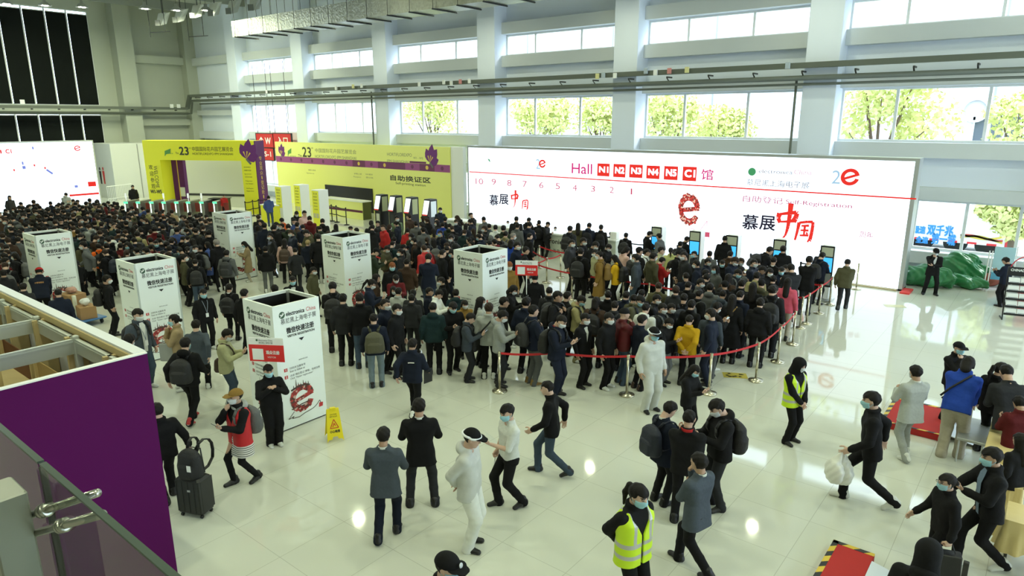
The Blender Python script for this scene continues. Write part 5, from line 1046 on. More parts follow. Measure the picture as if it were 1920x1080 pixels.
# red ramps with hazard edging
M_CARP = mat('red_carpet', '#b02420', .8, var=.06, bscale=40); M_HAZ = None
def hazard():
    m = bpy.data.materials.new('hazard_tape'); m.use_nodes = True; nt = m.node_tree; N = nt.nodes; L = nt.links; g = N.new('ShaderNodeTexCoord'); mp = N.new('ShaderNodeMapping'); mp.inputs['Rotation'].default_value = (0, .0, .785); w = N.new('ShaderNodeTexWave'); w.bands_direction = 'X'; w.inputs['Scale'].default_value = 1.6
    L.new(g.outputs['Object'], mp.inputs[0]); L.new(mp.outputs[0], w.inputs[0]); r = N.new('ShaderNodeValToRGB'); r.color_ramp.interpolation = 'CONSTANT'; r.color_ramp.elements[0].color = (.02, .02, .02, 1); r.color_ramp.elements[1].color = (*lin('#d8b83c'), 1); r.color_ramp.elements[1].position = .45; L.new(w.outputs['Fac'], r.inputs[0]); L.new(r.outputs[0], N['Principled BSDF'].inputs['Base Color']); return m
M_HAZ = hazard()
for x0, x1, y0, y1, h, lab in ((-2.05, -1.0, 13.9, 15.35, .13, 'red carpeted platform with hazard tape under the security guard'), (-1.72, -1.2, 6.9, 9.25, .13, 'red carpeted platform with hazard tape at the bottom edge')):
    o = empty('red_platform', (x0, y0, 0), 0, lab, 'platform', 'red carpeted platforms'); a, b = x1-x0, y1-y0; MB().bbox(0, a, 0, b, 0, h, .01).build('deck', M_CARP, o); MB().box(0, a, b-.07, b, h, h+.004).box(0, .07, 0, b, h, h+.004).box(0, a, 0, .05, h, h+.003).build('hazard_edging', M_HAZ, o)
    MB().add([(a, .1, h+.01), (a+.62, .1, .012), (a+.62, b-.2, .012), (a, b-.2, h+.01), (a, .1, h-.005), (a+.62, .1, 0), (a+.62, b-.2, 0), (a, b-.2, h-.005)], [(0, 1, 2, 3), (7, 6, 5, 4), (0, 4, 5, 1), (1, 5, 6, 2), (2, 6, 7, 3), (3, 7, 4, 0)]).build('metal_ramp', mat('ramp_metal', '#cfd3d4', .3, .8), o)
# gold-clothed tables
M_GOLDC = mat('gold_satin', '#d8c48a', .4, bump=.6, bscale=5, spec=.5); M_LEG = mat('table_leg', '#55534c', .5)
for k, (x0, x1, y0, y1, z, lab) in enumerate(((-.30, .12, 12.25, 13.0, .76, 'gold satin covered table behind the man in the blue denim shirt'), (-.14, .22, 11.15, 11.85, .74, 'gold satin covered table showing beside the man with the phone'), (0.10, 1.6, 10.09, 10.63, .76, 'gold satin covered table that the man with the phone leans on'))):
    tb2 = empty('folding_table', (x0, y0, 0), 0, lab.replace('gold satin covered', 'folding'), 'table', 'tables at the right edge'); w, d = x1-x0, y1-y0
    MB().box(.02, w-.02, .02, d-.02, z-.04, z-.008).build('table_top', M_PLY, tb2)
    for x, y in ((.06, .06), (w-.06, .06), (.06, d-.06), (w-.06, d-.06)): MB().tube([(x, y, 0), (x, y, z-.04)], .018, 8).build('leg', M_LEG, tb2)
    n = 40; mb = MB(); mb.smooth = True; per = []
    for i in range(n*4):
        t = i/n; s_, f = int(t), t-int(t); per.append([(f*w, 0), (w, f*d), (w-f*w, d), (0, d-f*d)][s_])
    rows = []
    for j in range(7):
        zz_ = z-j*.07; row = []
        for i, (x, y) in enumerate(per):
            o_ = .012+(.05 if k == 2 else .016)*(j/6)*(1+math.sin(i*.55)+.6*math.sin(i*1.3+k)); nx = -1 if x < .001 else (1 if x > w-.001 else 0); ny = -1 if y < .001 else (1 if y > d-.001 else 0); row.append((x+nx*o_, y+ny*o_, zz_-(.03*math.sin(i*.21+k) if j == 6 else 0)))
        rows.append(row)
    N_ = len(per); mb.add([p for r in rows for p in r], [(j*N_+i, (j+1)*N_+i, (j+1)*N_+(i+1) % N_, j*N_+(i+1) % N_) for j in range(6) for i in range(N_)]); mb.smooth = False; mb.add(rows[0], [tuple(range(N_))])
    tag(mb.build('tablecloth', M_GOLDC, None, (x0, y0, 0)), lab.replace('gold satin covered table', 'gold satin tablecloth on the table'), 'tablecloth', 'gold tablecloths')
tp_ = MB(); tp_.bbox(-.03, .03, -.03, .03, 0, .72, .005); o = tag(tp_.build('barrier_post', M_HAZ, None, (-.2, 8.8, 0)), 'post wrapped in black and yellow hazard tape beside the gold table', 'post')
cv = empty('bag_conveyor', (-.75, 13.15, 0), 0, 'low pale metal bag table beside the red platform', 'table'); MB().bbox(0, .42, 0, 1.1, .42, .47, .008).build('top', mat('conveyor_grey', '#a5a8a6', .4, .4), cv)
for x, y in ((.04, .05), (.38, .05), (.04, 1.05), (.38, 1.05)): MB().tube([(x, y, 0), (x, y, .42)], .015, 8).build('leg', M_ALU, cv)
def lump(name, m, blobs, h=.04, noise=.02, seed=1., flat=.02):
    lo = np.min([np.array(c)-np.array(r) for c, r in blobs], axis=0)-.15; hi = np.max([np.array(c)+np.array(r) for c, r in blobs], axis=0)+.15; f = Field(lo, hi, h)
    for c, r in blobs: f.ell(c, I3, r, min(r)*.35)
    X = f.ax[0][:, None, None]; Y = f.ax[1][None, :, None]; Z = f.ax[2][None, None, :]; k = 9. if noise > .015 else 28.
    w_ = X+.25*np.sin(3*Z+seed)+.2*np.sin(4*Y); f.F = f.F+noise*(1.2*np.abs(np.sin(k*.55*(w_+.5*Z)+seed))+.7*np.abs(np.sin(k*.8*(Z-.6*w_+.3*Y)+2*seed))+.4*np.sin(k*2.3*(Y+w_)+seed)*np.sin(k*1.9*Z)); f.F = np.maximum(f.F, np.broadcast_to(.003-Z, f.F.shape)); V, Q = f.mesh(); return arr_mesh(name, V, Q, [m])
M_GRN = mat('green_tarpaulin', '#2f7d4b', .35, bump=.5, bscale=3)
for lab, c, bl in (('large green tarpaulin bundle lying at the wall behind the guard', G(1735, 535), [((.0, -.1, .35), (1.05, .55, .48)), ((-.7, -.1, .2), (.6, .45, .3))]), ('tall green tarpaulin bundle heaped behind the guard, with a white label', G(1800, 530), [((-.1, .15, .62), (.72, .5, .58)), ((.25, .15, .4), (.68, .5, .42))]), ('smaller green tarpaulin bundle in front with yellow tape', G(1812, 541), [((0, .05, .22), (.82, .40, .30)), ((-.3, .08, .32), (.42, .34, .22))])):
    tag(link('tarpaulin_bundle', lump('tarpaulin_bundle', M_GRN, bl, .035, .07, c[0]), None, tuple(c)), lab, 'bundle', 'green tarpaulin bundles by the wall')
tag(link('cloth_sack', lump('cloth_sack', mat('sack_red', '#8a4a38', .8), [((0, .1, .2), (.42, .3, .26))], .04, .02, 3.), None, tuple(G(1850, 536))), 'dull red sack lying right of the green bundles', 'sack')
# poster stand, newspaper rack and stall at the right
p = G(1871, 543); o = empty('poster_stand', (p[0], p[1], 0), .25, 'slim stand with a pale blue poster beside the newspaper rack', 'stand'); MB().box(-.28, .32, -.01, .01, .35, 1.5).build('poster', mat('poster_blue', '#a8cfd6', .5), o); MB().box(-.28, .32, -.013, -.0105, .35, .6).build('poster_foot', mat('poster_deep', '#5aa0c0', .5), o)
for x in (-.42, -.33, .36): MB().tube([(x, 0, 0), (x, 0, 1.35 if x < 0 else 1.55)], .018, 8).build('pole', M_WHITE, o)
MB().box(-.45, .4, -.2, .2, 0, .02).build('base', M_ALU, o)
p = G(1902, 602); o = empty('newspaper_rack', (p[0], p[1], 0), math.radians(12), 'black wire rack of newspapers in tiers at the right edge', 'rack'); wd = .62; mb = MB()
for x in (-wd/2, wd/2): mb.beam((x, .0, .02), (x, .32, 1.45), .03, .03).beam((x, -.02, .02), (x, .4, .02), .03, .03)
mb.build('frame', M_BLACK, o); MB().bbox(-wd/2-.02, wd/2+.02, .24, .30, 1.30, 1.56, .006).build('header', M_BLACK, o); mb = MB(); text(mb, 'CHINADAILY', -wd/2+.05, 1.44, wd/2-.05, 1.51, panel((0, .24, 0), (1, 0, 0), (0, 0, 1)), .003, bold=.004); mb.build('lettering', M_WHITE, o)
for k in range(5):
    z, y = .2+k*.22, .03+k*.05; MB().box(-wd/2, wd/2, y-.14, y+.02, z-.012, z).box(-wd/2, wd/2, y-.145, y-.135, z, z+.05).build('shelf', M_BLACK, o)
    for j in range(2):
        x = -wd/2+.03+j*.29; n_ = empty('newspaper_stack', (0, 0, 0), 0, 'stack of folded newspapers on the rack, %s tier from below, %s pile' % (ORD[k], ['left', 'right'][j]), 'newspapers', 'newspapers on the wire rack'); R_ = Matrix.Translation((p[0], p[1], 0)) @ Matrix.Rotation(math.radians(12), 4, 'Z'); n_.matrix_world = R_
        MB().add([(x, y-.13, z), (x+.27, y-.13, z), (x+.27, y-.07, z), (x, y-.07, z), (x, y-.06, z+.18), (x+.27, y-.06, z+.18), (x+.27, y, z+.18), (x, y, z+.18)], [(0, 3, 2, 1), (4, 5, 6, 7), (0, 1, 5, 4), (1, 2, 6, 5), (2, 3, 7, 6), (3, 0, 4, 7)]).build('papers', mat('newsprint', '#dfe2dc', .8), n_)
        MB().add([(x+.02, y-.111, z+.05), (x+.25, y-.111, z+.05), (x+.25, y-.082, z+.12), (x+.02, y-.082, z+.12)], [(0, 1, 2, 3)]).build('print', mat('newsprint_ink', '#8f959a', .8), n_)
p = G(1912, 588); o = empty('news_stall', (p[0], p[1]+.6, 0), .1, 'tall white stall with a red base cut by the right edge behind the rack', 'stall'); MB().bbox(-.1, 2.0, 0, .8, .7, 2.6, .15).build('body', M_WHITE, o); MB().box(-.1, 2.0, -.02, .8, 0, .7).build('red_base', mat('stall_red', '#c42430', .5), o); mb = MB(); ribbon(mb, panel((-.1, 0, 0), (1, 0, 0), (0, 0, 1)), [(.15+.5*math.cos(t), 1.2+.5*math.sin(t)) for t in np.linspace(1.2, 3.0, 12)], .03, .004); mb.build('red_arc', mat('stall_red', '#c42430'), o); mb = MB(); text(mb, 'CHINA DAILY', .2, .2, 1.2, .4, panel((-.1, -.02, 0), (1, 0, 0), (0, 0, 1)), .003); mb.build('lettering', M_WHITE, o)
# platform trolley with cartons
p = G(152, 604); ct = empty('platform_trolley', (p[0], p[1], 0), .15, 'blue platform trolley loaded with cartons behind the booth', 'trolley'); MB().bbox(-.75, .75, -.38, .38, .16, .21, .02).build('deck', mat('trolley_blue', '#3d6fa8', .5), ct)
for x, y in ((-.6, -.28), (.6, -.28), (-.6, .28), (.6, .28)): mb = MB(); mb.smooth = True; mb.lathe([(.02, -.02), (.075, -.02), (.075, .02), (.02, .02)], (x, y, .075), 14, (0, 1, 0)); mb.build('wheel', M_DARK, ct)
MB().tube([(-.72, -.3, .2), (-.78, -.3, .95), (-.78, .3, .95), (-.72, .3, .2)], .017, 8).build('push_handle', M_ALU, ct)
def carton(x, y, z, w, d, h, rz, lab):
    c = empty('carton', (p[0]+x, p[1]+y, z), rz, lab, 'carton'); MB().bbox(-w/2, w/2, -d/2, d/2, 0, h, .006).build('box', M_CARD, c); MB().box(-w/2+.005, w/2-.005, -.03, .03, h, h+.002).build('tape', mat('packing_tape', '#c9ab78', .3), c)
carton(-.38, .0, .21, .62, .5, .62, .1, 'tall brown carton on the blue trolley'); carton(.42, .05, .21, .46, .42, .36, -.1, 'low brown carton at the right end of the blue trolley')
o = MB(); o.smooth = True; o.lathe([(.05, 0), (.055, .01), (.055, .62), (.05, .63)], n=16); tag(o.build('paper_roll', mat('roll_white', '#d8d8c4', .6), None, (p[0]+.06, p[1]-.1, .21)), 'white roll standing between the cartons on the trolley', 'roll')
tag(link('foam_bundle', lump('foam_bundle', mat('foam_white', '#e2e3e0', .6), [((0, 0, .12), (.17, .15, .12))], .014, .013, 2.), None, (p[0]+.42, p[1]+.05, .572)), 'white plastic bundle lying on the low carton', 'bundle')
tag(link('bag_pile', lump('bag_pile', mat('bag_rose', '#b58a7a', .6), [((0, 0, .1), (.24, .16, .1))], .014, .013, 2.), None, (p[0]-.36, p[1]+.0, .832)), 'crumpled pinkish bag on the tall carton', 'bag')
# suitcase with a bag strapped on it
p = G(370, 962); su = empty('suitcase', (p[0], p[1], 0), math.radians(24), 'black hard-shell suitcase being pulled beside the purple booth', 'suitcase')
MB().bbox(-.22, .22, -.14, .14, .05, .64, .035).build('shell', mat('case_black', '#1b1d1d', .4), su); mb = MB(); [mb.box(-.2+.1*k, -.185+.1*k, -.146, .146, .1, .6) for k in range(5)]; mb.build('rib', mat('case_black', '#1b1d1d'), su); MB().box(.0, .05, -.147, -.141, .44, .47).build('badge', M_ALU, su)
for x in (-.17, .17):
    for y in (-.1, .1): mb = MB(); mb.smooth = True; mb.lathe([(.008, -.014), (.028, -.014), (.028, .014), (.008, .014)], (x, y, .028), 12, (1, 0, 0)); mb.build('wheel', M_BLACK, su)
MB().tube([(-.12, .12, .64), (-.17, .14, 1.02), (.07, .14, 1.02), (.12, .12, .64)], .012, 8).build('pull_handle', M_DARK, su); SUITCASE_P = p
# floor marker
p = G(1378, 704); o = empty('floor_marker', (p[0], p[1], .002), .5, 'worn yellow and black marker stuck on the floor inside the front corner post', 'marker'); MB().box(-.27, .27, -.17, .17, 0, .002).build('patch', mat('marker_yellow', '#b8a84a', .6), o); mb = MB(); rr = random.Random(4); [poly(mb, panel((0, 0, .002), (1, 0, 0), (0, 1, 0)), [(a+.05*math.cos(t), b+.04*math.sin(t)) for t in (0, 1.6, 2.9, 4.4)], .001) for a, b in [(rr.uniform(-.2, .2), rr.uniform(-.12, .12)) for _ in range(9)]]; mb.build('print', M_INKB, o)
p = G(1678, 574); o = empty('floor_marker', (p[0], p[1], .002), .5, 'faint yellow floor marker near the right end of the big screen', 'marker'); MB().box(-.3, .3, -.16, .16, 0, .002).build('patch', mat('marker_pale', '#c9c79a', .4), o)
# ================================================================ who stands where (head pixel, foot row, facing: 0 camera, 90 image right, 180 away, -90 image left)
# x y yf facing pose jacket colour trousers hair extras ; label
PEOPLE = '''
292 755 935 195 drag jacket black black short  ; man in black jacket pulling a suitcase beside the purple booth wall
440 729 905 -62 face jacket black leg:black cap:ochre m=w,sh:black,redvest,stripes,bp:gray,f,ph ; woman in tan cap and red vest over a striped shirt, holding a phone
502 683 826 12 pole jacket black wide:black short m=b,sh:white ; person in black with wide trousers holding a red sign on a pole
718 800 1005 168 suitw suit slate navy short nm,sc,sh:black ; man in slate gray suit jacket seen from behind, walking away
785 746 945 178 suit2 suit black charcoal short nm,sc,sh:black ; man in black suit standing just beyond the man in slate gray
884 803 1026 72 back cover white cover:white cap visor,nm,sh:black,sz:1.02 ; person in white coverall and face shield with hands behind back, nearest camera
951 757 950 -66 polo shirt white black short m=b,sh:black,sc,ph,bag:white ; man in white short-sleeved shirt and black trousers looking to the left
1027 713 888 -98 walk jacket black denim crop nm,sh:black ; man in black jacket and blue jeans striding away to the left
838 1037 0 55 stand jacket black black cap m=b,badge,h:1.84 ; guard in black cap with a badge, cut by the bottom edge
1198 907 0 48 back jacket black black tail m=b,hivis,f,h:1.80 ; woman with ponytail and yellow-green safety vest, nearest the bottom edge
1256 752 940 128 phone suit navy black short nm,sc,sh:black,bp:navy,ph ; man in navy jacket with navy backpack over one shoulder, reading a phone
1293 768 975 172 front jacket black black crop nm,redcollar,sh:black ; man in black jacket with red collar among the three chatting men
1347 747 952 -62 phone hoodie black charcoal short m=w,sh:black,bp:black,ph ; man in black hooded jacket with black backpack, tapping a phone with both hands
1312 848 1068 -128 chin suit slate black short nm,sc,sh:black ; man in blue-gray suit jacket with hand at chin, walking cross-legged
1302 683 815 62 phone jacket black black long m=b,f,ph ; woman with long black hair reading a phone in front of the belt post
1227 613 771 35 stand cover white cover:white cap visor,m=b,sh:black ; person in white coverall and raised face shield at the red belt
1500 671 831 55 front jacket black black hood m=w,hivis,f,sh:black ; woman in black hood and yellow-green safety vest beside the queue corner
1637 733 944 -82 stride jacket black black short m=b,sh:white,plastic ; man in black striding left with two white plastic bags
1719 684 856 -142 suitw suit lgray lgray short m=w,sc,sh:white ; young man in light gray suit and white sneakers near the red platform
1800 641 778 42 chins jacket black black cap m=b,z:.13,h:1.74 ; guard in black cap standing on the red platform, looking down
1815 679 842 172 bend jacket royal wide:beige bob nm,sh:white,strap:black ; person in bright blue jacket and loose beige trousers bending over the bag table
1879 679 848 150 point jacket black black tail nm,f,sh:black ; woman with ponytail stretching her arm out at the right edge
1890 690 870 205 bend2 suit charcoal khaki crop nm,sh:black ; man in dark gray suit jacket and khaki trousers at the right edge
1914 742 905 -150 phone jacket maroon black short nm,sh:black ; person in dark maroon cut by the right edge behind the gold tables
1916 812 990 -130 stand jacket black black long nm,f,sh:black ; dark-haired person in black cut by the right edge between the gold tables
1864 838 1064 -66 lean jacket black black short m=b,open,ph,sh:white ; man in black jacket over blue denim shirt leaning on the gold table with phone
1779 888 1066 -58 bagwalk jacket black black bun m=b,f,glasses,sh:white,blackbag ; woman in black with glasses and mask carrying a black bag
1745 1014 0 175 stand hoodie black black hood nm,h:1.86 ; person with black hood up, cut by the bottom edge near the red platform
1756 465 553 12 guard suit black black cap m=w,sc,sh:black ; guard in black suit and cap in front of the green bundles
1888 482 560 -118 phone jacket navy black short nm,sh:black,ph ; person in navy reading a phone beside the newspaper rack
257 578 735 38 stand jacket slate denim short m=w,tee,bp:black,sh:white,lanyard ; man in gray denim jacket and white mask facing the camera by a tower
238 618 790 152 bend2 jacket charcoal black short m=w,bp:black,h:1.68 ; person in dark gray jacket bent forward behind the purple booth corner
325 589 765 -96 chins coat tan black bun m=b,f,tote:lgray,sh:white ; woman in tan coat with a printed tote bag, hand at her face
346 632 788 152 walk2 hoodie black black short m=b,bp:black,sh:red ; man in black hooded jacket with a big black backpack and red sneakers
366 599 733 165 walk suit slate black short nm,sh:white ; man in slate gray jacket walking away past the tan coat
424 616 762 78 phone jacket cream denim short m=w,sling:brown,ph,sh:lgray ; man in cream jacket with a brown shoulder bag, reading a phone
380 541 655 18 stand jacket black black short m=b,lanyard,sh:white ; staff member in black jacket with a name badge and blue mask facing the camera
429 531 637 158 stand suit black black short sc,sh:black,bp:black ; man in black suit with a dark backpack left of the nearest tower
365 485 577 176 stand jacket black denim crop bp:black,sh:black ; man in black with black backpack walking behind the staff member
424 468 562 162 stand hoodie gray black short bp:charcoal,sh:black ; man in gray hooded jacket beside the smallest tower
458 452 528 -92 phone coat tan beige long f,tote:white,sh:white ; woman in tan trench coat with long hair at the smallest tower
497 461 548 178 stand hoodie black gray short sh:white ; man in black hooded jacket and loose gray trousers right of the smallest tower
553 464 545 182 walk2 suit charcoal charcoal crop sh:black ; man in dark gray suit walking away behind the nearest tower
584 450 528 150 stand jacket navy black short:y m=w ; light-haired person in navy jacket left of the middle tower
533 447 530 172 stand jacket rose black long f,bp:brown,sh:black ; woman in pale pink top with a brown backpack
587 500 562 62 stand jacket olive black short m=w ; man in olive jacket behind the nearest tower at its right
548 517 0 2 stand suit black black short m=b,sc ; man in suit and glasses seen over the nearest tower's rim
457 541 0 140 stand jacket black black short nm ; dark head just above the left rim of the nearest tower
514 533 0 -160 stand jacket black black short nm ; dark head just above the middle rim of the nearest tower
199 515 628 92 stand hoodie black black short m=w,bp:black,sh:black ; man in black with a white mask and black backpack at the second tower's left
73 508 605 172 bend jacket navy black cap:red nm,orangeprint ; man in navy top and red cap loading the trolley
122 504 575 170 bend jacket black black bob nm,f ; woman in black with bobbed hair leaning over the trolley
108 541 0 175 stand jacket navy black crop nm,h:1.62 ; man in navy seen from behind over the booth's white rim, nearest the trolley
42 530 0 160 stand jacket charcoal black short nm,h:1.62 ; person in dark gray seen from behind over the booth's white rim
5 505 0 170 stand jacket charcoal black short nm,h:1.66 ; person in dark gray at the left edge above the booth rim
155 452 552 -100 walk2 jacket gray black short m=w,ph ; man in gray sweater facing left beside the far left tower
184 456 540 178 stand jacket orange charcoal short nm,bp:black ; person in orange vest-like top with a black backpack
208 440 0 -170 bend2 hoodie white black short nm ; person in white hooded jacket bowed over a phone
199 455 0 -165 stand hoodie black black short nm ; person in black hood right beside the orange top
290 424 515 178 stand jacket maroon gray short nm ; person in maroon sweater in the left crowd
292 450 0 2 stand jacket navy black crop m=b ; man in navy with a blue mask facing the camera before the maroon sweater
297 437 515 172 stand jacket gray black short bp:charcoal,nm ; person in gray sweater with crossed straps in the left crowd
331 425 520 165 stand suit blue black short nm ; man in blue shirt in the left crowd
312 452 0 178 stand jacket navy black short nm,bp:navy ; person in navy with navy backpack behind the second tower
395 430 530 172 stand suit black black short nm ; tall man in black left of the smallest tower
405 448 545 -150 stand jacket black black short:g m=w ; older gray-haired man in black left of the smallest tower
350 442 520 150 phone suit navy black short nm,sc,ph ; man in navy suit holding white papers in the left crowd
623 528 657 176 phone suit black black short nm,bp:black,sh:black ; man in black with a flat black backpack near the middle tower
644 550 684 165 stand jacket charcoal black short nm,sh:black ; man in dark gray jacket left of the tall black jacket
672 548 690 180 stand jacket black denim short nm,sh:black ; man in long black jacket and jeans by the middle tower
700 587 724 178 stand jacket navy ldenim crop nm,bp:olive,sh:black ; person in pale jeans with an olive backpack seen from behind
722 560 697 62 stand jacket navy black thin m=w,sc ; man in navy jacket with white mask facing right
744 569 707 60 stand jacket black black short m=w,sh:black ; man in black with white mask right of the olive backpack
772 549 652 165 stand jacket charcoal charcoal short nm,sh:black ; man in dark gray coat behind the crouching navy jacket
696 523 645 82 phone jacket navy black tail m=w,f,ph ; woman with ponytail and navy jacket beside the middle tower
705 513 620 95 stand jacket brown black long nm,f ; woman with brown hair behind the navy ponytail woman
742 514 620 8 phone jacket maroon black short m=w,ph ; man in maroon with glasses and white mask facing the camera
741 538 640 25 stand jacket black black long m=w,f ; woman in black with long hair in front of the maroon jacket
757 539 640 150 stand jacket lgray black short nm ; person in light gray top beside the dark gray coat
768 541 645 170 stand jacket charcoal black short nm ; person in dark gray close behind the dark gray coat
762 484 590 178 stand jacket brown charcoal crop nm,sh:white ; man in brown jacket seen from behind left of the queue tower
735 491 610 2 stand jacket black black bob:o m=b,f ; woman with orange hair in a black jacket facing the camera
803 475 585 170 phone suit navy denim short nm ; man in dark navy suit right of the brown jacket
830 467 570 120 stand suit black black crop nm ; man in black coat right of the dark navy suit
827 519 625 -82 stand jacket black black short m=w ; person in black with white mask facing left by the queue tower
808 541 650 75 stand jacket navy black short nm ; person in navy beside the white vest
819 540 652 70 phone jacket white black short nm,ph ; man in white vest-like top with a green collar, holding a phone
812 566 700 175 stand hoodie teal black crop nm,sh:black ; man in dark teal hooded jacket seen from behind
848 565 698 20 phone1 jacket black black short m=b,sc,sh:black ; man in leather jacket and glasses with blue mask facing the camera
846 542 650 178 stand hoodie teal black short nm ; person in teal behind the leather jacket
871 562 665 22 stand jacket ochre black bob m=w,f ; woman in mustard jacket with bobbed hair at the queue tower
882 586 714 82 phone jacket slate charcoal short nm,bp:black,ph,sh:black ; man in slate blue jacket with a hanging black bag reading a phone
901 556 690 110 stand jacket lgray black long m=w,f ; woman with long black hair in a pale gray top
916 567 708 168 stand jacket lgray black short:d nm,sling:black,sh:white ; man in light gray sweatshirt with a black strap across his back
942 585 728 88 phone hoodie lgray charcoal short m=w,ph,sh:black ; man in light gray jacket reading a phone at the front belt's left end
945 556 690 92 stand jacket charcoal black short nm ; man in dark gray between the light gray jackets
773 634 775 158 walk2 jacket navy black short nm,backprint,sh:white,folder ; person in navy with a white print on the back walking with a black folder
962 534 650 78 phone jacket black black bob f ; person in black beside the held red sign
1003 512 620 175 stand suit black black short nm ; tall man in black behind the held red sign
1030 537 655 178 stand jacket charcoal black crop nm,bp:charcoal ; man in dark gray with backpack behind the white collar
1046 545 690 62 strap jacket black black short nm,sc,bp:black ; man in black with a white collar and black backpack
1064 546 665 122 stand suit black black short nm ; man in plain black right of the white collar
987 556 700 150 stand jacket navy black short nm,sh:black ; man in black-navy left of the charcoal backpack
1000 571 720 115 strap jacket navy gray short nm,bp:charcoal,sh:ochre ; man in navy with a dark gray backpack and tan shoes
1047 584 738 62 phone hoodie navy navy crop m=w,ph,bp:black,redcollar,sh:black ; man in navy jacket with red hood and glasses holding a phone
1097 555 680 68 phone hoodie khaki khaki short m=b,bp:black,ph ; person in khaki yellow hooded jacket reading a phone
1096 594 735 52 stand suit black black short m=w,sc,sh:black ; man in open black jacket over a white shirt at the front belt
1121 556 700 162 stand jacket brown black bob nm,f,bp:black ; woman in brown jacket with black backpack inside the queue
1142 562 690 160 stand jacket charcoal black crop nm,bp:charcoal ; man in dark gray with backpack straps inside the queue
1141 545 650 170 stand jacket black black short nm ; person in black behind the brown jacket
1143 591 735 56 stand jacket black black short m=w,sh:white ; man in black with white mask left of the maroon coat
1172 578 720 112 chins puffer maroon denim beanie nm,sh:black ; person in maroon padded coat and dark knit hat at the front belt
1189 551 670 142 stand jacket olive black crop nm ; man in olive jacket behind the maroon coat
1180 545 640 150 stand jacket navy black short nm ; person in navy just behind the olive jacket
1198 543 650 150 stand jacket black black short nm ; person in black with a pale collar behind the white hoodie
1220 566 700 155 stand hoodie white charcoal crop nm,sling:black ; person in white hooded top with a black sling strap
1206 596 738 122 stand jacket navy black short nm,sh:brown ; man in navy left of the white coverall at the belt
1243 567 695 62 stand jacket charcoal black short m=w,bp:gray ; man in dark gray with mask and gray backpack right of the white hoodie
1265 571 690 65 stand hoodie black black short m=w ; person in black hood with mask inside the dense queue
1260 595 718 62 phone jacket black gray short m=w,sh:black ; man in black bowed over his hands right of the white coverall
1301 589 720 168 back jacket mustard black crop nm,sh:black ; man in bright yellow sweater with hands clasped behind his back
1283 561 690 150 stand jacket black black short nm ; person in black behind the yellow sweater at its left
1322 576 718 -104 stand suit navy navy short m=w,sh:black ; man in dark navy coat facing left beside the yellow sweater
1333 580 710 168 stand jacket slate gray short nm ; man in slate blue behind the dark navy coat
1345 566 692 128 phone suit black black short m=w,sc,ph ; man in black suit with white collar in the dense queue
1374 551 684 172 stand coat black black long nm,f,strap:ochre ; woman in long black coat with a tan strap
1389 544 668 150 stand jacket navy black crop nm ; man in dark navy with short brown hair behind the long black coat
1411 528 660 178 stand coat black black long nm,f ; woman with long hair in black coat in the dense queue
1459 534 684 178 stand jacket black black short nm,bp:black,sh:black ; man in black with a big black backpack near the corner belt
1440 560 690 172 stand hoodie black black short nm ; person in black hood right of the long coats
1478 520 640 170 stand jacket pink beige long nm,f ; woman in pink jacket and beige trousers at the queue's right side
1452 535 660 165 stand jacket black black short nm,strap:white ; person in black with a white strap left of the pink jacket
1291 527 640 150 stand jacket black black crop nm ; man in black with cropped hair behind the red belt
1312 543 660 130 stand jacket black black crop nm,sc,bp:gray ; man in black with white collar and gray strap
1332 530 650 170 stand hoodie gray black short nm ; person in gray hooded jacket in the dense queue
1356 543 660 160 stand hoodie slate black crop nm ; man in blue gray hooded jacket in the dense queue
1370 526 640 -160 stand jacket black black cap nm ; man in dark cap in the dense queue
1383 524 640 150 stand jacket black black short nm ; person in black just right of the dark cap
1420 509 620 175 stand jacket khaki black short nm ; person in mustard-olive vest in the dense queue
1444 502 610 30 stand jacket black black bob m=w,f ; woman with brown hair facing the camera in the dense queue
1288 443 522 120 phone jacket black black short nm ; man in black at the second kiosk from the left
1258 464 545 180 stand jacket lime black tail nm,f ; woman in pale lime top with ponytail facing the kiosks
1240 482 575 122 phone jacket red black short nm,ph ; man in red jacket behind the second red belt
1226 473 580 125 stand jacket olive black short m=w ; man in olive jacket left of the red jacket
1283 471 585 -62 stand suit charcoal black crop m=w ; man in dark gray suit with mask facing left behind the red jacket
1273 470 560 60 stand jacket black black cap m=w,bp:black ; person in black cap with black backpack beside the red jacket
1306 487 590 -100 stand jacket navy black short m=w ; man in navy facing left right of the dark gray suit
1302 470 550 -60 stand jacket charcoal black crop m=b ; man in dark clothes with blue mask in the middle queue
1331 470 550 172 stand jacket gray black short nm ; man in gray queuing for the third kiosk
1328 484 575 70 stand jacket navy black short m=w ; man in navy open jacket in the middle queue
1342 497 600 -60 stand jacket gray black long f ; woman in pale gray jacket with long hair in the middle queue
1354 487 570 2 stand jacket black black short m=b ; person in black with blue mask facing the camera in the middle queue
1378 481 590 62 phone jacket navy black short:d m=w ; man in navy with white mask turned right in the middle queue
1390 499 600 150 phone jacket gray black short nm,bp:charcoal ; man in gray jacket with dark backpack in the middle queue
1360 441 535 178 stand jacket black black crop nm ; tall man in long black jacket at the third kiosk
1370 470 560 150 stand jacket brown black short m=w ; person in dark brown right of the long black jacket
1421 483 575 -100 stand jacket charcoal black short nm ; man in dark gray left of the crowd by the fourth kiosk
1458 455 540 165 stand hoodie gray black short nm ; person in gray at the fourth kiosk
1466 460 560 178 stand jacket black black short nm ; man in black from behind at the fourth kiosk
1452 481 585 172 stand suit black black crop nm,sc ; man in black suit with white collar below the fourth kiosk
1445 468 560 120 bend jacket black black short nm,bp:black ; person in black stooping at the fourth kiosk
1430 498 600 62 phone jacket charcoal black short nm ; person in dark gray behind the mustard-olive vest
1466 500 600 10 stand jacket navy black short m=b ; man in navy with blue mask facing the camera by the fourth kiosk
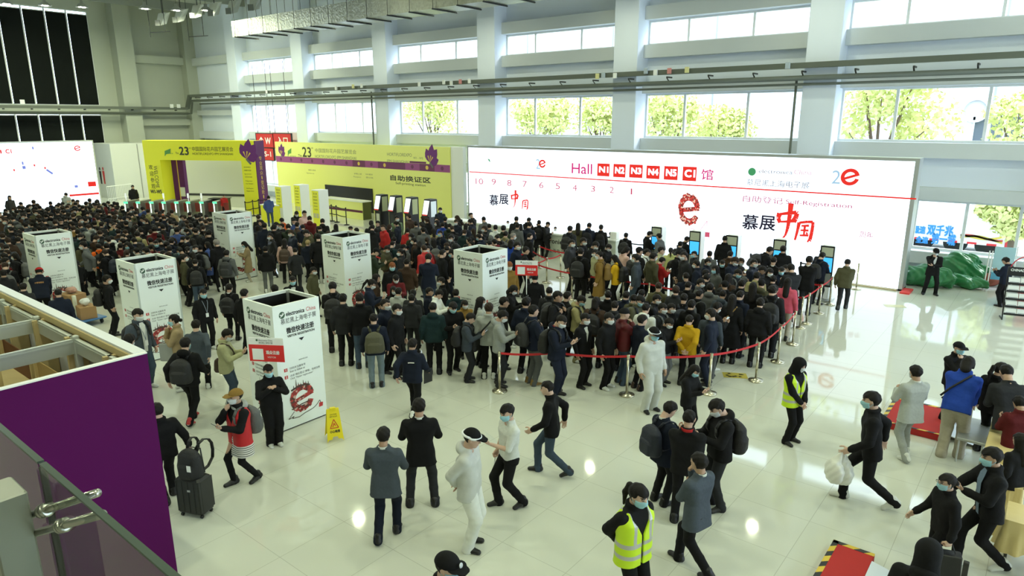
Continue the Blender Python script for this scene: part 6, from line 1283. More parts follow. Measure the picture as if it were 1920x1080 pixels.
1473 496 590 -70 stand jacket black black short m=w ; person in black with white mask left of the gray coat
1484 494 612 -152 phone coat charcoal black short nm ; man in dark gray coat at the queue's right side
1450 516 620 168 stand jacket black black short nm ; person in black behind the pink jacket at its left
1523 480 590 172 front suit black charcoal short nm,sc,blackcase ; man in black suit with a black case queuing for the right kiosk
1543 466 545 165 stand jacket charcoal black short nm,ph ; person in dark gray at the right kiosk
1556 474 572 150 phone jacket navy black short nm,bp:black ; person in navy with black backpack at the right kiosk
1590 485 580 172 away jacket olive charcoal crop nm,sh:black ; man in dark olive jacket walking toward the screen
1069 423 530 152 stand jacket charcoal black short nm,bp:black ; man in dark gray with black backpack right of the lettered counter
1084 418 500 178 stand coat olive black long nm,f ; woman with long brown hair right of the lettered counter
1104 418 500 165 front jacket navy black short nm,bp:black ; man in navy with black shoulder bag at the left standing desk
1127 422 500 172 reach jacket black black short nm,bp:black ; man in black with black backpack at the right standing desk
1146 434 0 -15 sit jacket black black short m=w,h:1.32 ; seated clerk with white mask behind the right standing desk
1174 436 505 165 stand jacket black black short nm,bp:black ; man in black with black backpack between desk and kiosk
1072 448 560 62 stand puffer charcoal black crop m=w ; man in dark gray padded jacket at the second red belt
1094 445 545 60 stand suit black black short m=w ; man in black with white mask behind the second red belt
1116 449 550 62 bend2 suit black black short m=w ; man in black looking down behind the second red belt
1089 464 575 160 stand jacket black black short nm,bp:black ; man in black with a large black backpack at the second red belt
1116 467 560 -62 stand jacket cream black short m=w ; person in cream jacket facing left behind the tan coat
1124 470 580 -100 stand coat ochre khaki crop m=w,bp:ochre ; man in tan brown coat with a tan bag at the second red belt
1141 457 545 58 phone jacket black black short m=w,ph ; man in black holding up a phone behind the yellow jacket
1153 477 585 -112 phone jacket mustard black long m=w,f,bp:black ; woman in yellow jacket with black backpack at the second red belt
1175 462 560 120 phone jacket rose black bob nm,f ; woman in pink patterned top right of the yellow jacket
1199 463 575 122 stand jacket black black cap nm,bp:black ; man in black cap with black backpack in the second row
1196 474 585 -102 stand jacket slate denim short m=w ; man in slate navy jacket with mask facing left in the second row
1218 433 515 112 phone jacket black black short nm ; man in black at the leftmost kiosk
1236 437 520 -122 stand jacket gray black short nm ; man in gray close to the leftmost kiosk
1222 466 560 70 stand jacket white black short nm,bp:black ; person in white with black backpack in the second row
1232 462 560 75 stand jacket cream black short nm ; person in cream in front of the leftmost kiosk
1276 452 530 160 stand jacket charcoal black short nm,bp:charcoal ; person in dark gray stooping behind the second kiosk
968 406 485 165 front suit black black crop nm ; man in black suit leaning at the lettered counter
990 408 480 150 front suit black black short m=w ; man in black suit second at the lettered counter
974 419 500 160 stand suit gray black short nm,sc ; man in gray suit behind the counter queue
987 416 500 150 front suit navy black short nm ; man in navy suit bending over the counter
1016 411 478 170 front jacket black black short nm,bp:black ; person in black with backpack at the lettered counter's middle
1024 415 482 60 photo suit black black short nm ; man in black with raised arm at the lettered counter
952 414 0 10 sit jacket lgray black short m=w,yb:24.62 ; clerk with white mask behind the lettered counter, left one
1008 419 0 10 sit jacket lgray black short m=w,yb:24.62 ; clerk with white mask behind the lettered counter, middle one
1041 425 0 10 sit jacket lgray black short m=w,yb:24.62 ; clerk with white mask behind the lettered counter, right one
944 422 510 172 stand jacket dgreen black short nm ; person in dark green left of the counter queue
948 433 515 160 stand jacket khaki black short nm,bp:gray ; person in khaki with gray backpack right above the queue tower
962 436 525 110 stand jacket charcoal black crop:g m=w ; white-haired man right above the queue tower
958 449 545 172 stand jacket royal white bob nm ; person in bright blue jacket right of the queue tower
970 453 560 60 stand jacket navy black short m=w ; man in navy with mask beside the bright blue jacket
986 462 560 95 stand jacket black black short nm,redcollar ; person in black with a red scarf beside the belt post
1001 436 520 115 stand coat black denim crop nm ; man in long black coat by the belts before the counter
955 490 600 20 stand jacket ochre black bob:o m=w,f ; woman with ochre top partly hidden by the queue tower
825 389 455 2 stand jacket navy white short m=b ; tall man with blue mask before the white wall end, facing the camera
743 404 480 20 stand jacket green black short m=b ; man in sage green jacket with blue mask facing the camera
697 421 520 168 phone suit black black short nm,staff ; staff member in black with back print near the middle tower
764 428 500 178 stand hoodie red white short nm ; person in red and white jacket among the crowd
780 415 490 178 stand coat gray black short nm ; man in long gray coat seen from behind in the crowd
813 428 500 172 stand jacket khaki black long nm,f,bp:brown ; woman with long brown hair and a brown bag in the crowd
830 417 490 172 stand jacket royal black short nm,bp:royal ; person with bright blue backpack in the crowd
725 460 545 62 phone hoodie olive brown short m=w ; person in olive hooded jacket reading a phone
737 443 525 172 stand jacket charcoal black short nm ; man in dark gray behind the olive hooded jacket
704 465 560 90 phone jacket dgreen black cap nm ; man in dark green cap right of the middle tower
503 367 0 178 stand jacket blue denim short nm ; person in blue jacket by the black posts at the yellow gate
419 365 0 5 sit jacket red black short nm,h:1.34 ; person in red sitting at the black desk before the gate
248 347 0 2 front suit black black short nm,sc ; man in black suit standing on watch left of the yellow gate
580 405 485 178 stand jacket maroon black short nm ; person in maroon jacket before the white info boxes
604 410 490 175 stand suit black black short nm ; person in black suit right of the white info boxes
555 395 470 10 stand jacket black black long m=w,f ; woman with long black hair before the middle info box
570 395 470 30 stand jacket rose black short nm ; person in pale pink before the right info box
495 418 520 168 stand suit navy navy short nm ; man in dark navy suit right of the smallest tower
513 421 520 150 stand suit black black short nm ; man in black suit next to the dark navy suit
540 420 510 178 stand jacket dgreen beige short nm ; man in dark green with beige trousers in the middle crowd
574 430 520 -60 phone hoodie olive black short nm,ph ; man in olive gray hooded jacket holding papers
589 437 530 175 stand suit black black short nm ; man in black suit behind the light-haired person
122 361 0 20 stand jacket lgray black short m=w ; person in pale gray standing above the far left crowd
17 367 0 30 stand jacket charcoal black long nm,f ; woman with long hair at the top of the far left crowd
'''
POSES['reach'] = dict(ra='reach', la='reach', lean=8, nod=20)
AUTO = [  # head regions of the dense crowd, outward facing, how far apart people stand
 ([(0, 395), (40, 378), (110, 376), (185, 372), (225, 380), (300, 392), (395, 400), (396, 440), (360, 478), (250, 470), (205, 470), (150, 450), (135, 432), (40, 432), (30, 470), (0, 505)], .50, 'far'),
 ([(478, 400), (500, 408), (540, 410), (590, 412), (640, 420), (690, 425), (600, 440), (590, 432), (480, 440)], .62, 'mid'),
 ([(690, 412), (720, 408), (790, 402), (850, 405), (890, 402), (945, 430), (950, 462), (845, 470), (835, 460), (760, 470), (700, 440)], .60, 'mid'),
 ([(1180, 540), (1270, 520), (1300, 500), (1400, 478), (1470, 500), (1470, 530), (1410, 560), (1340, 575), (1210, 570), (1180, 560)], .55, 'q')]
# ================================================================ dressing and placing the figures
def grow_vest(P):
    f = Field(P['pel']-.34, P['neck']+.22, .0125); g = .016
    f.trunk(P['pel'], P['R'], [(-.14, .087, .118+g, -.008), (.02, .084, .118+g, -.004), (.16, .082, .114+g, 0), (.36, .106, .112+g, -.005), (.42, .128, .088+g, -.012), (.465, .10, .068+g, -.016), (.48, .09, .06+g, -.016)], 0, .003, 0, lambda u, v, w: np.minimum(np.minimum(.014+.10*np.clip((w-.22)/.2, 0, 1)-np.abs(u), v), w+.2))
    V, Q = f.mesh(); c = (V[Q].mean(1)-P['pel']) @ P['R']; u, w = np.abs(c[:, 0]), c[:, 2]
    return V, Q, (((w > -.05) & (w < .0)) | ((w > .09) & (w < .14)) | ((u > .085) & (u < .13) & (w >= .14))).astype(int)
def hivis_mesh(P): V, Q, mi = grow_vest(P); return arr_mesh('safety_vest', V, Q, [mat('hivis', '#c9ea1e', .6, emit=0), mat('reflective_band', '#b9bcb6', .4, .3)], mi)
def redvest_mesh(P): V, Q, mi = grow_vest(P); return arr_mesh('vest', V, Q, [mat('vest_red', '#c01c24', .6)])
def stripes_mat():
    m = bpy.data.materials.new('striped_jersey'); m.use_nodes = True; nt = m.node_tree; N = nt.nodes; L = nt.links; g = N.new('ShaderNodeTexCoord'); w = N.new('ShaderNodeTexWave'); w.bands_direction = 'Z'; w.inputs['Scale'].default_value = 9; L.new(g.outputs['Object'], w.inputs[0]); r = N.new('ShaderNodeValToRGB'); r.color_ramp.interpolation = 'CONSTANT'; r.color_ramp.elements[0].color = (.03, .03, .035, 1); r.color_ramp.elements[1].color = (.72, .72, .68, 1); r.color_ramp.elements[1].position = .22; L.new(w.outputs['Fac'], r.inputs[0]); L.new(r.outputs[0], N['Principled BSDF'].inputs['Base Color']); N['Principled BSDF'].inputs['Roughness'].default_value = .9; return m
def lanyard_mesh():
    mb = MB(); P = lambda u, w: (u, .135+.02*(w < .2), w)
    for s in (-1, 1): mb.tube([(s*.065, .02, .50), (s*.055, .10, .42), (s*.03, .138, .30), (0, .146, .15)], .006, 6)
    return mb
M_LAN = mat('lanyard_blue', '#8f9aa8', .6); M_CARDW = mat('badge_white', '#e6e8e6', .5)
BAGM = {}
M_BAG = mat('bag_fabric', (.02, .02, .02), .65, objcol=True, bump=.3, bscale=40)
def backpack_parts():
    if 'bp' in BAGM: return BAGM['bp']
    f = Field((-.22, -.42, -.10), (.22, -.06, .50), .014)
    f.trunk((0, -.22, -.02), I3, [(0, .085, .085, 0), (.04, .10, .098, 0), (.20, .10, .10, -.005), (.36, .085, .085, 0), (.42, .06, .06, .01), (.44, .04, .04, .015)], 0, .004); f.trunk((0, -.305, 0), I3, [(0, .075, .04, 0), (.03, .085, .05, 0), (.18, .085, .05, 0), (.21, .07, .035, 0)], .012)
    f.cone((-.03, -.19, .43), (.03, -.19, .43), .014, .014, .0); V, Q = f.mesh(); bag = arr_mesh('backpack', V, Q, [M_BAG]); st = []
    for s in (-1, 1):
        pts = [(s*.07, -.16, .40), (s*.09, -.10, .475), (s*.105, -.02, .505), (s*.115, .075, .465), (s*.12, .125, .38), (s*.13, .125, .27), (s*.15, .08, .17), (s*.15, -.03, .08), (s*.12, -.14, .04)]; mb = MB(); mb.smooth = True
        pv = [Vector(p) for p in pts]; w = .026
        for i in range(len(pv)-1):
            a, b = pv[i], pv[i+1]; ou = Vector((s*1., 0, 0)); mb.add([a-ou*w, a+ou*w, b+ou*w, b-ou*w, a-ou*w+Vector((0, .012, .012)), a+ou*w+Vector((0, .012, .012)), b+ou*w+Vector((0, .012, .012)), b-ou*w+Vector((0, .012, .012))], [(0, 1, 2, 3), (7, 6, 5, 4), (0, 4, 5, 1), (2, 6, 7, 3), (1, 5, 6, 2), (3, 7, 4, 0)])
        st.append(mb.mesh('strap', M_BAG))
    BAGM['bp'] = (bag, st); return BAGM['bp']
def sling_parts():
    if 'sl' in BAGM: return BAGM['sl']
    f = Field((-.36, -.34, -.32), (-.05, .12, .16), .014); f.trunk((-.235, -.10, -.24), rotm('z', 1.3), [(0, .12, .055, 0), (.05, .13, .065, 0), (.26, .12, .055, 0), (.30, .10, .03, 0)], 0, .006); V, Q = f.mesh(); bag = arr_mesh('shoulder_bag', V, Q, [M_BAG])
    pts = [(-.22, -.13, .05), (-.12, -.135, .20), (0, -.135, .34), (.09, -.10, .46), (.12, -.01, .50), (.09, .10, .44), (0, .135, .32), (-.12, .14, .18), (-.22, .05, .04)]; mb = MB(); mb.smooth = True; mb.tube(pts, .016, 6); BAGM['sl'] = (bag, [mb.mesh('strap', M_BAG)]); return BAGM['sl']
def tote_mesh(w, h, d, m, name):
    mb = MB(); mb.bbox(-w/2, w/2, -d/2, d/2, -h-.18, -.18, .012); mb.smooth = True
    return mb.mesh(name, m), MB().tube([(-w*.3, 0, -.18), (-w*.15, 0, -.02), (0, 0, 0), (w*.15, 0, -.02), (w*.3, 0, -.18)], .008, 6).mesh('handle', m)
M_SCR = mat('phone_screen', '#c8d8e8', .2, emit=.35, ecol='#d0e0f0'); M_PHB = mat('phone_body', '#111214', .3)
PHONE = MB().bbox(-.038, .038, -.078, .078, -.005, .004, .004).mesh('smartphone', M_PHB); PHS = MB().box(-.034, .034, -.071, .071, .0041, .0048).mesh('screen', M_SCR)
SHIELD_M = glassmat('visor_film', (.93, .95, .98))
def shield_parts():
    if 'sh' not in BAGM:
        mb = MB(); mb.smooth = True; n = 12; vs_ = []; 
        for j in range(4):
            z, yy = .085-.02*j, .10+.052*j
            for i in range(n+1): t = math.pi*(i/n*.9+.05); vs_.append((.125*math.cos(t), yy-.06+.12*math.sin(t), z+.01))
        mb.add(vs_, [(j*(n+1)+i, j*(n+1)+i+1, (j+1)*(n+1)+i+1, (j+1)*(n+1)+i) for j in range(3) for i in range(n)])
        b = MB(); b.smooth = True; pts = [(.105*math.cos(t), -.01+.118*math.sin(t), .06-.015*(math.sin(t) > 0)) for t in np.linspace(0, 2*math.pi, 25)]; b.tube(pts, .015, 6)
        BAGM['sh'] = (mb.mesh('face_shield', SHIELD_M), b.mesh('shield_band', mat('shield_band', '#e8ebf0', .5)))
    return BAGM['sh']
GLS = MB()
for s_ in (-1, 1): GLS.tube([(s_*.031+.022*math.cos(t), .112, .012+.018*math.sin(t)) for t in np.linspace(0, 2*math.pi, 13)], .0026, 5); GLS.tube([(s_*.053, .108, .016), (s_*.080, .0, .02)], .0026, 5)
GLS.tube([(-.009, .115, .014), (.009, .115, .014)], .0026, 5); GLSM = GLS.mesh('glasses', M_DARK)
RCOL = COLLAR.copy(); HOODL = None
RP = random.Random(21)
SKINS = [(.58, .38, .28), (.50, .32, .23), (.62, .42, .32), (.46, .29, .20)]
USED = []
def heading(pos, phi):
    c = Vector((-pos[0], -pos[1], 0)).normalized(); r = Vector((-c[1], c[0], 0)); a = math.radians(phi); f = c*math.cos(a)+r*math.sin(a); return math.atan2(f[1], f[0])-math.pi/2
def child(name, me, par, M=None, col=None):
    o = link(name, me, par)
    if M is not None: o.matrix_local = M
    if col is not None: o.color = (*col, 1)
    return o
def person(pos, h, rz, pn, jk, jc, tk, tc, hr, hc, ex, label, coarse):
    P = get_pose(pn); up = pn not in ('bend', 'bend2', 'kneel'); top = P['head'][2]+.142
    s = h/max(top, 1.2) if up else h/1.70
    lod = 'c' if coarse else 'f'
    b = link('person', cached(BODY, (pn, lod), lambda: body_mesh(P, 0, coarse, False)))
    c_, s_ = math.cos(rz), math.sin(rz); hx, hy = P['head'][0]*s, P['head'][1]*s
    kx = s*(1.06+.05*(RP.random()-.5))
    b.location = (pos[0]-(hx*c_-hy*s_), pos[1]-(hx*s_+hy*c_), ex.get('z', 0.)); b.rotation_euler = (0, 0, rz); b.scale = (kx, kx, s)
    b.color = (*RP.choice(SKINS), 1); tag(b, label, 'person', ex.get('group'))
    T = m4(P['R'], P['pel']); H = m4(P['Rh'], P['head']); Nk = m4(P['R'], P['neck'])
    def jit(c): q = .8+.4*RP.random(); return tuple(v*q for v in c)
    jn = {'coat': 'coat', 'shirt': 'shirt', 'cover': 'coverall_top'}.get(jk, 'jacket')
    j = child(jn, cached(JACK, (pn, jk, lod), lambda: jacket_mesh(P, jk, coarse)), b, None, jit(CL[jc]))
    child('trousers', cached(TROU, (pn, tk, lod), lambda: trousers_mesh(P, tk, coarse)), b, None, jit(CL[tc]))
    if jk == 'suit': child('shirt', cached(SHIRT, pn, lambda: shirt_mesh(P)), b, None, CL['white'] if 'sc' in ex else CL[jc])
    if jk in ('suit', 'shirt') or 'sc' in ex: child('shirt_collar', COLLAR, b, Nk, CL['white'] if ('sc' in ex or jk == 'shirt') else CL[jc])
    if 'open' in ex or 'tee' in ex:
        f = MB(); f.smooth = True; w0 = .05
        f.add([(-.035, .112, -.10), (.035, .112, -.10), (.05, .122, .16), (-.05, .122, .16), (-.055, .118, .34), (.055, .118, .34), (.06, .09, .44), (-.06, .09, .44), (-.035, .060, .505), (.035, .060, .505)], [(0, 1, 2, 3), (3, 2, 5, 4), (4, 5, 6, 7), (7, 6, 9, 8)])
        child('shirt_front', f.mesh('shirt_front', M_CLOTH), b, m4(P['R'], P['pel']+P['R'] @ np.array([0, .008, 0])), (.16, .22, .30) if 'open' in ex else CL['white'])
    hk = hr
    if hk in ('cap', 'beanie', 'hood'):
        col = CL[hc] if hc in CL else CL['black']; child({'cap': 'cap', 'beanie': 'beanie', 'hood': 'hood'}[hk], hair(hk), b, H, col)
        if hk == 'cap':
            child('brim', BRIM, b, H, col); child('hair', hair('crop'), b, H, HC_['b'])
            if 'badge' in ex: child('badge', MB().lathe([(.003, .0), (.024, .0), (.022, .006), (.004, .008)], (0, .122, .085), 12, (0, 1, .35)).mesh('badge', mat('badge_silver', '#d8dce2', .3, .5)), b, H)
    else: child('hair', hair(hk), b, H, jit(HC_.get(hc, HC_['b'])))
    if 'visor' in ex: a_, b_ = shield_parts(); child('face_shield', a_, b, H); child('shield_band', b_, b, H)
    if 'm' in ex: child('face_mask', MASK, b, H, (.62, .66, .67) if ex['m'] == 'w' else (.32, .58, .66))
    if 'glasses' in ex: child('glasses', GLSM, b, H)
    sc = ex.get('sh', RP.choice(['black', 'black', 'black', 'white', 'charcoal'])); lt = sc in ('white', 'lgray', 'red', 'ochre')
    for sd in 'RL': child('shoe', SHOE if lt else SHOED, b, m4(P['foot'+sd], P['ank'+sd]), CL[sc])
    if 'hivis' in ex: child('safety_vest', hivis_mesh(P), b)
    if 'redvest' in ex: child('vest', redvest_mesh(P), b); f = Field((-.16, -.2, -.1), (.16, .16, .12), .012); f.ell((0, -.07, .0), rotm('x', .5), (.12, .075, .085), 0); f.ell((0, .0, -.02), I3, (.11, .09, .04), .03); f.ell((0, .03, .09), I3, (.075, .10, .08), 0, neg=True); V, Q = f.mesh(); child('hood', arr_mesh('hood', V, Q, [M_CLOTH]), b, Nk, CL['lgray'])
    if 'stripes' in ex: sk_ = skirt_mesh(P, .02, -.34, 1.0); sk_.materials[0] = stripes_mat(); child('striped_shirt', sk_, b)
    if 'redcollar' in ex: child('collar', COLLAR, b, Nk @ Matrix.Scale(1.3, 4), CL['red'])
    if 'lanyard' in ex: ly = child('lanyard', lanyard_mesh().mesh('lanyard', M_LAN), b, T); child('name_badge', MB().bbox(-.035, .035, .148, .153, .03, .14, .002).mesh('name_badge', M_CARDW), b, T)
    if 'backprint' in ex or 'staff' in ex or 'orangeprint' in ex:
        mb = MB(); Pq = panel((-.10, -.128, .29), (1, 0, 0), (0, 0, 1))
        if 'staff' in ex: text(mb, 'STAFF', .0, 0, .2, .05, Pq, .004)
        elif 'backprint' in ex: ribbon(mb, Pq, [(.06, .012), (.10, .02), (.19, .024)], .022, .004)
        else: text(mb, '小蜜蜂搬运', .0, .0, .2, .045, Pq, .004)
        child('back_print', mb.mesh('back_print', mat('print_orange', '#d8a05a', .6) if 'orangeprint' in ex else M_WHITE), b, T)
    if 'strap' in ex: child('strap', sling_parts()[1][0], b, T, CL[ex['strap']])
    bpy.context.view_layer.update() if False else None
    W_ = Matrix.LocRotScale(b.location, b.rotation_euler, b.scale)
    who = label.split(',')[0]; wl = who.split()
    for cut in (' reading', ' holding', ' with', ' over', ' facing', ' right of', ' queuing', ' walking'):
        if len(who.split()) > 11 and cut in who: who = who[:who.rindex(cut)]
    who = ' '.join(who.split()[:12])
    def thing_(nm, me, M, col, lab, cat, kids=(), grp=None):
        o = link(nm, me); o.matrix_world = W_ @ M
        if col is not None: o.color = (*col, 1)
        tag(o, lab, cat, grp)
        for kn, km, kc in kids: k_ = child(kn, km, o, None, kc)
        return o
    cn = lambda c: CN.get(c, c)
    if 'bp' in ex: bg, st = backpack_parts(); c = ex['bp']; thing_('backpack', bg, T, CL[c], '%s backpack worn by %s' % (cn(c), who), 'backpack', [('strap', s__, CL[c]) for s__ in st], 'backpacks in the hall')
    if 'sling' in ex: bg, st = sling_parts(); c = ex['sling']; thing_('shoulder_bag', bg, T, CL[c], '%s shoulder bag worn by %s' % (cn(c), who), 'bag', [('strap', s__, CL[c]) for s__ in st])
    if 'ph' in ex:
        sd = 'L' if pn in ('phonel', 'polo', 'face', 'lean') else 'R'; y = P['hand'+sd][:, 1]; p = P['wri'+sd]+y*.10-P['hand'+sd][:, 2]*.028
        if pn == 'phone': p = (P['wriR']+P['wriL'])/2+y*.075+P['R'] @ np.array([0, .025, .03])
        R = P['R'] @ rotm('x', .75); thing_('smartphone', PHONE, m4(R, p), None, 'dark smartphone held by %s' % who, 'phone', [('screen', PHS, None)], 'phones in hands')
    def hang(nm, me, hd, sd, lab, cat, z=-.02): p = P['wri'+sd]+P['hand'+sd] @ np.array([0, .085, -.03]); o = thing_(nm, me, m4(P['R'] @ rotm('z', 1.2), p+np.array([0, 0, z])), None, lab, cat, [('handle', hd, None)] if hd else []); return o
    if 'tote' in ex: c = ex['tote']; a_, b_ = tote_mesh(.34, .40, .06, mat('tote_'+c, CL[c], .8), 'tote_bag'); hang('tote_bag', a_, b_, 'L' if pn == 'chins' else 'R', '%s tote bag carried by %s' % (cn(c), who), 'bag', -.0 if pn == 'phone' else .06)
    if 'bag' in ex: a_, b_ = tote_mesh(.10, .14, .02, M_CARDW, 'badge_bundle'); hang('badge_bundle', a_, b_, 'R', 'white badges on a loop held by the man in white short sleeves', 'badges')
    if 'blackbag' in ex: a_, b_ = tote_mesh(.36, .38, .16, mat('black_leather', (.012, .012, .013), .4, bump=.2), 'handbag'); hang('handbag', a_, b_, 'L', 'black handbag carried by %s' % who, 'bag', .07)
    if 'blackcase' in ex: a_, b_ = tote_mesh(.40, .30, .10, mat('black_leather', (.012, .012, .013), .4), 'briefcase'); hang('briefcase', a_, b_, 'R', 'black case carried by %s' % who, 'bag', .10)
    if 'folder' in ex: hang('folder', MB().bbox(-.12, .12, -.008, .008, -.30, .0, .003).mesh('folder', M_BLACK), None, 'R', 'black folder carried by %s' % who, 'folder', .05)
    if 'plastic' in ex:
        mp = mat('plastic_film', '#dfe0d8', .35, bump=.6, bscale=9)
        for k, (dx, rr, nmx) in enumerate((((-.02, .10, -.30), .17, 'rounder'), ((.10, -.06, -.36), .19, 'lower'))):
            f = Field((-.26, -.2, -.62), (.28, .34, .04), .014); f.ell((dx[0], dx[1], dx[2]), I3, (rr, rr*.62, rr), 0); f.cone((dx[0], dx[1], dx[2]+rr*.8), (0, 0, 0), .05, .018, .05); X, Y, Z = f.ax[0][:, None, None], f.ax[1][None, :, None], f.ax[2][None, None, :]; f.F = f.F+.008*np.sin(50*X+20*Z)*np.sin(45*Y+30*Z); V, Q = f.mesh()
            p = P['wriL']+P['handL'] @ np.array([0, .085, -.03]); thing_('plastic_bag', arr_mesh('plastic_bag', V, Q, [mp]), m4(rotm('z', .3), p), None, 'white plastic bag carried by the striding man, the %s of two' % nmx, 'bag')
    return b
def parse(line):
    body, _, lab = line.partition(';'); t = body.split(); ex = {}
    for e in (t[9].split(',') if len(t) > 9 else []):
        if not e: continue
        k, sep, v = e.replace('=', ':').partition(':'); ex[k] = float(v) if k in ('h', 'z', 'sz', 'yb') else (v or True)
    tk, _, tc = t[7].rpartition(':'); hr, _, hc = t[8].partition(':')
    return float(t[0]), float(t[1]), float(t[2]), float(t[3]), t[4], t[5], t[6], tk or 'x', tc, hr, hc, ex, lab.strip()
ALL = []
for ln in PEOPLE.strip().splitlines():
    x, y, yf, phi, pn, jk, jc, tk, tc, hr, hc, ex, lab = parse(ln); fem = 'f' in ex
    if 'm' not in ex and 'nm' not in ex: ex['m'] = RP.choice('wwb')
    if yf > 0:
        p, h = HF(x, y, yf); hm = 1.5 if fem else 1.58; hM = 1.74 if fem else 1.86
        if pn in ('bend', 'bend2'): h = max(h, 1.3)/.9
        h2 = min(max(h, hm), hM)
        if h2 != h and pn not in ('bend', 'bend2'):
            p = G(x, y, h2)
        h = h2
    else: h = ex.get('h', 1.62 if fem else 1.71); p = G(x, y, h)
    if 'yb' in ex: p = PYp(x, y, ex['yb']); h = min(max(p[2], 1.15), 1.36)
    if 'z' in ex: p = G(x, y, h+ex['z'])
    ALL.append([p[0], p[1], h, heading(p, phi), pn, jk, jc, tk, tc, hr, hc, ex, lab])
def inside(x, y, poly_):
    r = False; j = len(poly_)-1
    for i in range(len(poly_)):
        (a, b), (c, d) = poly_[i], poly_[j]
        if (b > y) != (d > y) and x < (c-a)*(y-b)/(d-b)+a: r = not r
        j = i
    return r
OBST = [(x, y, .98) for x, y, _ in TW]+[(x, 24., .75) for x in np.arange(-23.5, -15.6, .5)]
BELTS = [(SP[a][:2], SP[b][:2]) for a, b in (('s1', 's2'), ('s2', 's3'), ('s3', 's4'), ('s4', 's5'), ('s5', 's6'), ('s6', 's7'), ('s8', 's10'), ('s10', 's11'), ('d', 'b'), ('b', 'c'), ('e', 'f'), ('f', 'i'), ('i', 'k'), ('k', 'l'), ('m', 'n'), ('n', 'q'), ('e', 'b'))]
def relax(E):
    P2 = np.array([[e[0], e[1]] for e in E]); fixed = np.array([dep((e[0], e[1], 1)) < 11 or 'z' in e[11] or 'yb' in e[11] for e in E])
    for it in range(30):
        for i in range(len(E)):
            if fixed[i]: continue
            for a, b in BELTS:
                ab = b-a; t = min(max((P2[i]-a) @ ab/(ab @ ab), 0), 1); q = P2[i]-a-t*ab; L = math.hypot(*q)
                if L < .34: P2[i] += q/(L+1e-6)*(.34-L)
            for x, y, r in OBST:
                q = P2[i]-np.array([x, y]); L = math.hypot(*q)
                if L < r-.12: P2[i] += q/(L+1e-6)*(r-.12-L)
        for i in range(len(E)):
            d = P2-P2[i]; L = np.hypot(d[:, 0], d[:, 1]); near = np.where((L < .46) & (np.arange(len(E)) != i))[0]
            for j in near:
                q = d[j]/(L[j]+1e-6); w = .5 if not fixed[i] and not fixed[j] else 1.; mv = (.46-L[j])*w*.6
                if not fixed[i]: P2[i] -= q*mv
                if not fixed[j]: P2[j] += q*mv
    for e, p in zip(E, P2): e[0], e[1] = float(p[0]), float(p[1])
cell = {}
FBB = BELTS+[(FB[k][:2], FB[k+1][:2]) for k in (0, 1, 2, 4, 5, 6)]
def free(x, y, d):
    for i in range(int(x//1)-1, int(x//1)+2):
        for j in range(int(y//1)-1, int(y//1)+2):
            for a, b in cell.get((i, j), ()):
                if (a-x)**2+(b-y)**2 < d*d: return False
    for a, b in FBB:
        ab = b-a; t = min(max((np.array([x, y])-a) @ ab/(ab @ ab), 0), 1); q = np.array([x, y])-a-t*ab
        if q @ q < .12: return False
    return all((x-a)**2+(y-b)**2 > r*r for a, b, r in OBST)
def put(x, y): cell.setdefault((int(x//1), int(y//1)), []).append((x, y))
relax(ALL)
for e in ALL: put(e[0], e[1])
for p in list(SP.values())+FB: put(p[0], p[1])
WC = [('black', 40), ('navy', 14), ('charcoal', 13), ('gray', 6), ('olive', 4), ('brown', 5), ('maroon', 4), ('lgray', 2), ('khaki', 2.2), ('white', 1.4), ('red', 1.2), ('blue', 1.5), ('orange', .8), ('teal', 3), ('slate', 4), ('dgreen', 3), ('ochre', 1), ('tan', 1)]
for poly_, dist, kind in AUTO:
    gp = [G(x, y, 1.68) for x, y in poly_]; x0, x1 = min(p[0] for p in gp), max(p[0] for p in gp); y0, y1 = min(p[1] for p in gp), max(p[1] for p in gp)
    for k in range(9000 if kind == 'far' else 2500):
        x, y = RP.uniform(x0, x1), RP.uniform(y0, y1); h = RP.gauss(1.69, .05)
        if not inside(*pr((x, y, 1.68)), poly_): continue
        if not free(x, y, dist) or y > 25.2 or (x < -41 and 16 < y < 21.5): continue
        put(x, y); fem = RP.random() < .2
        rz = math.atan2(.15, -1)-math.pi/2+RP.gauss(0, .8) if kind != 'q' else heading((x, y), RP.choice([60, 75, 150, 170]))+RP.gauss(0, .3)
        jc = RP.choices([a for a, _ in WC], [b for _, b in WC])[0]; ex = {}
        if RP.random() < .75: ex['m'] = RP.choice('wwb')
        if RP.random() < .28: ex['bp'] = RP.choice(['black', 'black', 'charcoal', 'navy', 'gray'])
        ALL.append([x, y, h-(.08 if fem else 0), rz, RP.choice(['stand', 'stand', 'shift', 'look', 'phone', 'phone', 'phone1', 'pocket', 'front']), RP.choice(['jacket', 'jacket', 'hoodie', 'suit', 'puffer', 'coat']), jc, 'x', RP.choice(['black', 'black', 'navy', 'charcoal', 'denim']), RP.choice(['long', 'tail', 'bob', 'long']) if fem else RP.choice(['short', 'short', 'short', 'crop', 'short', 'cap'] if RP.random() < .3 else ['short', 'crop']), RP.choice('bbbd'), ex, ''])
ALL.sort(key=lambda e: dep((e[0], e[1], 1)))
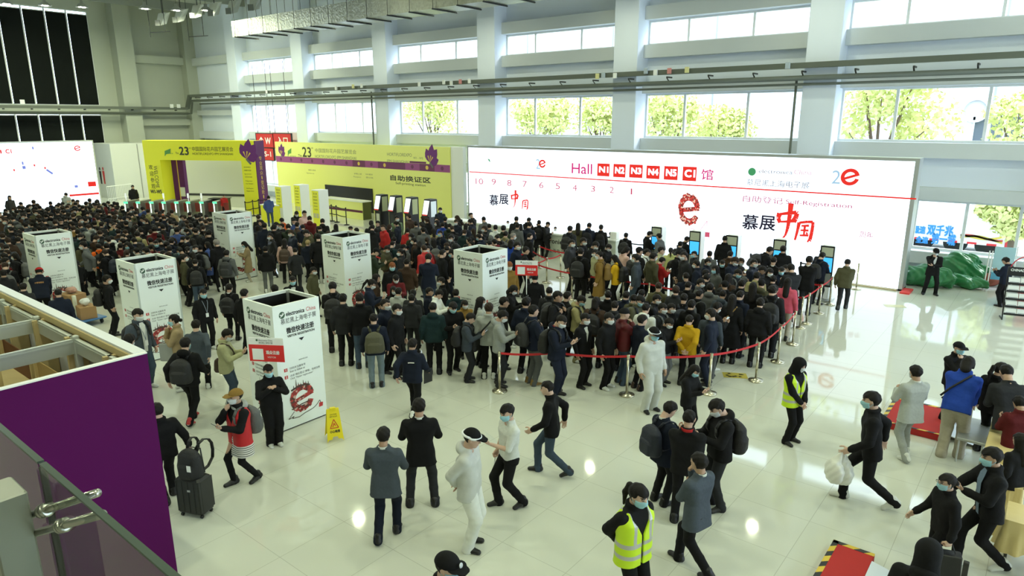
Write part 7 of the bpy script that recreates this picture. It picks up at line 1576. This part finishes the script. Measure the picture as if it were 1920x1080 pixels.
ZONES = [((60, 385), 'by the far screen'), ((60, 410), 'at the far left rails'), ((30, 450), 'left of the cut tower'), ((170, 410), 'right of the rails'), ((170, 440), 'above the orange top'), ((250, 395), 'before the left turnstiles'), ((330, 400), 'before the right turnstiles'), ((250, 430), 'amid the left crowd'), ((340, 430), 'near the blue shirt'), ((510, 405), 'by the black posts'), ((560, 420), 'by the info boxes'), ((640, 415), 'before the yellow counter'), ((720, 410), 'by the ticket machines'), ((800, 410), 'before the yellow wall end'), ((760, 445), 'behind the brown jacket'), ((880, 410), 'at the plain counter'), ((880, 445), 'above the queue tower'), ((1230, 545), 'behind the white hoodie'), ((1330, 540), 'amid the dense queue'), ((1420, 520), 'left of the pink jacket'), ((1300, 500), 'in the middle queue'), ((1400, 490), 'below the fourth kiosk')]
solo = ALL[:300]; rest = ALL[300:]; cnt = {}
for e in solo:
    if not e[12]:
        q = pr((e[0], e[1], 1.6)); zn = min(ZONES, key=lambda z: (z[0][0]-q[0])**2+4*(z[0][1]-q[1])**2)[1]
        bl = 'person in %s %s %s' % (CN.get(e[6], e[6]), JN[e[5]], zn); cnt.setdefault(bl, []).append((q[0], e))
for bl, L_ in cnt.items():
    L_.sort(key=lambda t: t[0])
    for k, (_, e) in enumerate(L_): e[12] = bl if len(L_) == 1 else '%s, %s from left' % (bl, ordinal(k)); e[11]['group'] = 'people waiting in the crowd'
for e in solo:
    x, y, h, rz, pn, jk, jc, tk, tc, hr, hc, ex, lab = e
    person((x, y), h, rz, pn, jk, jc, tk, tc, hr, hc, ex, lab, dep((x, y, 1)) > 21)
# the remaining far crowd, too many to build one by one
VS, QS, CS, n = [], [], [], 0
FAR = {}
def far_parts(pn, jk, hr):
    k = (pn, jk, hr)
    if k not in FAR:
        P = get_pose(pn); out = []
        for me, M, w in ((cached(BODY, (pn, 'c'), lambda: body_mesh(P, 0, True, False)), None, 's'), (cached(JACK, (pn, jk, 'c'), lambda: jacket_mesh(P, jk, True)), None, 'j'), (cached(TROU, (pn, 'x', 'c'), lambda: trousers_mesh(P, 'x', True)), None, 't'), (hair(hr), m4(P['Rh'], P['head']), 'h'), (MASK, m4(P['Rh'], P['head']), 'm'), (backpack_parts()[0], m4(P['R'], P['pel']), 'b')):
            v = np.zeros(len(me.vertices)*3, np.float32); me.vertices.foreach_get('co', v); v = v.reshape(-1, 3)
            if M is not None: A = np.array(M); v = v @ A[:3, :3].T+A[:3, 3]
            q = np.zeros(len(me.loops), np.int32); me.loops.foreach_get('vertex_index', q); out.append((v, q.reshape(-1, 4), w))
        FAR[k] = out
    return FAR[k]
FARP = [('stand', 'jacket'), ('phone', 'hoodie'), ('shift', 'puffer'), ('look', 'coat'), ('phone1', 'jacket')]
for i, e in enumerate(rest):
    x, y, h, rz, pn, jk, jc, tk, tc, hr, hc, ex, lab = e; pn, jk = FARP[i % 5]; s = h/1.70; c_, s_ = math.cos(rz), math.sin(rz); R = np.array([[c_, -s_, 0], [s_, c_, 0], [0, 0, 1]])*s
    for v, q, w in far_parts(pn, jk, hr if hr in ('short', 'crop', 'long', 'cap', 'tail', 'bob') else 'short'):
        if w == 'b' and 'bp' not in ex: continue
        if w == 'm' and 'm' not in ex: continue
        col = {'s': (.54, .35, .26), 'j': CL[jc], 't': CL[tc], 'h': HC_.get(hc, HC_['b']), 'm': (.6, .66, .68), 'b': CL.get(ex.get('bp', 'black'), CL['black'])}[w]
        VS.append(v @ R.T+np.array([x, y, 0])); QS.append(q+n); CS.append(np.tile(np.array([*col, 1], np.float32), (len(v), 1))); n += len(v)
if VS:
    me = arr_mesh('far_crowd', np.concatenate(VS), np.concatenate(QS), [mat('far_cloth', (.1, .1, .1), .8, attr='cloth', spec=.3)])
    at_ = me.color_attributes.new('cloth', 'FLOAT_COLOR', 'POINT'); at_.data.foreach_set('color', np.concatenate(CS).ravel())
    tag(link('far_crowd', me), 'dense far crowd of dark-dressed people packed before the yellow gate', 'crowd', None, 'stuff')
print('PEOPLE', len(ALL), 'solo', len(solo), 'far', len(rest))

bg, st = backpack_parts(); o = link('backpack', bg); o.matrix_world = Matrix.Translation((SUITCASE_P[0], SUITCASE_P[1], .60)) @ Matrix.Rotation(math.radians(24), 4, 'Z') @ Matrix.Translation((0, .20, .04)); o.color = (*CL['black'], 1)
tag(o, 'black backpack standing on top of the black suitcase', 'backpack')
for s_ in st: child('strap', s_, o, None, CL['black'])
child('luggage_tag', MB().bbox(.05, .12, -.358, -.352, .14, .24, .002).mesh('luggage_tag', M_CARDW), o)
